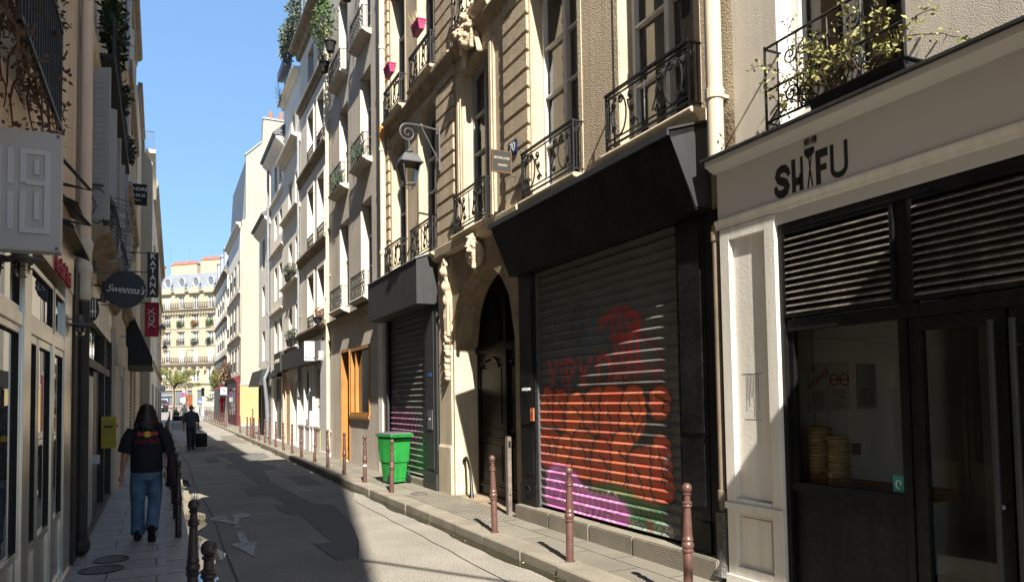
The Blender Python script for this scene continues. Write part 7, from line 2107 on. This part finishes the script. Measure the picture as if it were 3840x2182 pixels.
# washing and boxes on the far balconies, roof aerials
t = thing('roof_aerials', 'thin television aerials on the roof of the limestone block', 'aerial', hp(-10, 2.8, 24.5)); mb = MB()
for x in (-4, -1.2, 2.2, 5):
    mb = MB(); mb.tube([(x, 0, 0), (x, 0, 2.4)], .03, 4); mb.tube([(x - .4, 0, 2.2), (x + .4, 0, 2.2)], .02, 4); mb.build('mast', K['greyiron'], t)
t = thing('courtyard_shrub', 'leafy shrub growing in front of the cream gable above the low roof', 'shrub', (6.0, 44.5, 10.7)); mb = MB(); leaves(mb, (0, 0, .9), (.7, .7, 1.2), 600, .12, 66); mb.build('foliage', mat('olive_leaf', (.13, .12, .04), .7, vary=.5, vscale=5), t)
mb = MB(); mb.tube([(0, 0, -.5), (0, 0, 1.5)], .04, 5); mb.build('stem', K['twig'], t)
t = thing('overhead_cable', 'sagging cable stretched across the street above the camera', 'cable', (0, 0, 0)); mb = MB(); mb.tube([(lerp(-.87, 4.75, k / 10), lerp(2.9, -6.3, k / 10), 7.05 - .1 * math.sin(PI * k / 10)) for k in range(11)], .035, 6); mb.build('cable', K['blackmatt'], t)
# ------------------------------------------------------------------ people
K['skin'] = mat('skin', (.46, .25, .17), .6, vary=.06, vscale=12)
K['skindark'] = mat('tanned_skin', (.30, .16, .10), .6, vary=.06, vscale=12)
K['denim'] = mat('denim', (.085, .155, .24), .9, vary=.3, vscale=9, bump=.5, bscale=26, fine=.12, fscale=160)
K['navycloth'] = mat('navy_tshirt', (.011, .013, .020), .9, vary=.2, vscale=7, bump=.5, bscale=14)
K['slatecloth'] = mat('slate_blue_shirt', (.045, .06, .085), .9, vary=.15, vscale=7, bump=.4, bscale=16)
K['darktrouser'] = mat('dark_trousers', (.02, .027, .036), .9, vary=.2, vscale=7, bump=.4, bscale=16)
K['blackcloth'] = mat('black_cloth', (.010, .010, .012), .85, vary=.3, vscale=8, bump=.4, bscale=20)
K['hair'] = mat('dark_brown_hair', (.022, .013, .009), .45, vary=.5, vscale=20, streak=.5)
def eloft(mb, secs, n=14):
    """secs: (x, y, z, rx, ry) ; horizontal elliptical sections"""
    mb.loft([[(x + rx_ * math.cos(2 * PI * k / n), y + ry_ * math.sin(2 * PI * k / n), z) for k in range(n)] for x, y, z, rx_, ry_ in secs])
def limb(mb, pts, rs, n=12): mb.tube(pts, rs, n)
def hand(mb, p, fwd, side, s=1., thumb=1, curl=.35):
    """palm, four unequal bent fingers and a thumb; fwd points from wrist to fingertips"""
    F = Vector(fwd).normalized(); S = (Vector(side) - F * Vector(side).dot(F)).normalized(); N = F.cross(S)
    P = Vector(p)
    mb.tube([P - F * .01 * s, P + F * .03 * s, P + F * .085 * s], [.023 * s, .034 * s, .036 * s], 10, flat=.55)
    for k, (o, L) in enumerate(((-.027, .062), (-.009, .072), (.009, .068), (.026, .052))):
        b = P + F * .085 * s + S * o * s
        q1 = b + F * L * .45 * s + N * curl * L * .15 * s; q2 = q1 + (F * .8 + N * curl).normalized() * L * .35 * s; q3 = q2 + (F * .5 + N * curl * 1.8).normalized() * L * .3 * s
        mb.tube([b - F * .02 * s, b, q1, q2, q3], [.0085 * s, .009 * s, .0085 * s, .008 * s, .0065 * s], 7)
    b = P + F * .03 * s + S * (-.03 * thumb) * s
    mb.tube([b, b + (F * .6 - S * .8 * thumb).normalized() * .035 * s, b + (F * .6 - S * .8 * thumb).normalized() * .035 * s + F * .03 * s], [.011 * s, .010 * s, .007 * s], 7)
def head_shape(mb, c, s=1., yaw=0.):
    mb.M = Matrix.Translation(c) @ Matrix.Rotation(yaw, 4, 'Z') @ Matrix.Scale(s, 4)
    mb.ell((0, 0, .02), (.075, .095, .105), 16, 12); mb.ell((0, -.03, -.05), (.055, .06, .065), 14, 10)
    mb.loft([[(w__ * math.cos(a), -.085 - d_ + .012 * math.sin(a), z) for a in [2 * PI * i / 6 for i in range(6)]] for z, w__, d_ in ((.03, .008, 0), (.0, .012, .012), (-.012, .015, .014), (-.02, .010, .004))])
    mb.ell((0, -.088, -.045), (.024, .010, .008), 8, 6)
    for sx in (-1, 1):
        mb.ell((sx * .076, .005, 0), (.012, .02, .03), 8, 6); mb.ell((sx * .03, -.086, .028), (.014, .01, .007), 8, 6); mb.ell((sx * .03, -.088, .045), (.02, .008, .006), 8, 6)
    mb.M = None
# --- woman walking away
wm = thing('person', 'person with long dark hair walking away in navy printed T-shirt and jeans', 'person', (-.14, 10.42, .12), R(-3))
mb = MB()
eloft(mb, [(0, 0, .86, .15, .11), (0, 0, 1.0, .13, .10), (0, 0, 1.15, .13, .10), (0, 0, 1.32, .17, .10), (0, 0, 1.40, .12, .08), (0, .0, 1.44, .055, .055), (0, 0, 1.52, .052, .055)])
head_shape(mb, (0, .01, 1.56), 1.0, PI)
limb(mb, [(-.165, 0, 1.36), (-.235, -.01, 1.12), (-.265, .02, .92), (-.275, .04, .84)], [.05, .042, .032, .024]); hand(mb, (-.277, .045, .82), (-.12, .1, -1), (0, 1, 0), 1., -1, .5)
limb(mb, [(.165, 0, 1.36), (.235, -.02, 1.12), (.225, -.10, .90)], [.05, .042, .032]); hand(mb, (.222, -.115, .86), (.0, -.1, -1), (0, 1, 0), 1., 1, .5)
limb(mb, [(-.09, 0, .88), (-.095, .03, .5), (-.09, .06, .08)], [.09, .06, .04]); limb(mb, [(.085, 0, .88), (.085, .05, .5), (.07, -.22, .19)], [.09, .06, .04])
mb.tube([(-.095, .03, .05), (-.1, .1, .04)], [.03, .025], 8)
remeshed(mb, 'body', K['skin'], wm, .011, 3)
mb = MB()
eloft(mb, [(0, 0, .845, .178, .135), (0, 0, .87, .187, .145), (0, -.005, 1.0, .185, .14), (0, -.005, 1.15, .182, .135), (0, -.0, 1.28, .19, .125), (0, 0, 1.37, .185, .11), (0, 0, 1.42, .13, .09), (0, 0, 1.455, .075, .07)], 18)
limb(mb, [(-.15, 0, 1.38), (-.215, -.0, 1.25), (-.25, -.005, 1.10)], [.075, .083, .082], 14); limb(mb, [(.15, 0, 1.38), (.215, -.0, 1.25), (.25, -.01, 1.10)], [.075, .083, .082], 14)
ts = remeshed(mb, 'tshirt', K['navycloth'], wm, .012, 3)
mb = MB()
eloft(mb, [(0, -.005, .75, .155, .12), (0, -.005, .84, .165, .13), (0, 0, .9, .155, .12)], 16)
limb(mb, [(-.085, -.01, .86), (-.098, .01, .66), (-.10, .04, .45), (-.098, .05, .22), (-.097, .055, .07)], [.098, .095, .08, .08, .086], 14)
limb(mb, [(.08, -.01, .86), (.09, .02, .66), (.092, .05, .48), (.082, -.09, .30), (.072, -.20, .16)], [.098, .093, .08, .075, .08], 14)
remeshed(mb, 'jeans', K['denim'], wm, .011, 2)
mb = MB()
for s, c, pit, yw in ((-1, (-.1, .06, .0), 0, 0), (1, (.072, -.235, .115), R(-58), 0)):
    mb.M = Matrix.Translation(c) @ Matrix.Rotation(pit, 4, 'X')
    mb.loft([[(w__ * math.cos(a) + 0, y_ + .0, h0 + (h * .5) + h * .5 * math.sin(a)) for a in [2 * PI * i / 12 for i in range(12)]] for y_, w__, h0, h in ((-.10, .02, .01, .05), (-.085, .042, .0, .09), (-.03, .046, 0, .11), (.04, .044, 0, .09), (.11, .052, 0, .065), (.15, .045, .003, .05), (.17, .02, .01, .03))])
    mb.ell((0, -.04, .10), (.052, .062, .065), 10, 8)
    mb.M = None
remeshed(mb, 'shoes', K['blackcloth'], wm, .008, 2)
mb = MB()
mb.ell((0, -.015, 1.60), (.092, .108, .11), 16, 12)
eloft(mb, [(0, -.03, 1.60, .09, .10), (0, -.05, 1.53, .105, .085), (0, -.07, 1.47, .115, .07), (.0, -.085, 1.42, .10, .05)], 16)
rnd = random.Random(2)
for k in range(70):
    a_ = R(rnd.uniform(190, 350)); x = .10 * math.cos(a_); y = -.02 + .10 * math.sin(a_)
    mb.tube([(x * .6, y * .8, 1.68), (x, y, 1.58), (x * 1.25, y - .02, 1.49), (x * 1.35 + rnd.uniform(-.04, .04), y - .03, rnd.uniform(1.36, 1.45))], [.014, .014, .011, .004], 6)
remeshed(mb, 'hair', K['hair'], wm, .006, 1)
# print on the back of the T-shirt, following its curve
def onback(mbx, z0): return [(x, -.148 - .0 + .35 * x * x - .02 * max(0, z - 1.25), z) for x, y, z in mbx]
tx = text('Red Bull', .085, mat('print_red', (.42, .03, .04), .7, vary=0), ts, name='print', loc=(0, 0, 0), depth=.001, sx=1)
me = tx.data
K['printyellow'] = mat('print_yellow', (.65, .42, .02), .7, vary=0)
dg = bpy.context.evaluated_depsgraph_get()
from mathutils.bvhtree import BVHTree
bv = BVHTree.FromPolygons([v.co for v in ts.data.vertices], [tuple(p.vertices) for p in ts.data.polygons])
def backy(x, z):
    h = bv.ray_cast(Vector((x, -1, z)), Vector((0, 1, 0)))
    return h[0].y if h[0] else -.12
tx.rotation_euler = (0, 0, 0)
for v in me.vertices:
    x, z = v.co.x, v.co.y
    v.co = Vector((x + .015, 0, 1.235 + z + x * .03)); v.co.y = backy(v.co.x, v.co.z) - .0035
def decal(pts, name, m):
    bm = bmesh.new(); f = bm.faces.new([bm.verts.new((x, 0, z)) for x, z in pts]); bmesh.ops.triangulate(bm, faces=[f]); bmesh.ops.subdivide_edges(bm, edges=bm.edges[:], cuts=2, use_grid_fill=True)
    for v in bm.verts: v.co.y = backy(v.co.x, v.co.z) - (.003 if m is not K['printyellow'] else .0022)
    d_ = bpy.data.meshes.new(name); bm.to_mesh(d_); bm.free(); d_.materials.append(m); o = bpy.data.objects.new(name, d_); C.objects.link(o); o.parent = ts; return o
decal([(.015 + .045 * math.cos(a), 1.325 + .038 * math.sin(a)) for a in [2 * PI * i / 16 for i in range(16)]], 'print', K['printyellow'])
rm = tx.data.materials[0]
for s in (-1, 1): decal([(.015 + s * x, z - .02) for x, z in ((.02, 1.345), (.05, 1.372), (.09, 1.368), (.125, 1.375), (.12, 1.36), (.105, 1.35), (.115, 1.325), (.10, 1.322), (.085, 1.338), (.06, 1.325), (.045, 1.335))][::s], 'print', rm)
# tote bag on her right shoulder
tb = thing('shoulder_bag', 'black cloth bag hanging from the walking person\'s right shoulder', 'bag', (.075, 10.40, .12), R(-3))
mb = MB(); n = 10
mb.loft([[(.06 + w__ * math.cos(a), -.02 + d_ * math.sin(a), z) for a in [2 * PI * i / 14 for i in range(14)]] for z, w__, d_ in ((.66, .05, .11), (.675, .062, .15), (.8, .06, .16), (.98, .045, .14), (1.06, .03, .11))])
mb.build('bag', K['blackcloth'], tb, smooth=True, ang=60)
mb = MB(); mb.tube([(.06, -.13, 1.02), (.0, -.13, 1.22), (-.06, -.09, 1.40), (-.07, 0, 1.455), (-.055, .09, 1.38), (.04, .12, 1.1), (.06, .10, 1.02)], .03, 8, flat=.35); mb.build('strap', K['blackcloth'], tb, smooth=True)
# --- man walking towards the camera with a suitcase
def walker(name, label, loc, rz, h, skin, top, trouser, sleeve=.55, stride=.16, hairm=None, shoes=None, skirt=False, low=False):
    t = thing('person', label, 'person', loc, rz)
    t.scale = (h / 1.72,) * 3
    vx = .013 if not low else .02
    mb = MB()
    eloft(mb, [(0, 0, .9, .15, .11), (0, 0, 1.1, .14, .11), (0, 0, 1.36, .17, .10), (0, 0, 1.45, .1, .08), (0, 0, 1.5, .055, .055), (0, 0, 1.56, .055, .055)])
    head_shape(mb, (0, -.01, 1.61), 1.02)
    limb(mb, [(-.19, 0, 1.42), (-.26, .01, 1.15), (-.27, -.03, .92), (-.27, -.05, .86)], [.05, .045, .033, .025]); hand(mb, (-.27, -.055, .84), (0, -.15, -1), (0, 1, 0), 1.05, -1, .5)
    limb(mb, [(.19, 0, 1.42), (.26, .03, 1.15), (.27, .06, .92), (.27, .07, .86)], [.05, .045, .033, .025]); hand(mb, (.27, .075, .84), (0, .1, -1), (0, 1, 0), 1.05, 1, .9)
    limb(mb, [(-.09, 0, .9), (-.095, -stride * .5, .5), (-.09, -stride, .1)], [.09, .06, .04]); limb(mb, [(.09, 0, .9), (.095, stride * .2, .5), (.09, stride, .1)], [.09, .06, .04])
    remeshed(mb, 'body', skin, t, vx, 2)
    mb = MB()
    eloft(mb, [(0, 0, .88, .175, .13), (0, -.01, 1.0, .185, .15), (0, -.01, 1.15, .185, .15), (0, 0, 1.3, .2, .13), (0, 0, 1.42, .19, .11), (0, 0, 1.48, .12, .085), (0, 0, 1.505, .075, .075)], 16)
    for s, y1_ in ((-1, .01), (1, .03)):
        e_ = lerp(1.2, .98, sleeve); limb(mb, [(s * .17, 0, 1.43), (s * .235, y1_ * .5, 1.25), (s * .265, y1_ * (1.2 if s > 0 else -1), e_)], [.07, .068, .062], 12)
    remeshed(mb, 'shirt', top, t, vx, 2)
    mb = MB()
    eloft(mb, [(0, 0, .8, .165, .125), (0, 0, .9, .165, .125), (0, 0, .95, .155, .12)], 14)
    lo = .10 if not skirt else .42
    for s, q in ((-1, -1), (1, 1)):
        P_l = [(s * .085, 0, .88), (s * .095, q * stride * .35 - (.03 if q < 0 else 0), .5), (s * .093, q * stride, .09)]
        if skirt: P_l = [P_l[0], (s * .11, q * stride * .3, .6), (s * .12, q * stride * .3, .46)]
        limb(mb, P_l, [.10, .085, .072 if not skirt else .11], 12)
    remeshed(mb, 'trousers', trouser, t, vx, 2)
    mb = MB()
    for s, q in ((-1, -1), (1, 1)):
        mb.tube([(s * .09, q * stride + .06, .045), (s * .09, q * stride - .05, .045), (s * .095, q * stride - .16, .03)], [.045, .05, .04], 10)
    remeshed(mb, 'shoes', shoes or K['blackcloth'], t, vx, 1)
    if hairm:
        mb = MB(); mb.ell((0, .015, 1.655), (.086, .095, .085), 12, 8); mb.build('hair', hairm, t, smooth=True)
    return t
mn = walker('m', 'bald person in sunglasses and slate blue shirt walking towards the camera', (1.13, 31.8, 0), R(6), 1.74, K['skindark'], K['slatecloth'], K['darktrouser'], .6)
mb = MB(); mb.box(-.068, -.008, -.112, -.095, 1.622, 1.652); mb.box(.008, .068, -.112, -.095, 1.622, 1.652); mb.box(-.01, .01, -.11, -.1, 1.64, 1.648); mb.box(-.08, -.072, -.1, .0, 1.638, 1.65); mb.box(.072, .08, -.1, .0, 1.638, 1.65); mb.build('sunglasses', K['letterdark'], mn)
st = thing('suitcase', 'black wheeled suitcase pulled beside the bald person', 'suitcase', (1.52, 32.15, 0), R(15))
mb = MB(); mb.loft([rr(.19, .12, .07, 0, .04), rr(.2, .13, .10, 0, .04), rr(.2, .13, .58, 0, .04), rr(.18, .11, .62, 0, .04)]); mb.box(-.15, .15, -.155, -.129, .14, .4); mb.build('case', K['blackcloth'], st, smooth=True, ang=40)
mb = MB(); mb.tube([(-.17, .05, .60), (-.17, .03, .88), (-.04, .03, .88), (-.04, .05, .60)], .009, 6); mb.build('handle', K['greyiron'], st)
mb = MB(); mb.box(-.19, .19, -.135, -.1, .055, .07); mb.build('trim', K['frame_white'], st)
for s in (-1, 1):
    w = MB(); w.M = Matrix.Translation((s * .15, .08, .035)) @ Matrix.Rotation(PI / 2, 4, 'Y'); w.lathe([(.035, -.015), (.035, .015)], 12); w.build('wheel', K['rubber'], st)
walker('p', 'distant person in white top and yellow-green shorts partly behind the bald person', (2.15, 78, 0), R(160), 1.7, K['skindark'], mat('white_cloth', (.7, .7, .68), .8, vary=.08), mat('lime_cloth', (.42, .45, .05), .8, vary=.1), .1, hairm=K['hair'], skirt=True, low=True)
walker('p', 'distant person in white shirt and dark trousers beyond the junction', (7.6, 113, gz(113)), R(-60), 1.65, K['skindark'], bpy.data.materials['white_cloth'], K['darktrouser'], .5, hairm=K['hair'], low=True)
